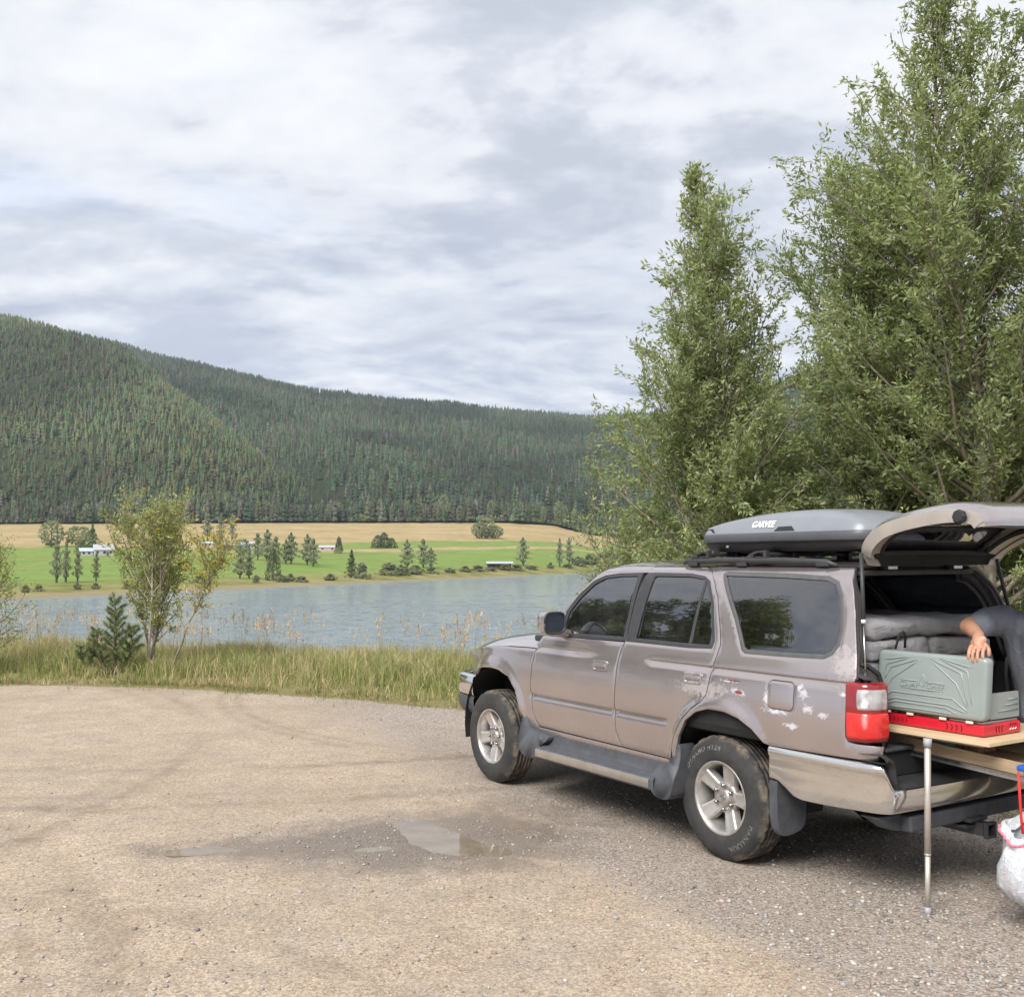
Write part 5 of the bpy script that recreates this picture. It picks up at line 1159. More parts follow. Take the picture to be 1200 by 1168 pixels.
# ---- folded mattress and bedding in the load space
def mat_fabric(name, col, sc=9):
    t = NT(name); v = t.coord('Object'); t.set(Base_Color=t.ramp(t.noise(v, 6, 5, .6), [(.3, tuple(x * .82 for x in col)), (.7, tuple(x * 1.12 for x in col))]), Roughness=.92, Specular_IOR_Level=.2)
    h = t.math('ADD', t.noise(v, sc, 4, .6, 1.2), t.math('MULTIPLY', t.noise(v, 300, 2), .08)); t.bump(h, .55, .03); return t.m
BED = mat_fabric('grey_quilt', (.33, .325, .335))
m0 = (-.35, 0, 1.05); MT = car_thing('folded_mattress', 'folded grey mattress stacked in layers inside the open car', 'mattress', m0)
def pillow(name, c, s, rad, amp, seed, mat, par, org, nu=26, nv=34):
    bm = bmesh.new(); bmesh.ops.create_cube(bm, size=1.0); bmesh.ops.subdivide_edges(bm, edges=bm.edges[:], cuts=18, use_grid_fill=True)
    for v in bm.verts:
        p = v.co.copy(); q = Vector((abs(p.x) * s[0] - s[0] / 2 + rad, abs(p.y) * s[1] - s[1] / 2 + rad, abs(p.z) * s[2] - s[2] / 2 + rad)); w = Vector((p.x * s[0], p.y * s[1], p.z * s[2]))
        cc = Vector([math.copysign(max(0, min(abs(w[i]), s[i] / 2 - rad)), w[i]) for i in range(3)]); d = w - cc
        if d.length > 1e-6: w = cc + d.normalized() * rad
        n1 = mnoise.fractal(Vector((w.x * 5 + seed, w.y * 5, w.z * 9)), .6, 2.0, 4); w += Vector((.4, .15, 1)) * amp * n1 + Vector((-1, 0, 0)) * amp * .8 * mnoise.noise(Vector((w.y * 9, w.z * 14, seed)))
        v.co = w + Vector(c) - Vector(org)
    return link(name, bm_mesh(name, bm, True), mat, par)
pillow('cushion', (-.30, .02, 1.418), (1.25, 1.12, .115), .045, .016, 1, BED, MT, m0); pillow('cushion', (-.30, .30, 1.305), (1.25, .56, .115), .045, .016, 2, BED, MT, m0); pillow('cushion', (-.30, -.28, 1.30), (1.25, .58, .115), .045, .018, 3, BED, MT, m0); pillow('cushion', (-.28, .02, 1.195), (1.25, 1.12, .11), .04, .014, 4, BED, MT, m0)
pillow('cushion_flap', (-.82, -.53, 1.16), (.16, .17, .24), .04, .02, 7, BED, MT, m0)
bagbox('bed_platform', 'dark plywood sleeping platform under the mattress', 'platform', (-.28, 0, 1.125), (1.2, 1.14, .02), PLYD, .004); bagbox('storage_box', 'black plastic storage box under the bed platform', 'box', (-.62, -.40, .955), (.5, .42, .30), PLASTIC, .03); bagbox('drawer_cabinet', 'dark wooden drawer cabinet inside the load space', 'cabinet', (-.25, .22, .95), (1.15, .78, .32), simple('dark_cabinet', (.05, .04, .032), .7, 0, .2, 10), .01)
sp_ = tube('strap_loop', [car_world(-.965, .40, 1.315), car_world(-.985, .385, 1.40), car_world(-.99, .36, 1.41), car_world(-.985, .335, 1.385), car_world(-.975, .33, 1.32)], .007, SEATM, None, 8); tag(sp_, 'black carrying strap looped over the grey mattress', 'strap')
box('wheel_tub', (-.02, .70, .88), (1.0, .26, .26), DARK, CAR, bev=.06); box('wheel_tub', (-.02, -.70, .88), (1.0, .26, .26), DARK, CAR, bev=.06); box('side_trim', (-.72, -.68, .98), (.55, .10, .42), INTERIOR, CAR, bev=.03); box('side_trim', (-.72, .68, .98), (.55, .10, .42), INTERIOR, CAR, bev=.03)
bagbox('duffel_bag', 'black duffel bag on top of the mattress behind the seats', 'bag', (.10, -.10, 1.565), (.28, .80, .15), SEATM, .05)

# ---- rubbish bag hanging from the drawer end
BAGM = NT('thin_white_plastic'); _v = BAGM.coord('Object'); _p = BAGM.n('ShaderNodeSeparateXYZ'); BAGM.L.new(_v, _p.inputs[0])
_c = BAGM.ramp(BAGM.noise(_v, 5, 3), [(.38, (.78, .78, .79)), (.55, (.66, .68, .72)), (.66, (.78, .68, .70))]); _c = BAGM.mix(BAGM.math('MULTIPLY', BAGM.ramp(BAGM.noise(_v, 4.2, 2, .5, .6), [(.55, 0), (.62, 1)]), BAGM.ramp(_p.outputs[2], [(.30, .75), (.42, 0)])), _c, (.45, .70, .70))
BAGM.set(Base_Color=_c, Roughness=.32, Transmission_Weight=.0, Subsurface_Weight=.15, Subsurface_Radius=(.02, .02, .02)); BAGM.bump(BAGM.noise(_v, 17, 6, .7, 1.6), .9, .03); BAGM = BAGM.m
PINK = simple('pink_drawstring', (.85, .20, .28), .45, 0, .1, 12)
b0 = (-1.745, .44, 0.13); GB = car_thing('rubbish_bag', 'white plastic rubbish bag with pink drawstring hanging beside the plywood drawer', 'bag', b0)
rows = []; ns = 72
for z, rx, ry, cx in ((.0, .02, .02, -.03), (.004, .07, .06, -.03), (.03, .115, .10, -.02), (.09, .145, .125, -.01), (.18, .150, .13, -.01), (.27, .135, .12, -.02), (.34, .125, .115, -.025), (.395, .135, .125, -.03), (.425, .130, .118, -.04), (.430, .115, .10, -.04), (.38, .10, .09, -.03)):
    row = []
    for i in range(ns):
        a = 2 * PI * i / ns; f = 1 + .16 * mnoise.noise(Vector((math.cos(a) * 2.2, math.sin(a) * 2.2, z * 6))) + .10 * mnoise.noise(Vector((math.cos(a) * 6, math.sin(a) * 6, z * 16))) + .03 * math.sin(9 * a + z * 20) * smooth01(np.array([z / .3]))[0]
        row.append((rx * f * math.cos(a), ry * f * math.sin(a) + cx, z + (.085 * math.sin(a + 3.6) + .02 * math.sin(3 * a)) * smooth01(np.array([(z - .25) / .15]))[0]))
    rows.append(row)
loft('bag_skin', rows, BAGM, GB, closed_u=True)
hem = rows[7]; tube('drawstring_hem', [(p[0] * 1.03, p[1] * 1.03, p[2] + .006) for p in hem] + [(hem[0][0] * 1.03, hem[0][1] * 1.03, hem[0][2] + .006)], .006, PINK, GB, 6)
REDS = simple('red_webbing', (.62, .03, .03), .7, 0, .12, 40, .2)
for dx, dv in ((-.0, .075), (-.03, .03)): tube('hanging_strap', [(dx, dv, .66), (dx, dv - .005, .52), (dx * .5, dv - .01, .44), (dx, dv - .02, .36)], .0065, REDS, GB, 6)
cl = box('strap_clip', (-.01, .042, .672), (.05, .06, .028), simple('blue_clip', (.02, .10, .45), .4, 0, .1, 20), GB, bev=.008)
# ------------------------------------------------------------------ the person reaching over the stove
def blob_body(name, chains, balls, voxel, mat, parent=None, smooth=4, disp=0.0, seed=0.):
    """one continuous skin: tapered limbs and volumes fused by a voxel remesh"""
    bm = bmesh.new()
    for pts, rad in chains:
        P = [Vector(p) for p in pts]; C = catmull([Vector((*p,)) for p in P], 5); Rr = [v.x for v in catmull([Vector((r, 0, 0)) for r in rad], 5)]
        V, Fq = tube_arrays([tuple(c) for c in C], Rr, 14); vs = [bm.verts.new(tuple(v)) for v in V]
        for f in Fq: bm.faces.new([vs[i] for i in f])
        bm.faces.new([vs[i] for i in range(13, -1, -1)]); bm.faces.new(vs[-14:])
        for c, r in ((C[0], Rr[0]), (C[-1], Rr[-1])):
            g = bmesh.ops.create_icosphere(bm, subdivisions=2, radius=r * .99)['verts']; bmesh.ops.translate(bm, vec=c, verts=g)
    for c, s, rot in balls:
        g = bmesh.ops.create_icosphere(bm, subdivisions=3, radius=1.0)['verts']; bmesh.ops.scale(bm, vec=s, verts=g)
        if rot is not None: bmesh.ops.rotate(bm, cent=(0, 0, 0), matrix=rot, verts=g)
        bmesh.ops.translate(bm, vec=c, verts=g)
    me = bm_mesh(name + '_raw', bm); o = bpy.data.objects.new(name, me); COL.objects.link(o)
    m = o.modifiers.new('r', 'REMESH'); m.mode = 'VOXEL'; m.voxel_size = voxel; m.use_smooth_shade = True
    m = o.modifiers.new('s', 'SMOOTH'); m.iterations = smooth; m.factor = .5
    if voxel < .005: m = o.modifiers.new('d', 'DECIMATE'); m.ratio = .30
    dg = bpy.context.evaluated_depsgraph_get(); dg.update(); m2 = bpy.data.meshes.new_from_object(o.evaluated_get(dg)); bpy.data.objects.remove(o); bpy.data.meshes.remove(me)
    if disp:
        n = len(m2.vertices); co = np.zeros(n * 3); m2.vertices.foreach_get('co', co); co = co.reshape(-1, 3); nr = np.zeros(n * 3); m2.vertices.foreach_get('normal', nr); nr = nr.reshape(-1, 3)
        w = fbm(co[:, 0] * 9 + co[:, 1] * 5 + seed, co[:, 2] * 7 - co[:, 1] * 4, 3, 8) * .6 + fbm((co[:, 0] + co[:, 1]) * 22 + seed, co[:, 2] * 6 + co[:, 0] * 9, 2, 15) * .5
        m2.vertices.foreach_set('co', (co + nr * (w * disp)[:, None]).ravel())
    m2.polygons.foreach_set('use_smooth', [True] * len(m2.polygons)); m2.update(); return link(name, m2, mat, parent)
def mat_skin():
    t = NT('tanned_skin'); v = t.coord('Object'); t.set(Base_Color=t.ramp(t.noise(v, 14, 5, .6), [(.3, (.44, .225, .145)), (.7, (.55, .30, .20))]), Roughness=.5, Subsurface_Weight=.12, Subsurface_Radius=(.012, .005, .003)); t.bump(t.noise(v, 120, 3), .12, .002); return t.m
SKIN = mat_skin()
def mat_shirt():
    t = NT('slate_blue_jersey'); v = t.coord('Object'); t.set(Base_Color=t.ramp(t.noise(v, 5, 5, .6), [(.3, (.17, .185, .22)), (.7, (.215, .232, .27))]), Roughness=.9, Specular_IOR_Level=.2); t.bump(t.math('ADD', t.noise(v, 13, 4, .6, 1.0), t.math('MULTIPLY', t.noise(v, 420, 2), .05)), .5, .02); return t.m
p0 = (-1.50, -.36, 0); PR = car_thing('person', 'person in slate blue T-shirt and olive trousers holding the stove lid', 'person', p0)
def Q(u, v, z): return (u - p0[0] + (.065 if v < .02 and z < 1.52 and u < -1.27 else 0), v - p0[1], z)
# right arm (towards the car) reaches over the lid; forearm comes forward, hand closes on the top edge
SH, EL, WRI = Q(-1.30, -.20, 1.465), Q(-1.285, .205, 1.450), Q(-1.455, .37, 1.418)
LS, LE, LW = Q(-1.70, -.24, 1.45), Q(-1.78, -.13, 1.19), Q(-1.66, .02, 1.03)
chains = [([Q(-1.50, -.36, .96), Q(-1.50, -.34, 1.10), Q(-1.50, -.28, 1.28), Q(-1.50, -.24, 1.42), Q(-1.50, -.22, 1.50), Q(-1.50, -.195, 1.58)], [.125, .118, .125, .115, .062, .055]),
          ([SH, Q(-1.285, .0, 1.462), EL, Q(-1.36, .285, 1.442), WRI], [.056, .048, .042, .039, .029]),
          ([LS, Q(-1.75, -.19, 1.32), LE, Q(-1.73, -.06, 1.11), LW], [.054, .046, .040, .036, .028]),
          ([LW, Q(-1.63, .06, 1.0), Q(-1.61, .10, .985)], [.030, .036, .026]),
          ([Q(-1.41, -.37, .93), Q(-1.40, -.34, .50), Q(-1.41, -.38, .30), Q(-1.41, -.40, .09)], [.088, .056, .052, .040]), ([Q(-1.60, -.37, .93), Q(-1.62, -.35, .50), Q(-1.63, -.38, .30), Q(-1.63, -.40, .09)], [.088, .056, .052, .040])]
balls = [(Q(-1.50, -.165, 1.685), (.072, .092, .112), None), (Q(-1.50, -.125, 1.645), (.058, .062, .075), None), (Q(-1.50, -.068, 1.665), (.013, .022, .020), None), (Q(-1.426, -.17, 1.675), (.010, .018, .030), None), (Q(-1.574, -.17, 1.675), (.010, .018, .030), None), (Q(-1.50, -.085, 1.625), (.024, .014, .009), None),
         (Q(-1.30, -.205, 1.455), (.07, .062, .066), None), (Q(-1.70, -.235, 1.44), (.07, .062, .066), None), (Q(-1.50, -.36, .95), (.165, .115, .10), None)]
# the hand: palm and four bent fingers over the lid, thumb on the near side
PALM = [Q(-1.455, .37, 1.418), Q(-1.478, .405, 1.398), Q(-1.497, .432, 1.372)]
chains.append((PALM, [.030, .030, .027])); balls.append((Q(-1.483, .412, 1.388), (.048, .028, .030), Matrix.Rotation(.5, 3, 'Y')))
for k, (du, ln) in enumerate(((.036, .92), (.012, 1.05), (-.012, 1.0), (-.036, .82))):
    a = Vector(Q(-1.500 + du * 1.05, .442, 1.366)); b = a + Vector((-.006, .030 * ln, -.022 * ln)); c = b + Vector((-.004, .012 * ln, -.036 * ln)); d = c + Vector((-.001, -.010, -.022 * ln)); chains.append(([a, b, c, d], [.0105, .0092, .0088, .0075]))
a = Vector(Q(-1.508, .405, 1.378)); chains.append(([a, a + Vector((-.036, .018, -.024)), a + Vector((-.040, .022, -.052))], [.014, .012, .0095]))
blob_body('body', chains, balls, .0040, SKIN, PR, 2)
SHIRT = mat_shirt(); TROU = simple('olive_trousers', (.115, .10, .058), .9, 0, .15, 9, .25)
blob_body('t_shirt', [([Q(-1.50, -.365, .93), Q(-1.50, -.345, 1.10), Q(-1.50, -.285, 1.28), Q(-1.50, -.245, 1.42), Q(-1.50, -.225, 1.475)], [.150, .150, .148, .130, .075]),
                      ([Q(-1.42, -.365, .93), Q(-1.42, -.345, 1.10), Q(-1.41, -.28, 1.28), Q(-1.38, -.235, 1.42)], [.135, .132, .132, .105]), ([Q(-1.58, -.365, .93), Q(-1.58, -.345, 1.10), Q(-1.59, -.28, 1.28), Q(-1.62, -.235, 1.42)], [.135, .132, .132, .105]),
                      ([SH, Q(-1.288, -.05, 1.458), Q(-1.283, .10, 1.448)], [.088, .080, .072]), ([LS, Q(-1.75, -.19, 1.32), Q(-1.765, -.16, 1.26)], [.085, .078, .072])],
          [(Q(-1.31, -.205, 1.448), (.088, .085, .086), None), (Q(-1.69, -.235, 1.435), (.088, .085, .086), None)], .010, SHIRT, PR, 4, .012, 2.)
blob_body('trousers', [([Q(-1.42, -.37, .98), Q(-1.40, -.345, .52), Q(-1.41, -.385, .12)], [.118, .086, .082]), ([Q(-1.59, -.37, .98), Q(-1.62, -.355, .52), Q(-1.63, -.385, .12)], [.118, .086, .082])], [(Q(-1.505, -.365, .93), (.19, .135, .12), None)], .012, TROU, PR, 4, .010, 5.)
SHOE = simple('dark_shoe', (.04, .035, .032), .7, 0, .2, 20, .2); HAIR = simple('dark_brown_hair', (.035, .022, .014), .7, 0, .4, 90, .6)
for uu in (-1.41, -1.63): blob_body('shoe', [([Q(uu, -.43, .055), Q(uu, -.34, .055), Q(uu, -.24, .045)], [.052, .05, .040])], [], .012, SHOE, PR, 3)
blob_body('hair', [], [(Q(-1.50, -.185, 1.715), (.080, .095, .095), None), (Q(-1.50, -.215, 1.66), (.074, .068, .085), None)], .009, HAIR, PR, 2, .008, 9.)
EYE = simple('eye_white', (.75, .73, .70), .2); IRIS = simple('brown_iris', (.05, .025, .012), .2)
for du in (.029, -.029):
    bm = bmesh.new(); bmesh.ops.create_icosphere(bm, subdivisions=2, radius=.0125); e = link('eye', bm_mesh('eye', bm, True), EYE, PR); e.location = Q(-1.50 + du, -.083, 1.682); bm = bmesh.new(); bmesh.ops.create_icosphere(bm, subdivisions=2, radius=.006); i_ = link('iris', bm_mesh('iris', bm, True), IRIS, e); i_.location = (0, .0085, 0)
# ------------------------------------------------------------------ trees and shrubs near by: tapered limbs, twigs and single leaves
def mat_leaf(name, trans=.48, rough=.55):
    t = NT(name); c = t.attr('tint'); v = t.coord('Object')
    geo = t.n('ShaderNodeNewGeometry'); pale = t.mix(geo.outputs['Backfacing'], c, t.mix(.45, c, (.30, .33, .24)))     # paler leaf undersides
    t.set(Base_Color=pale, Roughness=rough, Specular_IOR_Level=.35)
    tr = t.n('ShaderNodeBsdfTranslucent'); t.L.new(t.mix(.5, c, (.30, .36, .05)), tr.inputs[0]); m = t.n('ShaderNodeMixShader'); m.inputs[0].default_value = trans
    t.L.new(t.b.outputs[0], m.inputs[1]); t.L.new(tr.outputs[0], m.inputs[2]); t.L.new(m.outputs[0], t.out.inputs[0]); return t.m
LEAF = mat_leaf('narrow_green_leaf'); NEEDLE = mat_leaf('pine_needle', .12, .6)
def mat_bark(name, a, b):
    t = NT(name); v = t.coord('Object', (1, 1, .35)); t.set(Base_Color=t.ramp(t.noise(v, 26, 6, .7), [(.3, a), (.7, b)]), Roughness=.9, Specular_IOR_Level=.2); t.bump(t.noise(v, 40, 5, .7), .6, .012); return t.m
BARK = mat_bark('pale_grey_bark', (.12, .10, .075), (.33, .29, .23)); BARKD = mat_bark('dark_bark', (.05, .04, .03), (.15, .115, .085)); SNAG = mat_bark('weathered_dead_wood', (.28, .25, .22), (.48, .45, .41))
class Tubes:
    def __init__(s): s.V = []; s.F = []; s.n = 0
    def add(s, pts, rad, sides):
        V, Fq = tube_arrays(pts, rad, sides); s.V.append(V); s.F.append(Fq + s.n); s.n += len(V)
    def obj(s, name, mat, parent): return link(name, np_mesh(name, np.concatenate(s.V), np.concatenate(s.F), True), mat, parent)
def rot_rand(rng, d, lo, hi):
    """direction at an angle lo..hi from d"""
    a = rng.uniform(lo, hi); p = rng.normal(size=3); p -= d * (p @ d); p /= np.linalg.norm(p) + 1e-9; return d * math.cos(a) + p * math.sin(a)
def leaf_mesh(name, base, dirn, size, width, tint, rng, fold=.25):
    """base, dirn (n,3): two-sided folded blade of four triangles' worth of outline"""
    n = len(base); d = dirn / (np.linalg.norm(dirn, axis=1)[:, None] + 1e-9); r = rng.normal(size=(n, 3)); r -= d * (r * d).sum(1)[:, None]; r /= np.linalg.norm(r, axis=1)[:, None] + 1e-9
    w = np.cross(d, r); L = size[:, None]; W = (size * width)[:, None]
    a = base; tip = base + d * L - r * L * .12; m = base + d * L * .45
    l = m + w * W * .5 + r * W * fold; q = m - w * W * .5 + r * W * fold
    V = np.stack([a, l, tip, q], 1).reshape(-1, 3); i = np.arange(n) * 4
    Fc = np.concatenate([np.stack([i, i + 1, i + 2], 1), np.stack([i, i + 2, i + 3], 1)])
    return np_mesh(name, V, Fc, False, {'tint': np.repeat(tint, 4, 0)})
GREEN_SET = np.array([[.34, .41, .165], [.29, .365, .145], [.40, .46, .205], [.21, .275, .10], [.48, .505, .26]])
YEL_SET = 1.1 * np.array([[.39, .40, .15], [.43, .43, .16], [.32, .37, .16], [.48, .45, .15], [.27, .32, .14]])
def leafy_tree(name, label, loc, H, env, seed, nbr=60, leaf=.07, lw=.30, dens=55., tints=GREEN_SET, trunk_r=.10, lean=(0, 0), bark=None, group=None, elev=(28, 66), zlo=.10, stems=1, yellow=0., yel=(.55, .42, .03), sub=7.0, droop=0.0, spread_leaf=.05, inner=.15):
    rng = np.random.default_rng(seed); root = thing(name, label, 'tree', loc, 0, group); T = Tubes(); LB, LD = [], []
    nb = int(nbr / stems)
    for st in range(stems):
        off = rng.normal(0, .04, 2) if stems > 1 else np.zeros(2); hl = H * (1 if st == 0 else rng.uniform(.72, .97)); aim = np.array(lean, float) + (rng.normal(0, .16, 2) * H if stems > 1 else 0)
        zz = np.linspace(0, 1, 12); wob = np.cumsum(rng.normal(0, .012 * H, (12, 2)), 0) * np.sin(zz * PI)[:, None] * .6
        tp = np.stack([off[0] + aim[0] * zz ** 1.3 + wob[:, 0], off[1] + aim[1] * zz ** 1.3 + wob[:, 1], hl * zz], 1); T.add(tp, trunk_r * (1 - zz * .93) ** 1.1 * (1 if st == 0 else .75), 8)
        for b in range(nb):
            f = zlo + (1 - zlo) * ((b + rng.uniform(0, 1)) / nb) ** .92; f = min(f, .985); s0_ = np.array([np.interp(f, zz, tp[:, k]) for k in range(3)])
            az = b * 2.399 + rng.uniform(-.5, .5) + st; Rm = env(f) * rng.uniform(.68, 1.18); e = math.radians(elev[0] + (elev[1] - elev[0]) * f + rng.uniform(-10, 10))
            L = Rm / max(.35, math.cos(e)); d = np.array([math.cos(az) * math.cos(e), math.sin(az) * math.cos(e), math.sin(e)]); P = [s0_]; dd = d.copy(); m = 7
            for k in range(m):
                dd = dd + rng.normal(0, .10, 3) + np.array([0, 0, .05 - droop * (k / m)]); dd /= np.linalg.norm(dd); P.append(P[-1] + dd * L / m)
            P = np.array(P); r0 = max(.006, trunk_r * .42 * (1 - f) + .004) * min(1, .4 + L / 1.6); T.add(P, np.linspace(r0, .003, m + 1), 5)
            for k in range(max(3, int(L * sub))):
                s_ = rng.uniform(inner, 1.0); i = s_ * m; i0 = min(int(i), m - 1); q = P[i0] * (1 - (i - i0)) + P[i0 + 1] * (i - i0); bd = P[i0 + 1] - P[i0]; bd /= np.linalg.norm(bd)
                sd = rot_rand(rng, bd, .45, 1.15); sd[2] += .15 - droop; sd /= np.linalg.norm(sd); sl = min(.75, max(.16, (.20 + .32 * (1 - s_)) * L * rng.uniform(.6, 1.25)))
                tw = [q]; 
                for w in range(3): sd = sd + rng.normal(0, .15, 3) + np.array([0, 0, .05 - droop * .5]); sd /= np.linalg.norm(sd); tw.append(tw[-1] + sd * sl / 3)
                tw = np.array(tw); T.add(tw, [.0045, .0035, .0025, .0012], 3)
                nl = int(sl * dens * rng.uniform(.7, 1.3)); s2 = rng.uniform(.08, 1.0, nl) * 2.999; j = s2.astype(int); fr = (s2 - j)[:, None]
                LB.append(tw[j] * (1 - fr) + tw[j + 1] * fr + rng.normal(0, spread_leaf, (nl, 3))); ld = np.repeat((tw[3] - tw[0])[None] / sl, nl, 0) * .8 + rng.normal(0, .55, (nl, 3)) + np.array([0, 0, -.12]); LD.append(ld)
    T.obj('trunk', bark or BARK, root)
    B, D = np.concatenate(LB), np.concatenate(LD); n = len(B); k = rng.integers(0, len(tints), n); clump = .5 + .5 * fbm(B[:, 0] * 1.3 + seed, B[:, 2] * 1.3 + B[:, 1] * .7, 2, seed)
    tint = tints[k] * rng.uniform(.78, 1.2, n)[:, None] * (.85 + .3 * clump)[:, None]
    if yellow: ym = rng.uniform(0, 1, n) < yellow * (.3 + 1.4 * clump); tint[ym] = np.array(yel) * rng.uniform(.7, 1.2, ym.sum())[:, None]
    link('crown', leaf_mesh('crown', B, D, leaf * rng.uniform(.5, 1.4, n), lw * 1.0, tint, rng), LEAF, root)
    return root, n
def E(pts): return lambda f: float(np.interp(f, [p[0] for p in pts], [p[1] for p in pts]))
def gz(x, y): return float(near_z(np.array([x]), np.array([y]))[0])
NL = 0
def put(name, label, x, y, *a, **k):
    global NL
    r, n = leafy_tree(name, label, (x, y, gz(x, y) - .05), *a, **k); NL += n; return r
put('aspen_tree', 'slender pointed leafy tree rising just behind the parked car roof', 2.66, 14.5, 7.2, E([(0, .9), (.12, 1.45), (.25, 1.70), (.38, 1.36), (.5, 1.08), (.6, .84), (.7, .64), (.8, .43), (.9, .2), (1, .02)]), 11, nbr=145, leaf=.074, lw=.36, dens=92, trunk_r=.075, lean=(-.10, 0), sub=6.6, spread_leaf=.035)
put('cottonwood_tree', 'tallest leafy tree with long bare limbs behind the raised tailgate', 6.15, 13.6, 9.6, E([(0, 1.5), (.15, 2.1), (.35, 2.35), (.52, 2.05), (.63, 1.25), (.72, .80), (.86, .48), (.95, .22), (1, .05)]), 12, nbr=140, leaf=.080, lw=.36, dens=84, trunk_r=.11, lean=(-.55, .0), sub=5.8, spread_leaf=.038, elev=(22, 66))
put('cottonwood_tree', 'broad leafy tree between the pointed tree and the tallest tree', 5.15, 15.2, 7.5, E([(0, 1.0), (.2, 1.45), (.45, 1.42), (.65, 1.1), (.82, .6), (1, .08)]), 13, nbr=120, leaf=.078, lw=.36, dens=84, trunk_r=.085, lean=(-.25, 0), sub=6.0, spread_leaf=.038)
put('cottonwood_tree', 'leafy tree with hanging branches at the edge of the grove beside the tallest tree', 7.9, 13.2, 11.2, E([(0, 1.5), (.2, 2.2), (.45, 2.2), (.6, 1.7), (.75, 1.45), (.9, .9), (1, .2)]), 14, nbr=100, leaf=.082, lw=.36, dens=66, trunk_r=.13, lean=(.1, 0), sub=6.5, droop=.05)
put('willow_shrub', 'dense willow shrub between the tree trunks behind the roof box', 3.9, 16.6, 3.9, E([(0, .9), (.3, 1.5), (.7, 1.2), (1, .3)]), 21, nbr=70, leaf=.085, dens=70, trunk_r=.03, stems=5, sub=7.5, zlo=.05)
put('willow_shrub', 'dense willow shrub below the broad leafy tree', 5.7, 15.9, 3.7, E([(0, .9), (.3, 1.5), (.7, 1.2), (1, .3)]), 22, nbr=70, leaf=.085, dens=70, trunk_r=.03, stems=5, sub=7.5, zlo=.05)
put('willow_shrub', 'pale green willow shrub beyond the raised tailgate strut', 7.2, 15.3, 3.6, E([(0, .9), (.3, 1.5), (.7, 1.2), (1, .3)]), 23, nbr=70, leaf=.085, dens=70, trunk_r=.03, stems=5, sub=7.5, zlo=.05, tints=GREEN_SET * 1.15)
put('willow_shrub', 'low willow shrub at the foot of the pointed tree', 1.9, 16.2, 2.4, E([(0, .7), (.4, 1.1), (1, .3)]), 24, nbr=45, leaf=.08, dens=46, trunk_r=.03, stems=4, sub=6, zlo=.05)
put('willow_shrub', 'willow shrub standing under the hanging branches of the grove edge tree', 9.2, 14.4, 3.6, E([(0, .9), (.3, 1.5), (.7, 1.2), (1, .3)]), 25, nbr=50, leaf=.09, dens=38, trunk_r=.035, stems=5, sub=6, zlo=.05)
# on the bank at the left: yellowing multi-stem tree, dead snag, young pine, loose willow
put('willow_tree', 'small yellowing multi-stem tree beside the young pine on the bank', -5.80, 17.0, 2.5, E([(0, .25), (.25, .42), (.5, .52), (.8, .38), (1, .10)]), 31, nbr=105, leaf=.058, lw=.42, dens=84, tints=YEL_SET, trunk_r=.03, stems=4, yellow=.06, zlo=.2, elev=(38, 72), sub=6.8, spread_leaf=.03)
put('willow_tree', 'leaning sapling with bright yellow leaves beside the multi-stem tree', -5.42, 16.8, 1.85, E([(0, .1), (.5, .2), (.8, .42), (1, .2)]), 32, nbr=34, leaf=.06, lw=.45, dens=40, tints=YEL_SET * np.array([1.2, 1.1, .8]), trunk_r=.024, lean=(.82, -.1), yellow=.55, yel=(.72, .54, .06), zlo=.5, sub=9)
put('willow_tree', 'loose willow bush with thin yellow-green leaves at the water side', -8.35, 16.6, 1.95, E([(0, .35), (.3, .62), (.7, .5), (1, .15)]), 33, nbr=60, leaf=.058, lw=.36, dens=48, tints=YEL_SET, trunk_r=.03, stems=4, yellow=.08, zlo=.15, sub=7)
sn = Tubes(); rs = np.random.default_rng(5); zz = np.linspace(0, 1, 9); sn.add(np.stack([.05 * zz + rs.normal(0, .01, 9), 0 * zz, 2.45 * zz], 1), .022 * (1 - zz * .85), 6)
for f, dx, dz in ((.45, -.38, .55), (.55, -.2, .5), (.5, .28, .5), (.65, -.14, .42), (.7, .1, .4), (.35, .3, .45)): sn.add(np.array([[.05 * f, 0, 2.45 * f], [.05 * f + dx * .6, .03, 2.45 * f + dz * .45], [.05 * f + dx, .05, 2.45 * f + dz]]), [.010, .007, .003], 5)
sn_o = sn.obj('dead_sapling', SNAG, None); sn_o.location = (-5.78, 16.8, gz(-5.78, 16.8)); tag(sn_o, 'bare grey dead sapling standing in front of the yellowing tree', 'tree')
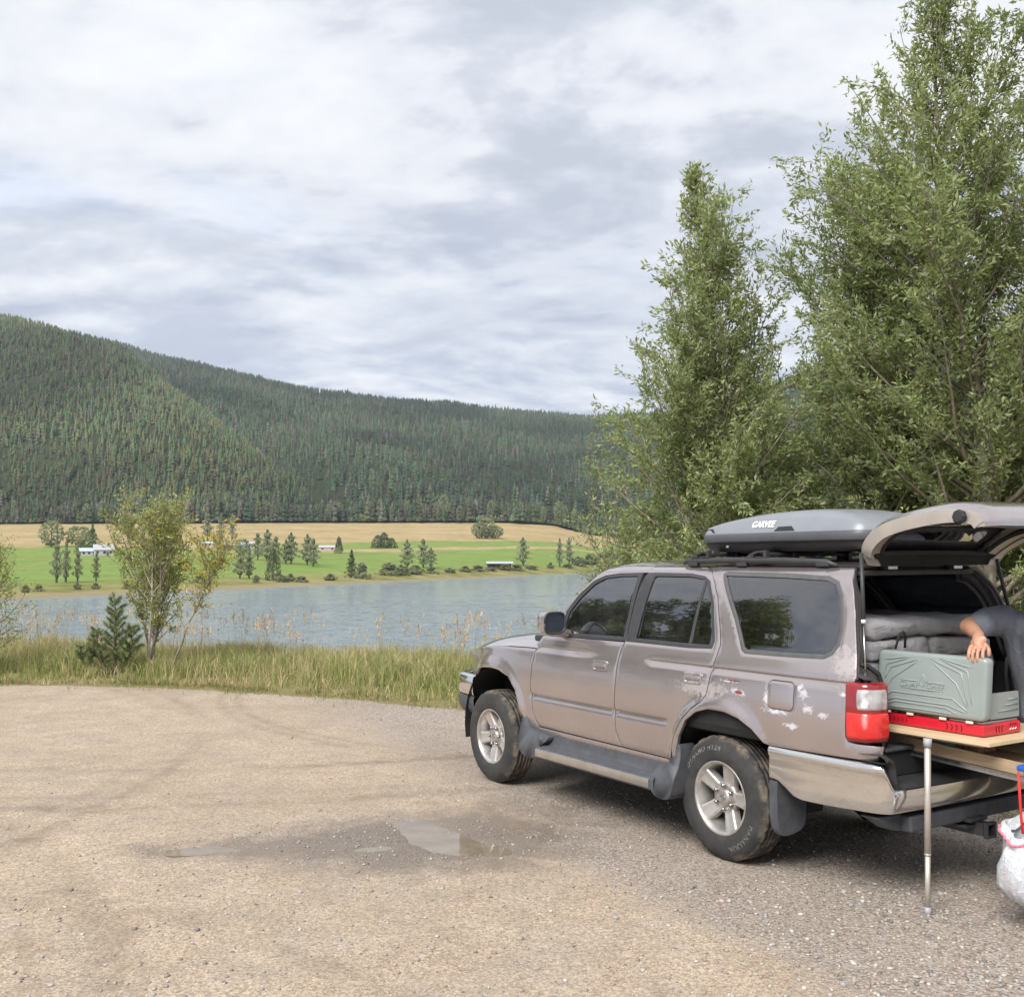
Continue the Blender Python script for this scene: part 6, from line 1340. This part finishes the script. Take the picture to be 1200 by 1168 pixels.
def young_pine(loc, label):
    rng = np.random.default_rng(41); root = thing('young_pine', label, 'tree', loc); T = Tubes(); B, D = [], []
    for ldr, (ox, hh) in enumerate(((0, 1.2), (-.32, .70), (.28, .78), (-.5, .45))):
        zz = np.linspace(0, 1, 8); tp = np.stack([ox * np.minimum(1, zz * 2.2), .05 * rng.normal(size=8) * zz, hh * zz], 1); T.add(tp, .022 * (1 - .85 * zz), 6)
        for b in range(int(30 * hh)):
            f = .18 + .8 * (b + rng.uniform()) / (30 * hh); p = np.array([np.interp(f, zz, tp[:, k]) for k in range(3)]); az = b * 2.4; e = math.radians(rng.uniform(25, 55)); L = (.30 * (1 - f) + .10) * (.6 + .4 * hh) * rng.uniform(.7, 1.1)
            d = np.array([math.cos(az) * math.cos(e), math.sin(az) * math.cos(e), math.sin(e)]); P = np.array([p + d * L * s + np.array([0, 0, .10 * L * s * s]) for s in np.linspace(0, 1, 4)]); T.add(P, [.008, .006, .005, .003], 4)
            n = int(L * 520) + 46; s = rng.uniform(.2, 1.0, n); B.append(p + d * L * s[:, None]); D.append(d[None] * .9 + rng.normal(0, .55, (n, 3)))
    T.obj('trunk', BARKD, root); B, D = np.concatenate(B), np.concatenate(D); n = len(B); tint = np.array([.20, .25, .095]) * rng.uniform(.6, 1.7, n)[:, None] + np.array([.02, .012, 0]) * rng.uniform(0, 1, n)[:, None]
    link('crown', leaf_mesh('crown', B, D, rng.uniform(.05, .085, n), .065, tint, rng, .1), NEEDLE, root); return root
young_pine((-6.25, 16.6, gz(-6.25, 16.6)), 'young dark green pine with several leaders on the grassy bank')
# trees across the lot to the left, seen mirrored in the car windows
put('lot_side_tree', 'large round-crowned tree at the side of the lot mirrored in the rear door window', -21.5, 13.4, 10.8, E([(0, 1.2), (.3, 2.2), (.6, 2.3), (.85, 1.5), (1, .3)]), 51, nbr=90, leaf=.20, lw=.6, dens=34, trunk_r=.22, sub=4.5, spread_leaf=.12)
put('lot_side_tree', 'round-crowned tree at the side of the lot mirrored in the rear quarter window', -21.3, 16.4, 8.4, E([(0, 1.2), (.3, 2.0), (.6, 2.1), (.85, 1.4), (1, .3)]), 52, nbr=80, leaf=.20, lw=.6, dens=34, trunk_r=.2, sub=4.5, spread_leaf=.12)

# ------------------------------------------------------------------ grass on the bank and sparse turf behind the car
def mat_grass():
    t = NT('bank_grass'); c = t.attr('tint'); t.set(Base_Color=c, Roughness=.7, Specular_IOR_Level=.25); tr = t.n('ShaderNodeBsdfTranslucent'); t.L.new(c, tr.inputs[0]); m = t.n('ShaderNodeMixShader'); m.inputs[0].default_value = .35
    t.L.new(t.b.outputs[0], m.inputs[1]); t.L.new(tr.outputs[0], m.inputs[2]); t.L.new(m.outputs[0], t.out.inputs[0]); return t.m
GRASS = mat_grass()
def blades(name, label, X, Y, Hh, width, tint, rng, bend=.35, heads=None):
    n = len(X); Z = near_z(X, Y) - .01; az = rng.uniform(0, 2 * PI, n); wx, wy = np.cos(az), np.sin(az); b = rng.normal(0, bend, (n, 2)) * Hh[:, None]
    V = np.zeros((n, 5, 3)); W = width * rng.uniform(.6, 1.4, n)
    for k, (f, w, c) in enumerate(((0, 1, 0), (.55, .8, .3))):
        for s, j in ((-1, 0), (1, 1)): V[:, 2 * k + j, 0] = X + s * wx * W * w / 2 + b[:, 0] * c; V[:, 2 * k + j, 1] = Y + s * wy * W * w / 2 + b[:, 1] * c; V[:, 2 * k + j, 2] = Z + Hh * f
    V[:, 4, 0] = X + b[:, 0]; V[:, 4, 1] = Y + b[:, 1]; V[:, 4, 2] = Z + Hh * (1 - .25 * np.minimum(1, np.hypot(b[:, 0], b[:, 1]) / Hh))
    i = np.arange(n) * 5; Fc = np.concatenate([np.stack([i, i + 1, i + 3], 1), np.stack([i, i + 3, i + 2], 1), np.stack([i + 2, i + 3, i + 4], 1)]); VV = V.reshape(-1, 3); tt = np.repeat(tint, 5, 0)
    if heads is not None:      # feathery seed heads on the tall stalks
        hc = V[:, 4]; m = 7; hv = np.zeros((n, m * 3, 3)); hl = heads * rng.uniform(.7, 1.3, n)
        for q in range(m):
            c = hc - np.array([0, 0, 1]) * (hl * (q / m))[:, None]; o = rng.normal(0, .016, (n, 3)); up = np.array([0, 0, .045]) + rng.normal(0, .008, (n, 3)); sd = rng.normal(0, .007, (n, 3)); hv[:, 3 * q] = c - sd; hv[:, 3 * q + 1] = c + sd; hv[:, 3 * q + 2] = c + o + up
        j = len(VV) + np.arange(n * m) * 3; Fc = np.concatenate([Fc, np.stack([j, j + 1, j + 2], 1)]); VV = np.concatenate([VV, hv.reshape(-1, 3)]); tt = np.concatenate([tt, np.repeat(np.array([[.62, .47, .31]]) * rng.uniform(.75, 1.15, (n, 1)), m * 3, 0)])
    o = link(name, np_mesh(name, VV, Fc, False, {'tint': tt}), GRASS); return tag(o, label, 'grass', kind='stuff')
rg = np.random.default_rng(77)
def tuft_points(n, x0, x1, d0, d1, tight):
    c = int(n / tight); cx = rg.uniform(x0, x1, c); cd = d0 + (d1 - d0) * rg.uniform(0, 1, c) ** .9; k = rg.integers(0, c, n); return cx[k] + rg.normal(0, .07, n), cd[k] + rg.normal(0, .07, n), k, c
x, d, k, c = tuft_points(46000, -15, 2.6, .02, 4.2, 22); d = d + .28 * fbm(x * .8, x * 0 + 3, 3, 6); y = lot_edge(x) + d; hb = np.clip(.13 + .24 * smooth01(d / 1.3), .1, .6) * rg.uniform(.65, 1.25, len(x)) * (1 + .35 * fbm(x * .7, y * .7, 2, 61)); 
dry = np.clip(.52 + .55 * fbm(x * .9, y * .9, 3, 62) + .25 * smooth01((d - 2.4) / 1.5) + .4 * smooth01(1 - d / .5), 0, 1)[:, None]; gcol = np.array([[.27, .33, .10], [.34, .38, .13], [.20, .26, .075]])[rg.integers(0, 3, len(x))]; dcol = np.array([[.52, .42, .24], [.44, .35, .18], [.60, .50, .31]])[rg.integers(0, 3, len(x))]
pick = (rg.uniform(0, 1, (len(x), 1)) < dry * .8); blades('bank_grass', 'tall green and straw-coloured grass along the bank', x, y, hb, .009, np.where(pick, dcol, gcol) * rg.uniform(.75, 1.25, (len(x), 1)), rg)
x, d, k, c = tuft_points(800, -15, 2.4, .9, 4.4, 4); y = lot_edge(x) + d; tall = .55 + .5 * rg.uniform(0, 1, c)[k] * rg.uniform(.75, 1.1, len(x)); blades('seed_grass', 'tall stalks with tan seed heads rising from the bank grass', x, y, tall, .005, np.array([.42, .33, .17]) * rg.uniform(.8, 1.2, (len(x), 1)), rg, .16, .15)
x, d, k, c = tuft_points(15000, 2.6, 13, .05, 5.0, 22); y = lot_edge(x) + d; hb = .22 * rg.uniform(.5, 1.3, len(x)); pick = rg.uniform(0, 1, (len(x), 1)) < .5; blades('bank_grass', 'shorter dry grass under the grove behind the car', x, y, hb, .009, np.where(pick, np.array([.36, .28, .14]), np.array([.15, .19, .05])) * rg.uniform(.75, 1.25, (len(x), 1)), rg)
x = rg.uniform(2.4, 9, 26000); y = rg.uniform(5.3, 11, 26000); kp = (turf_a(x, y) + .55 * fbm(x * 1.5, y * 1.5, 3, 19) > .50); x, y = x[kp], y[kp]; hb = .045 * rg.uniform(.4, 1.7, len(x)); pick = rg.uniform(0, 1, (len(x), 1)) < .6; blades('turf', 'thin trampled grass growing through the gravel behind the car', x, y, hb, .006, np.where(pick, np.array([.36, .28, .14]), np.array([.15, .18, .05])) * rg.uniform(.75, 1.25, (len(x), 1)), rg, .6)
x = rg.uniform(-14, 1.5, 7000); d = rg.exponential(.22, 7000); y = lot_edge(x) - d + .2 + .25 * fbm(x * .8, x * 0 + 3, 3, 6); kp = fbm(x * 1.6, y * 1.6, 2, 88) > .05; x, y = x[kp], y[kp]; hb = .07 * rg.uniform(.4, 1.6, len(x)); pick = rg.uniform(0, 1, (len(x), 1)) < .45; blades('turf', 'short weeds creeping from the bank into the gravel', x, y, hb, .008, np.where(pick, np.array([.36, .28, .14]), np.array([.14, .19, .05])) * rg.uniform(.75, 1.25, (len(x), 1)), rg, .6)

# ------------------------------------------------------------------ loose stones on the lot
def pebbles(name, label, X, Y, size, tint, rng):
    ph = (1 + 5 ** .5) / 2; I = np.array([(-1, ph, 0), (1, ph, 0), (-1, -ph, 0), (1, -ph, 0), (0, -1, ph), (0, 1, ph), (0, -1, -ph), (0, 1, -ph), (ph, 0, -1), (ph, 0, 1), (-ph, 0, -1), (-ph, 0, 1)]) / 1.9
    Fi = np.array([(0, 11, 5), (0, 5, 1), (0, 1, 7), (0, 7, 10), (0, 10, 11), (1, 5, 9), (5, 11, 4), (11, 10, 2), (10, 7, 6), (7, 1, 8), (3, 9, 4), (3, 4, 2), (3, 2, 6), (3, 6, 8), (3, 8, 9), (4, 9, 5), (2, 4, 11), (6, 2, 10), (8, 6, 7), (9, 8, 1)])
    n = len(X); V = I[None] * rng.uniform(.72, 1.2, (n, 12, 1)); sx = rng.uniform(.7, 1.3, n); sy = rng.uniform(.6, 1.0, n); sz = rng.uniform(.40, .75, n); a = rng.uniform(0, 2 * PI, n); vx = V[:, :, 0] * sx[:, None]; vy = V[:, :, 1] * sy[:, None]; vz = V[:, :, 2] * sz[:, None]
    ca, sa = np.cos(a)[:, None], np.sin(a)[:, None]; s = size[:, None] * .5; P = np.stack([X[:, None] + (vx * ca - vy * sa) * s, Y[:, None] + (vx * sa + vy * ca) * s, near_z(X, Y)[:, None] + vz * s + (size * .12)[:, None]], -1)
    Fa = (Fi[None] + (np.arange(n) * 12)[:, None, None]).reshape(-1, 3); o = link(name, np_mesh(name, P.reshape(-1, 3), Fa, False, {'tint': np.repeat(tint, 12, 0)}), STONE); return tag(o, label, 'gravel', kind='stuff')
STONE = NT('stone'); _c = STONE.attr('tint'); STONE.set(Base_Color=_c, Roughness=.85, Specular_IOR_Level=.25); STONE.bump(STONE.noise(STONE.coord('Object'), 130, 3), .3, .003); STONE = STONE.m
n = 52000; x = rg.uniform(-4.6, 4.6, n); y = 4.1 + 9.5 * rg.uniform(0, 1, n) ** 1.5; dn = gravel_a(x, y) * 1.0 + .13; dn = dn * (.22 + .78 * np.exp(-(y - 4.2) / 2.6)); kp = rg.uniform(0, 1, n) < dn; x, y = x[kp], y[kp]
kp = ~((np.abs((x - 1.944) * -math.sin(CAR_A) + (y - 6.89) * math.cos(CAR_A) - .01) < .3) & (np.hypot(x - 1.2, y - 6.4) < .35)); x, y = x[kp], y[kp]
pal = np.array([[.34, .29, .245], [.40, .355, .31], [.27, .23, .195], [.46, .42, .375], [.35, .275, .225], [.20, .18, .165], [.30, .295, .29]]); pebbles('loose_gravel', 'loose crushed stone lying on the lot', x, y, (.005 + .016 * rg.beta(1.5, 4.0, len(x)) * 1.8) * (1 + .35 * (y < 6)), pal[rg.integers(0, 7, len(x))] * rg.uniform(.8, 1.15, (len(x), 1)), rg)
NPEB = len(x)
puddle(-.47, 7.02, .42, .50, -.0085, 'shallow muddy puddle mirroring the sky beside the front wheel', 1.2); puddle(-.27, 6.78, .36, .28, -.0095, 'brown puddle end mirroring the trees and car', 2.1); puddle(-.92, 6.72, .24, .16, -.0065, 'thin film of water left on the gravel near the puddle', .4); puddle(-1.95, 6.72, .24, .12, -.006, 'small drying puddle on the tan dirt', 3.0)
# ------------------------------------------------------------------ far shore: single trees, shrubs, farm buildings
def fz(x, y): return float(field_z(np.array([x / y]), np.array([y]))[0])
def clump_mesh(name, rng, shape, n, size, tints, seed):
    """unit-height crown of many small facets"""
    P = []
    while len(P) < n:
        z = rng.uniform(0, 1); r = shape(z)
        if r <= 0: continue
        a = rng.uniform(0, 2 * PI); k = r * math.sqrt(rng.uniform(.15, 1)); P.append((k * math.cos(a), k * math.sin(a), z))
    P = np.array(P); D = rng.normal(size=(n, 3)); s = size * rng.uniform(.6, 1.4, n); t = tints[rng.integers(0, len(tints), n)] * rng.uniform(.7, 1.25, (n, 1)); return leaf_mesh(name, P - D / np.linalg.norm(D, axis=1)[:, None] * s[:, None] * .5, D, s, 1.0, t, rng, .3)
FARG = np.array([[.28, .305, .21], [.33, .35, .25], [.23, .265, .175], [.38, .385, .28]]); FARD = np.array([[.12, .15, .095], [.15, .18, .115], [.09, .12, .075]]); FARR = np.array([[.26, .295, .19], [.30, .33, .21], [.21, .25, .155]]); FARB = np.array([[.24, .265, .175], [.29, .30, .215], [.19, .22, .135], [.34, .32, .24]])
rf = np.random.default_rng(8)
def pine_shape(gaps): return lambda z: 0 if z < .13 or rf.uniform() < .45 * (math.sin(z * 23 + gaps) > .3) else .46 * min(1, (z - .05) / .22) * max(0, 1 - (max(0, z - .22) / .80) ** 1.6) ** .8 * (.72 + .38 * math.sin(z * 31 + gaps * 2))
CROWN = {'pine': [clump_mesh('crown', rf, pine_shape(g), 620, .075, FARG, g) for g in (0, 1.7, 3.1, 4.4)], 'round': [clump_mesh('crown', rf, lambda z: 0 if z < .08 else .5 * math.sqrt(max(0, 1 - ((z - .54) / .47) ** 2)), 560, .085, FARR, g) for g in (0, 1)],
         'spruce': [clump_mesh('crown', rf, lambda z: .5 * (1 - z) ** .85 * (.8 + .3 * math.sin(z * 40)), 420, .09, FARD, g) for g in (0, 1)], 'dark': [clump_mesh('crown', rf, lambda z: .5 * (1 - z ** 2.2) ** .7, 360, .11, FARD, g) for g in (0, 1)], 'small': [clump_mesh('crown', rf, lambda z: .5 * (1 - z) ** .6, 300, .12, FARD, 0)], 'bush': [clump_mesh('crown', rf, lambda z: .5 * math.sqrt(max(0, 1 - z * z)) * (.8 + .25 * math.sin(z * 9 + g)), 260, .15, FARB, g) for g in (0, 2, 4)]}
CROWN = {k: v for k, v in CROWN.items()}
for L_ in CROWN.values():
    for m in L_: m.materials.append(LEAF)
_V, _F = tube_arrays([(0, 0, -.02), (.01, 0, .35), (-.005, 0, .85)], [.028, .020, .006], 6); TRUNKM = np_mesh('trunk', _V, _F, True); TRUNKM.materials.append(BARKD)
def far_tree(kind, x, y, H, W, label, group, i):
    nm = {'pine': 'field_pine', 'round': 'field_tree', 'spruce': 'spruce_tree', 'dark': 'dark_conifer', 'small': 'dark_conifer', 'bush': 'shore_bush'}[kind]
    r = thing(nm, label, 'bush' if kind == 'bush' else 'tree', (x, y, fz(x, y) - .1), rf.uniform(0, 6.28), group); c = link('crown', CROWN[kind][i % len(CROWN[kind])], None, r); c.scale = (W * 1.4, W * 1.4, H)
    if kind != 'bush': t = link('trunk', TRUNKM, None, r); t.scale = (H, H, H)
    else: t = link('stem', TRUNKM, None, r); t.scale = (H, H, H * .6)
    return r
G1 = 'thin pines at the shore edge of the green field'; G2 = 'pines clumped in the mown field'; G3 = 'tall pines by the farm yard'; G4 = 'pines over the grey shore bushes'
PLANTS = [
('pine', -125.2, 289.1, 11.8, 3.3, 'thin pine with bare lower trunk near the far shore', G1), ('pine', -125.1, 294.9, 11.5, 2.6, 'thin pine with bare lower trunk near the far shore', G1), ('pine', -122.2, 295.9, 9.4, 2.6, 'thin pine with bare lower trunk near the far shore', G1), ('pine', -119.2, 301.4, 8.2, 2.4, 'thin pine with bare lower trunk near the far shore', G1),
('round', -265.8, 605.9, 15.1, 10.8, 'round grey-green tree standing in the dry pasture', 'round pasture trees'), ('round', -254.9, 617.4, 11.9, 11.0, 'round grey-green tree standing in the dry pasture', 'round pasture trees'),
('spruce', -207.3, 518.8, 15.0, 7.0, 'dark pointed spruce beside the white farmhouse', None), ('dark', -219.7, 536.7, 6.6, 5.5, 'small dark round conifer beside the pointed spruce', None),
('pine', -200.7, 691.6, 19.9, 7.5, 'tall open pine behind the farm yard roofs', G3), ('pine', -192.0, 692.6, 18.1, 5.6, 'tall open pine behind the farm yard roofs', G3), ('pine', -185.0, 693.6, 17.5, 5.6, 'tall open pine behind the farm yard roofs', G3), ('round', -137.5, 535.7, 8.1, 6.1, 'small round tree screening the farm yard', None),
('pine', -88.0, 339.9, 10.6, 4.4, 'grey-green pine in the pair close to the lake edge', 'pair of pines by the lake'), ('pine', -86.0, 343.9, 9.3, 3.6, 'grey-green pine in the pair close to the lake edge', 'pair of pines by the lake'), ('dark', -76.5, 336.6, 10.1, 4.0, 'dark upright pine standing alone on the green field', None),
('pine', -118.4, 489.0, 12.3, 6.8, 'pine in the clump on the mown green field', G2), ('pine', -110.9, 475.7, 14.3, 7.4, 'pine in the clump on the mown green field', G2), ('pine', -104.1, 462.7, 11.6, 6.0, 'pine in the clump on the mown green field', G2), ('pine', -96.6, 459.1, 13.7, 6.6, 'pine in the clump on the mown green field', G2), ('pine', -98.5, 457.8, 10.7, 5.0, 'pine in the clump on the mown green field', G2), ('pine', -89.0, 456.5, 13.2, 6.6, 'pine in the clump on the mown green field', G2), ('pine', -84.1, 444.2, 11.8, 5.8, 'pine in the clump on the mown green field', G2),
('small', -94.9, 575.2, 9.0, 4.2, 'single small conifer beside the low pinkish house', None), ('spruce', -57.6, 377.1, 9.9, 4.6, 'dark spruce with a round bush at its foot by the lake', None), ('bush', -53.7, 375.4, 5.6, 4.6, 'round grey bush at the foot of the lakeside spruce', None),
('dark', -81.8, 640.9, 7.9, 6.8, 'dark conifer in the dense clump at the field corner', 'dark conifer clump'), ('dark', -78.5, 643.1, 9.5, 6.8, 'dark conifer in the dense clump at the field corner', 'dark conifer clump'), ('dark', -74.0, 645.6, 6.3, 5.4, 'dark conifer in the dense clump at the field corner', 'dark conifer clump'),
('pine', -46.7, 467.2, 12.6, 6.2, 'full grey-green pine behind the grey shore bushes', G4), ('pine', -40.8, 481.9, 13.0, 6.2, 'full grey-green pine behind the grey shore bushes', G4), ('pine', -37.1, 479.8, 9.4, 5.6, 'full grey-green pine behind the grey shore bushes', G4),
('round', -24.3, 783.0, 12.1, 9.4, 'round tree in the group on the tan hillside', 'hillside tree group'), ('round', -19.3, 786.1, 15.3, 11.5, 'round tree in the group on the tan hillside', 'hillside tree group'), ('round', -12.9, 789.5, 9.6, 9.6, 'round tree in the group on the tan hillside', 'hillside tree group'),
('pine', 5.9, 567.5, 15.2, 7.6, 'full pine beside the white-roofed shed', None), ('pine', 27.3, 603.8, 16.2, 4.8, 'slim pine on the far shore beyond the white-roofed shed', 'slim shore pines'), ('pine', 34.5, 637.8, 16.1, 5.8, 'slim pine on the far shore beyond the white-roofed shed', 'slim shore pines')]
for i, a in enumerate(PLANTS): far_tree(*a, i)
BUSH = [(-89.1, 301.0, 3.1, 3.9), (-71.9, 328.3, 2.2, 3.7), (-70.8, 335.7, 2.5, 2.7), (-66.9, 333.7, 1.9, 3.8), (-77.2, 317.0, 2.4, 2.3), (-61.1, 353.2, 2.3, 4.0), (-48.2, 409.3, 4.7, 7.3), (-43.9, 415.3, 4.1, 6.1), (-39.4, 428.6, 3.8, 6.3), (-34.2, 442.9, 2.9, 5.0), (-27.4, 460.2, 2.2, 5.2), (-21.4, 476.4, 2.7, 5.4), (-16.1, 491.6, 2.8, 6.4), (-10.3, 501.5, 2.0, 5.7), (-3.5, 519.8, 3.0, 6.8), (2.5, 531.0, 3.0, 6.0), (9.7, 551.0, 2.2, 6.3), (21.0, 579.2, 3.3, 3.8), (32.0, 608.8, 2.0, 6.9), (40, 640, 5.5, 9), (50, 668, 7, 11), (62, 700, 8, 13), (75, 730, 8, 13), (-109.1, 236.1, 1.7, 1.9), (-108.5, 241.2, 1.7, 2.0), (-104.5, 252.8, 1.8, 1.8), (-102.5, 259.0, 1.6, 1.9), (-95.8, 262.4, 1.8, 2.6)]
for i, (x, y, H, W) in enumerate(BUSH): far_tree('bush', x, y, H, W, 'grey-green willow bush on the far lake shore', 'bushes along the far lake shore', i)
# pale aspens along the forest edge
for i, (t, H) in enumerate([(-.475, 22), (-.42, 15), (-.405, 19), (-.39, 22), (-.375, 15), (-.355, 17), (-.34, 15), (-.175, 17), (-.165, 19), (-.155, 14), (-.10, 20), (-.065, 26), (-.05, 16), (.03, 17), (.045, 24), (.06, 18), (-.115, 15), (-.02, 21)]):
    y = 985.0; x = t * y; r = thing('aspen_tree', 'pale grey-green aspen along the forest edge above the pasture', 'tree', (x, y, fz(x, y) - .2), i, 'pale aspens along the forest edge'); c = link('crown', CROWN['round'][i % 2], None, r); wv = rf.uniform(.30, .55); c.scale = (H * wv, H * wv, H * .95); c.location = (0, 0, H * .05); tk = link('trunk', TRUNKM, None, r); tk.scale = (H, H, H)

# ---- farm buildings: walls, pitched roof, door, windows
WHITEP = simple('white_painted_boards', (.42, .42, .41), .7, 0, .05, 2); ROOFW = simple('white_metal_roof', (.40, .41, .43), .45, 0, .06, 1.5); ROOFB = simple('blue_grey_metal_roof', (.42, .50, .56), .5, 0, .08, 1.5); BROWN = simple('brown_boards', (.14, .085, .06), .8, 0, .2, 3); PINKW = simple('pinkish_siding', (.50, .38, .35), .8, 0, .1, 2); WIN = simple('dark_window', (.03, .035, .045), .2); REDP = simple('red_vehicle_paint', (.35, .05, .04), .4); GREYR = simple('grey_shingle', (.26, .25, .25), .85, 0, .15, 3)
def building(name, label, cat, x, y, w, d, hw, hr, wall, roof, rz, wins=(), door=None, chimney=False, open_front=False):
    b = thing(name, label, cat, (x, y, fz(x, y) - .1), rz)
    if open_front:
        for px in (-w / 2 + .3, -w / 6, w / 6, w / 2 - .3):
            for py in (-d / 2 + .2, d / 2 - .2): box('post', (px, py, hw / 2), (.22, .22, hw), BROWN, b)
        box('back_wall', (0, d / 2, hw / 2), (w - .4, .12, hw - .1), wall, b); box('side_wall', (-w / 2 + .1, 0, hw / 2 - .2), (.12, d - .5, hw - .5), wall, b)
    else:
        V = [(-w / 2, -d / 2, 0), (w / 2, -d / 2, 0), (w / 2, d / 2, 0), (-w / 2, d / 2, 0), (-w / 2, -d / 2, hw), (w / 2, -d / 2, hw), (w / 2, d / 2, hw), (-w / 2, d / 2, hw), (-w / 2, 0, hw + hr), (w / 2, 0, hw + hr)]
        link('wall', new_mesh('wall', V, [(0, 1, 5, 4), (2, 3, 7, 6), (1, 2, 6, 9, 5), (3, 0, 4, 8, 7)]), wall, b)
    o = .35; t = .12; k = hr / (d / 2); e = hw - o * k; Vr = []
    for z in (0, t): Vr += [(-w / 2 - o, -d / 2 - o, e + .03 + z), (w / 2 + o, -d / 2 - o, e + .03 + z), (w / 2 + o, 0, hw + hr + .03 + z), (-w / 2 - o, 0, hw + hr + .03 + z), (w / 2 + o, d / 2 + o, e + .03 + z), (-w / 2 - o, d / 2 + o, e + .03 + z)]
    rf_ = link('roof', new_mesh('roof', Vr, [(0, 3, 2, 1), (3, 5, 4, 2), (6, 7, 8, 9), (9, 8, 10, 11), (0, 1, 7, 6), (4, 5, 11, 10), (1, 2, 8, 7), (2, 4, 10, 8), (0, 6, 9, 3), (3, 9, 11, 5)]), roof, b)
    if chimney: box('chimney', (w * .25, 0, hw + hr + .4), (.6, .6, 1.2), BROWN, rf_)
    for wx, wz, ww, wh in wins:
        f = box('window', (wx, -d / 2 - .03, wz), (ww + .24, .08, wh + .24), WHITEP, b); box('pane', (wx, -d / 2 - .085, wz), (ww, .04, wh), WIN, f)
    if door: box('door', (door, -d / 2 - .04, 1.05), (1.0, .08, 2.1), BROWN, b)
    return b
building('farmhouse', 'white farmhouse with pale roof beside the dark pointed spruce', 'house', -198.6, 510.6, 9.0, 7.0, 3.0, 2.4, WHITEP, ROOFW, .45, [(-3, 1.7, 1.0, 1.2), (0.2, 1.7, 1.2, 1.2), (3, 1.7, 1.0, 1.2)], 1.6, True); building('farmhouse_wing', 'low white wing joined to the farmhouse', 'house', -206.0, 508.0, 6.0, 5.0, 2.4, 1.4, WHITEP, ROOFB, .45, [(-1.2, 1.4, .9, 1.0), (1.2, 1.4, .9, 1.0)])
building('mobile_home', 'long farm trailer with blue-grey metal roof', 'trailer', -175.8, 616.2, 11.5, 4.0, 2.4, .8, PINKW, ROOFB, .25, [(-4, 1.5, 1.0, .9), (-1.5, 1.5, 1.0, .9), (3.6, 1.5, 1.0, .9)], 1.2); building('brown_shed', 'brown wooden shed between the trailer and the white barn', 'shed', -158.8, 588.5, 6.0, 4.5, 2.6, 1.6, BROWN, GREYR, .2, [(-1.2, 1.5, .8, .8)], 1.2); building('white_barn', 'white low barn with bright roof in the farm yard', 'barn', -152.3, 600.6, 11.0, 6.0, 2.4, 1.6, WHITEP, ROOFW, .3, [(-3.5, 1.4, 1.0, .8), (0, 1.4, 1.0, .8), (3.5, 1.4, 1.0, .8)], 1.8); building('low_house', 'low pinkish house with pale roof at the pasture edge', 'house', -105.1, 598.6, 10.0, 5.0, 1.9, 1.1, PINKW, ROOFW, .2, [(-3, 1.1, 1.1, .8), (2.5, 1.1, 1.1, .8)], 0)
building('open_shed', 'open hay shed with a wide white metal roof on the far shore', 'shed', -6.5, 526.7, 13.0, 6.0, 2.6, .9, GREYR, ROOFW, .12, open_front=True)
def far_vehicle(name, label, cat, x, y, body, rz, bed):
    b = thing(name, label, cat, (x, y, fz(x, y)), rz); P = [(-2.4, .5), (-2.4, 1.1), (-1.2, 1.15), (-.6, 1.75), (.9, 1.8), (1.3, 1.15 if bed else 1.7), (2.4, 1.1), (2.4, .5)]
    extrude_poly('body', P, lambda p: (p[0], -.9, p[1]), lambda p: (p[0], .9, p[1]), body, b, bev=.06); extrude_poly('side_window', [(-.9, 1.2), (-.5, 1.65), (.8, 1.7), (.95, 1.2)], lambda p: (p[0], -.93, p[1]), lambda p: (p[0], -.905, p[1]), WIN, b)
    for wx in (-1.5, 1.5):
        for s in (-.82, .82): tube('wheel', [(wx, s - .1, .38), (wx, s + .1, .38)], .38, RUBBER, b, 14)
far_vehicle('pickup_truck', 'red pickup parked in the farm yard by the brown shed', 'truck', -166.0, 597.1, REDP, .4, True); far_vehicle('farm_car', 'pale car parked beside the white barn', 'car', -144.5, 592.8, WHITEP, .2, False)
# fence along the dry strip, hay bale by the shed pine
hb_ = lathe('hay_bale', [(0, -.7), (.72, -.7), (.76, -.6), (.76, .6), (.72, .7), (0, .7)], simple('orange_hay', (.55, .30, .06), .9, 0, .2, 3, .3), None, 18); hb_.location = (10.5, 569, fz(10.5, 569) + .7); hb_.rotation_euler = (PI / 2, 0, .3); tag(hb_, 'orange-tan round bale at the foot of the pine beside the shed', 'hay bale')
# ------------------------------------------------------------------ thin summer haze over the valley
hz = NT('summer_haze'); hz.N.remove(hz.b); _pv = hz.n('ShaderNodeVolumePrincipled'); _pv.inputs['Color'].default_value = (.80, .88, 1.0, 1); _pv.inputs['Density'].default_value = .00007; _pv.inputs['Anisotropy'].default_value = .1
hz.L.new(_pv.outputs[0], hz.out.inputs['Volume'])
_o = box('haze', (0, 1500, 340), (17000, 5200, 720), hz.m); tag(_o, 'thin blue haze over the valley', kind='stuff')
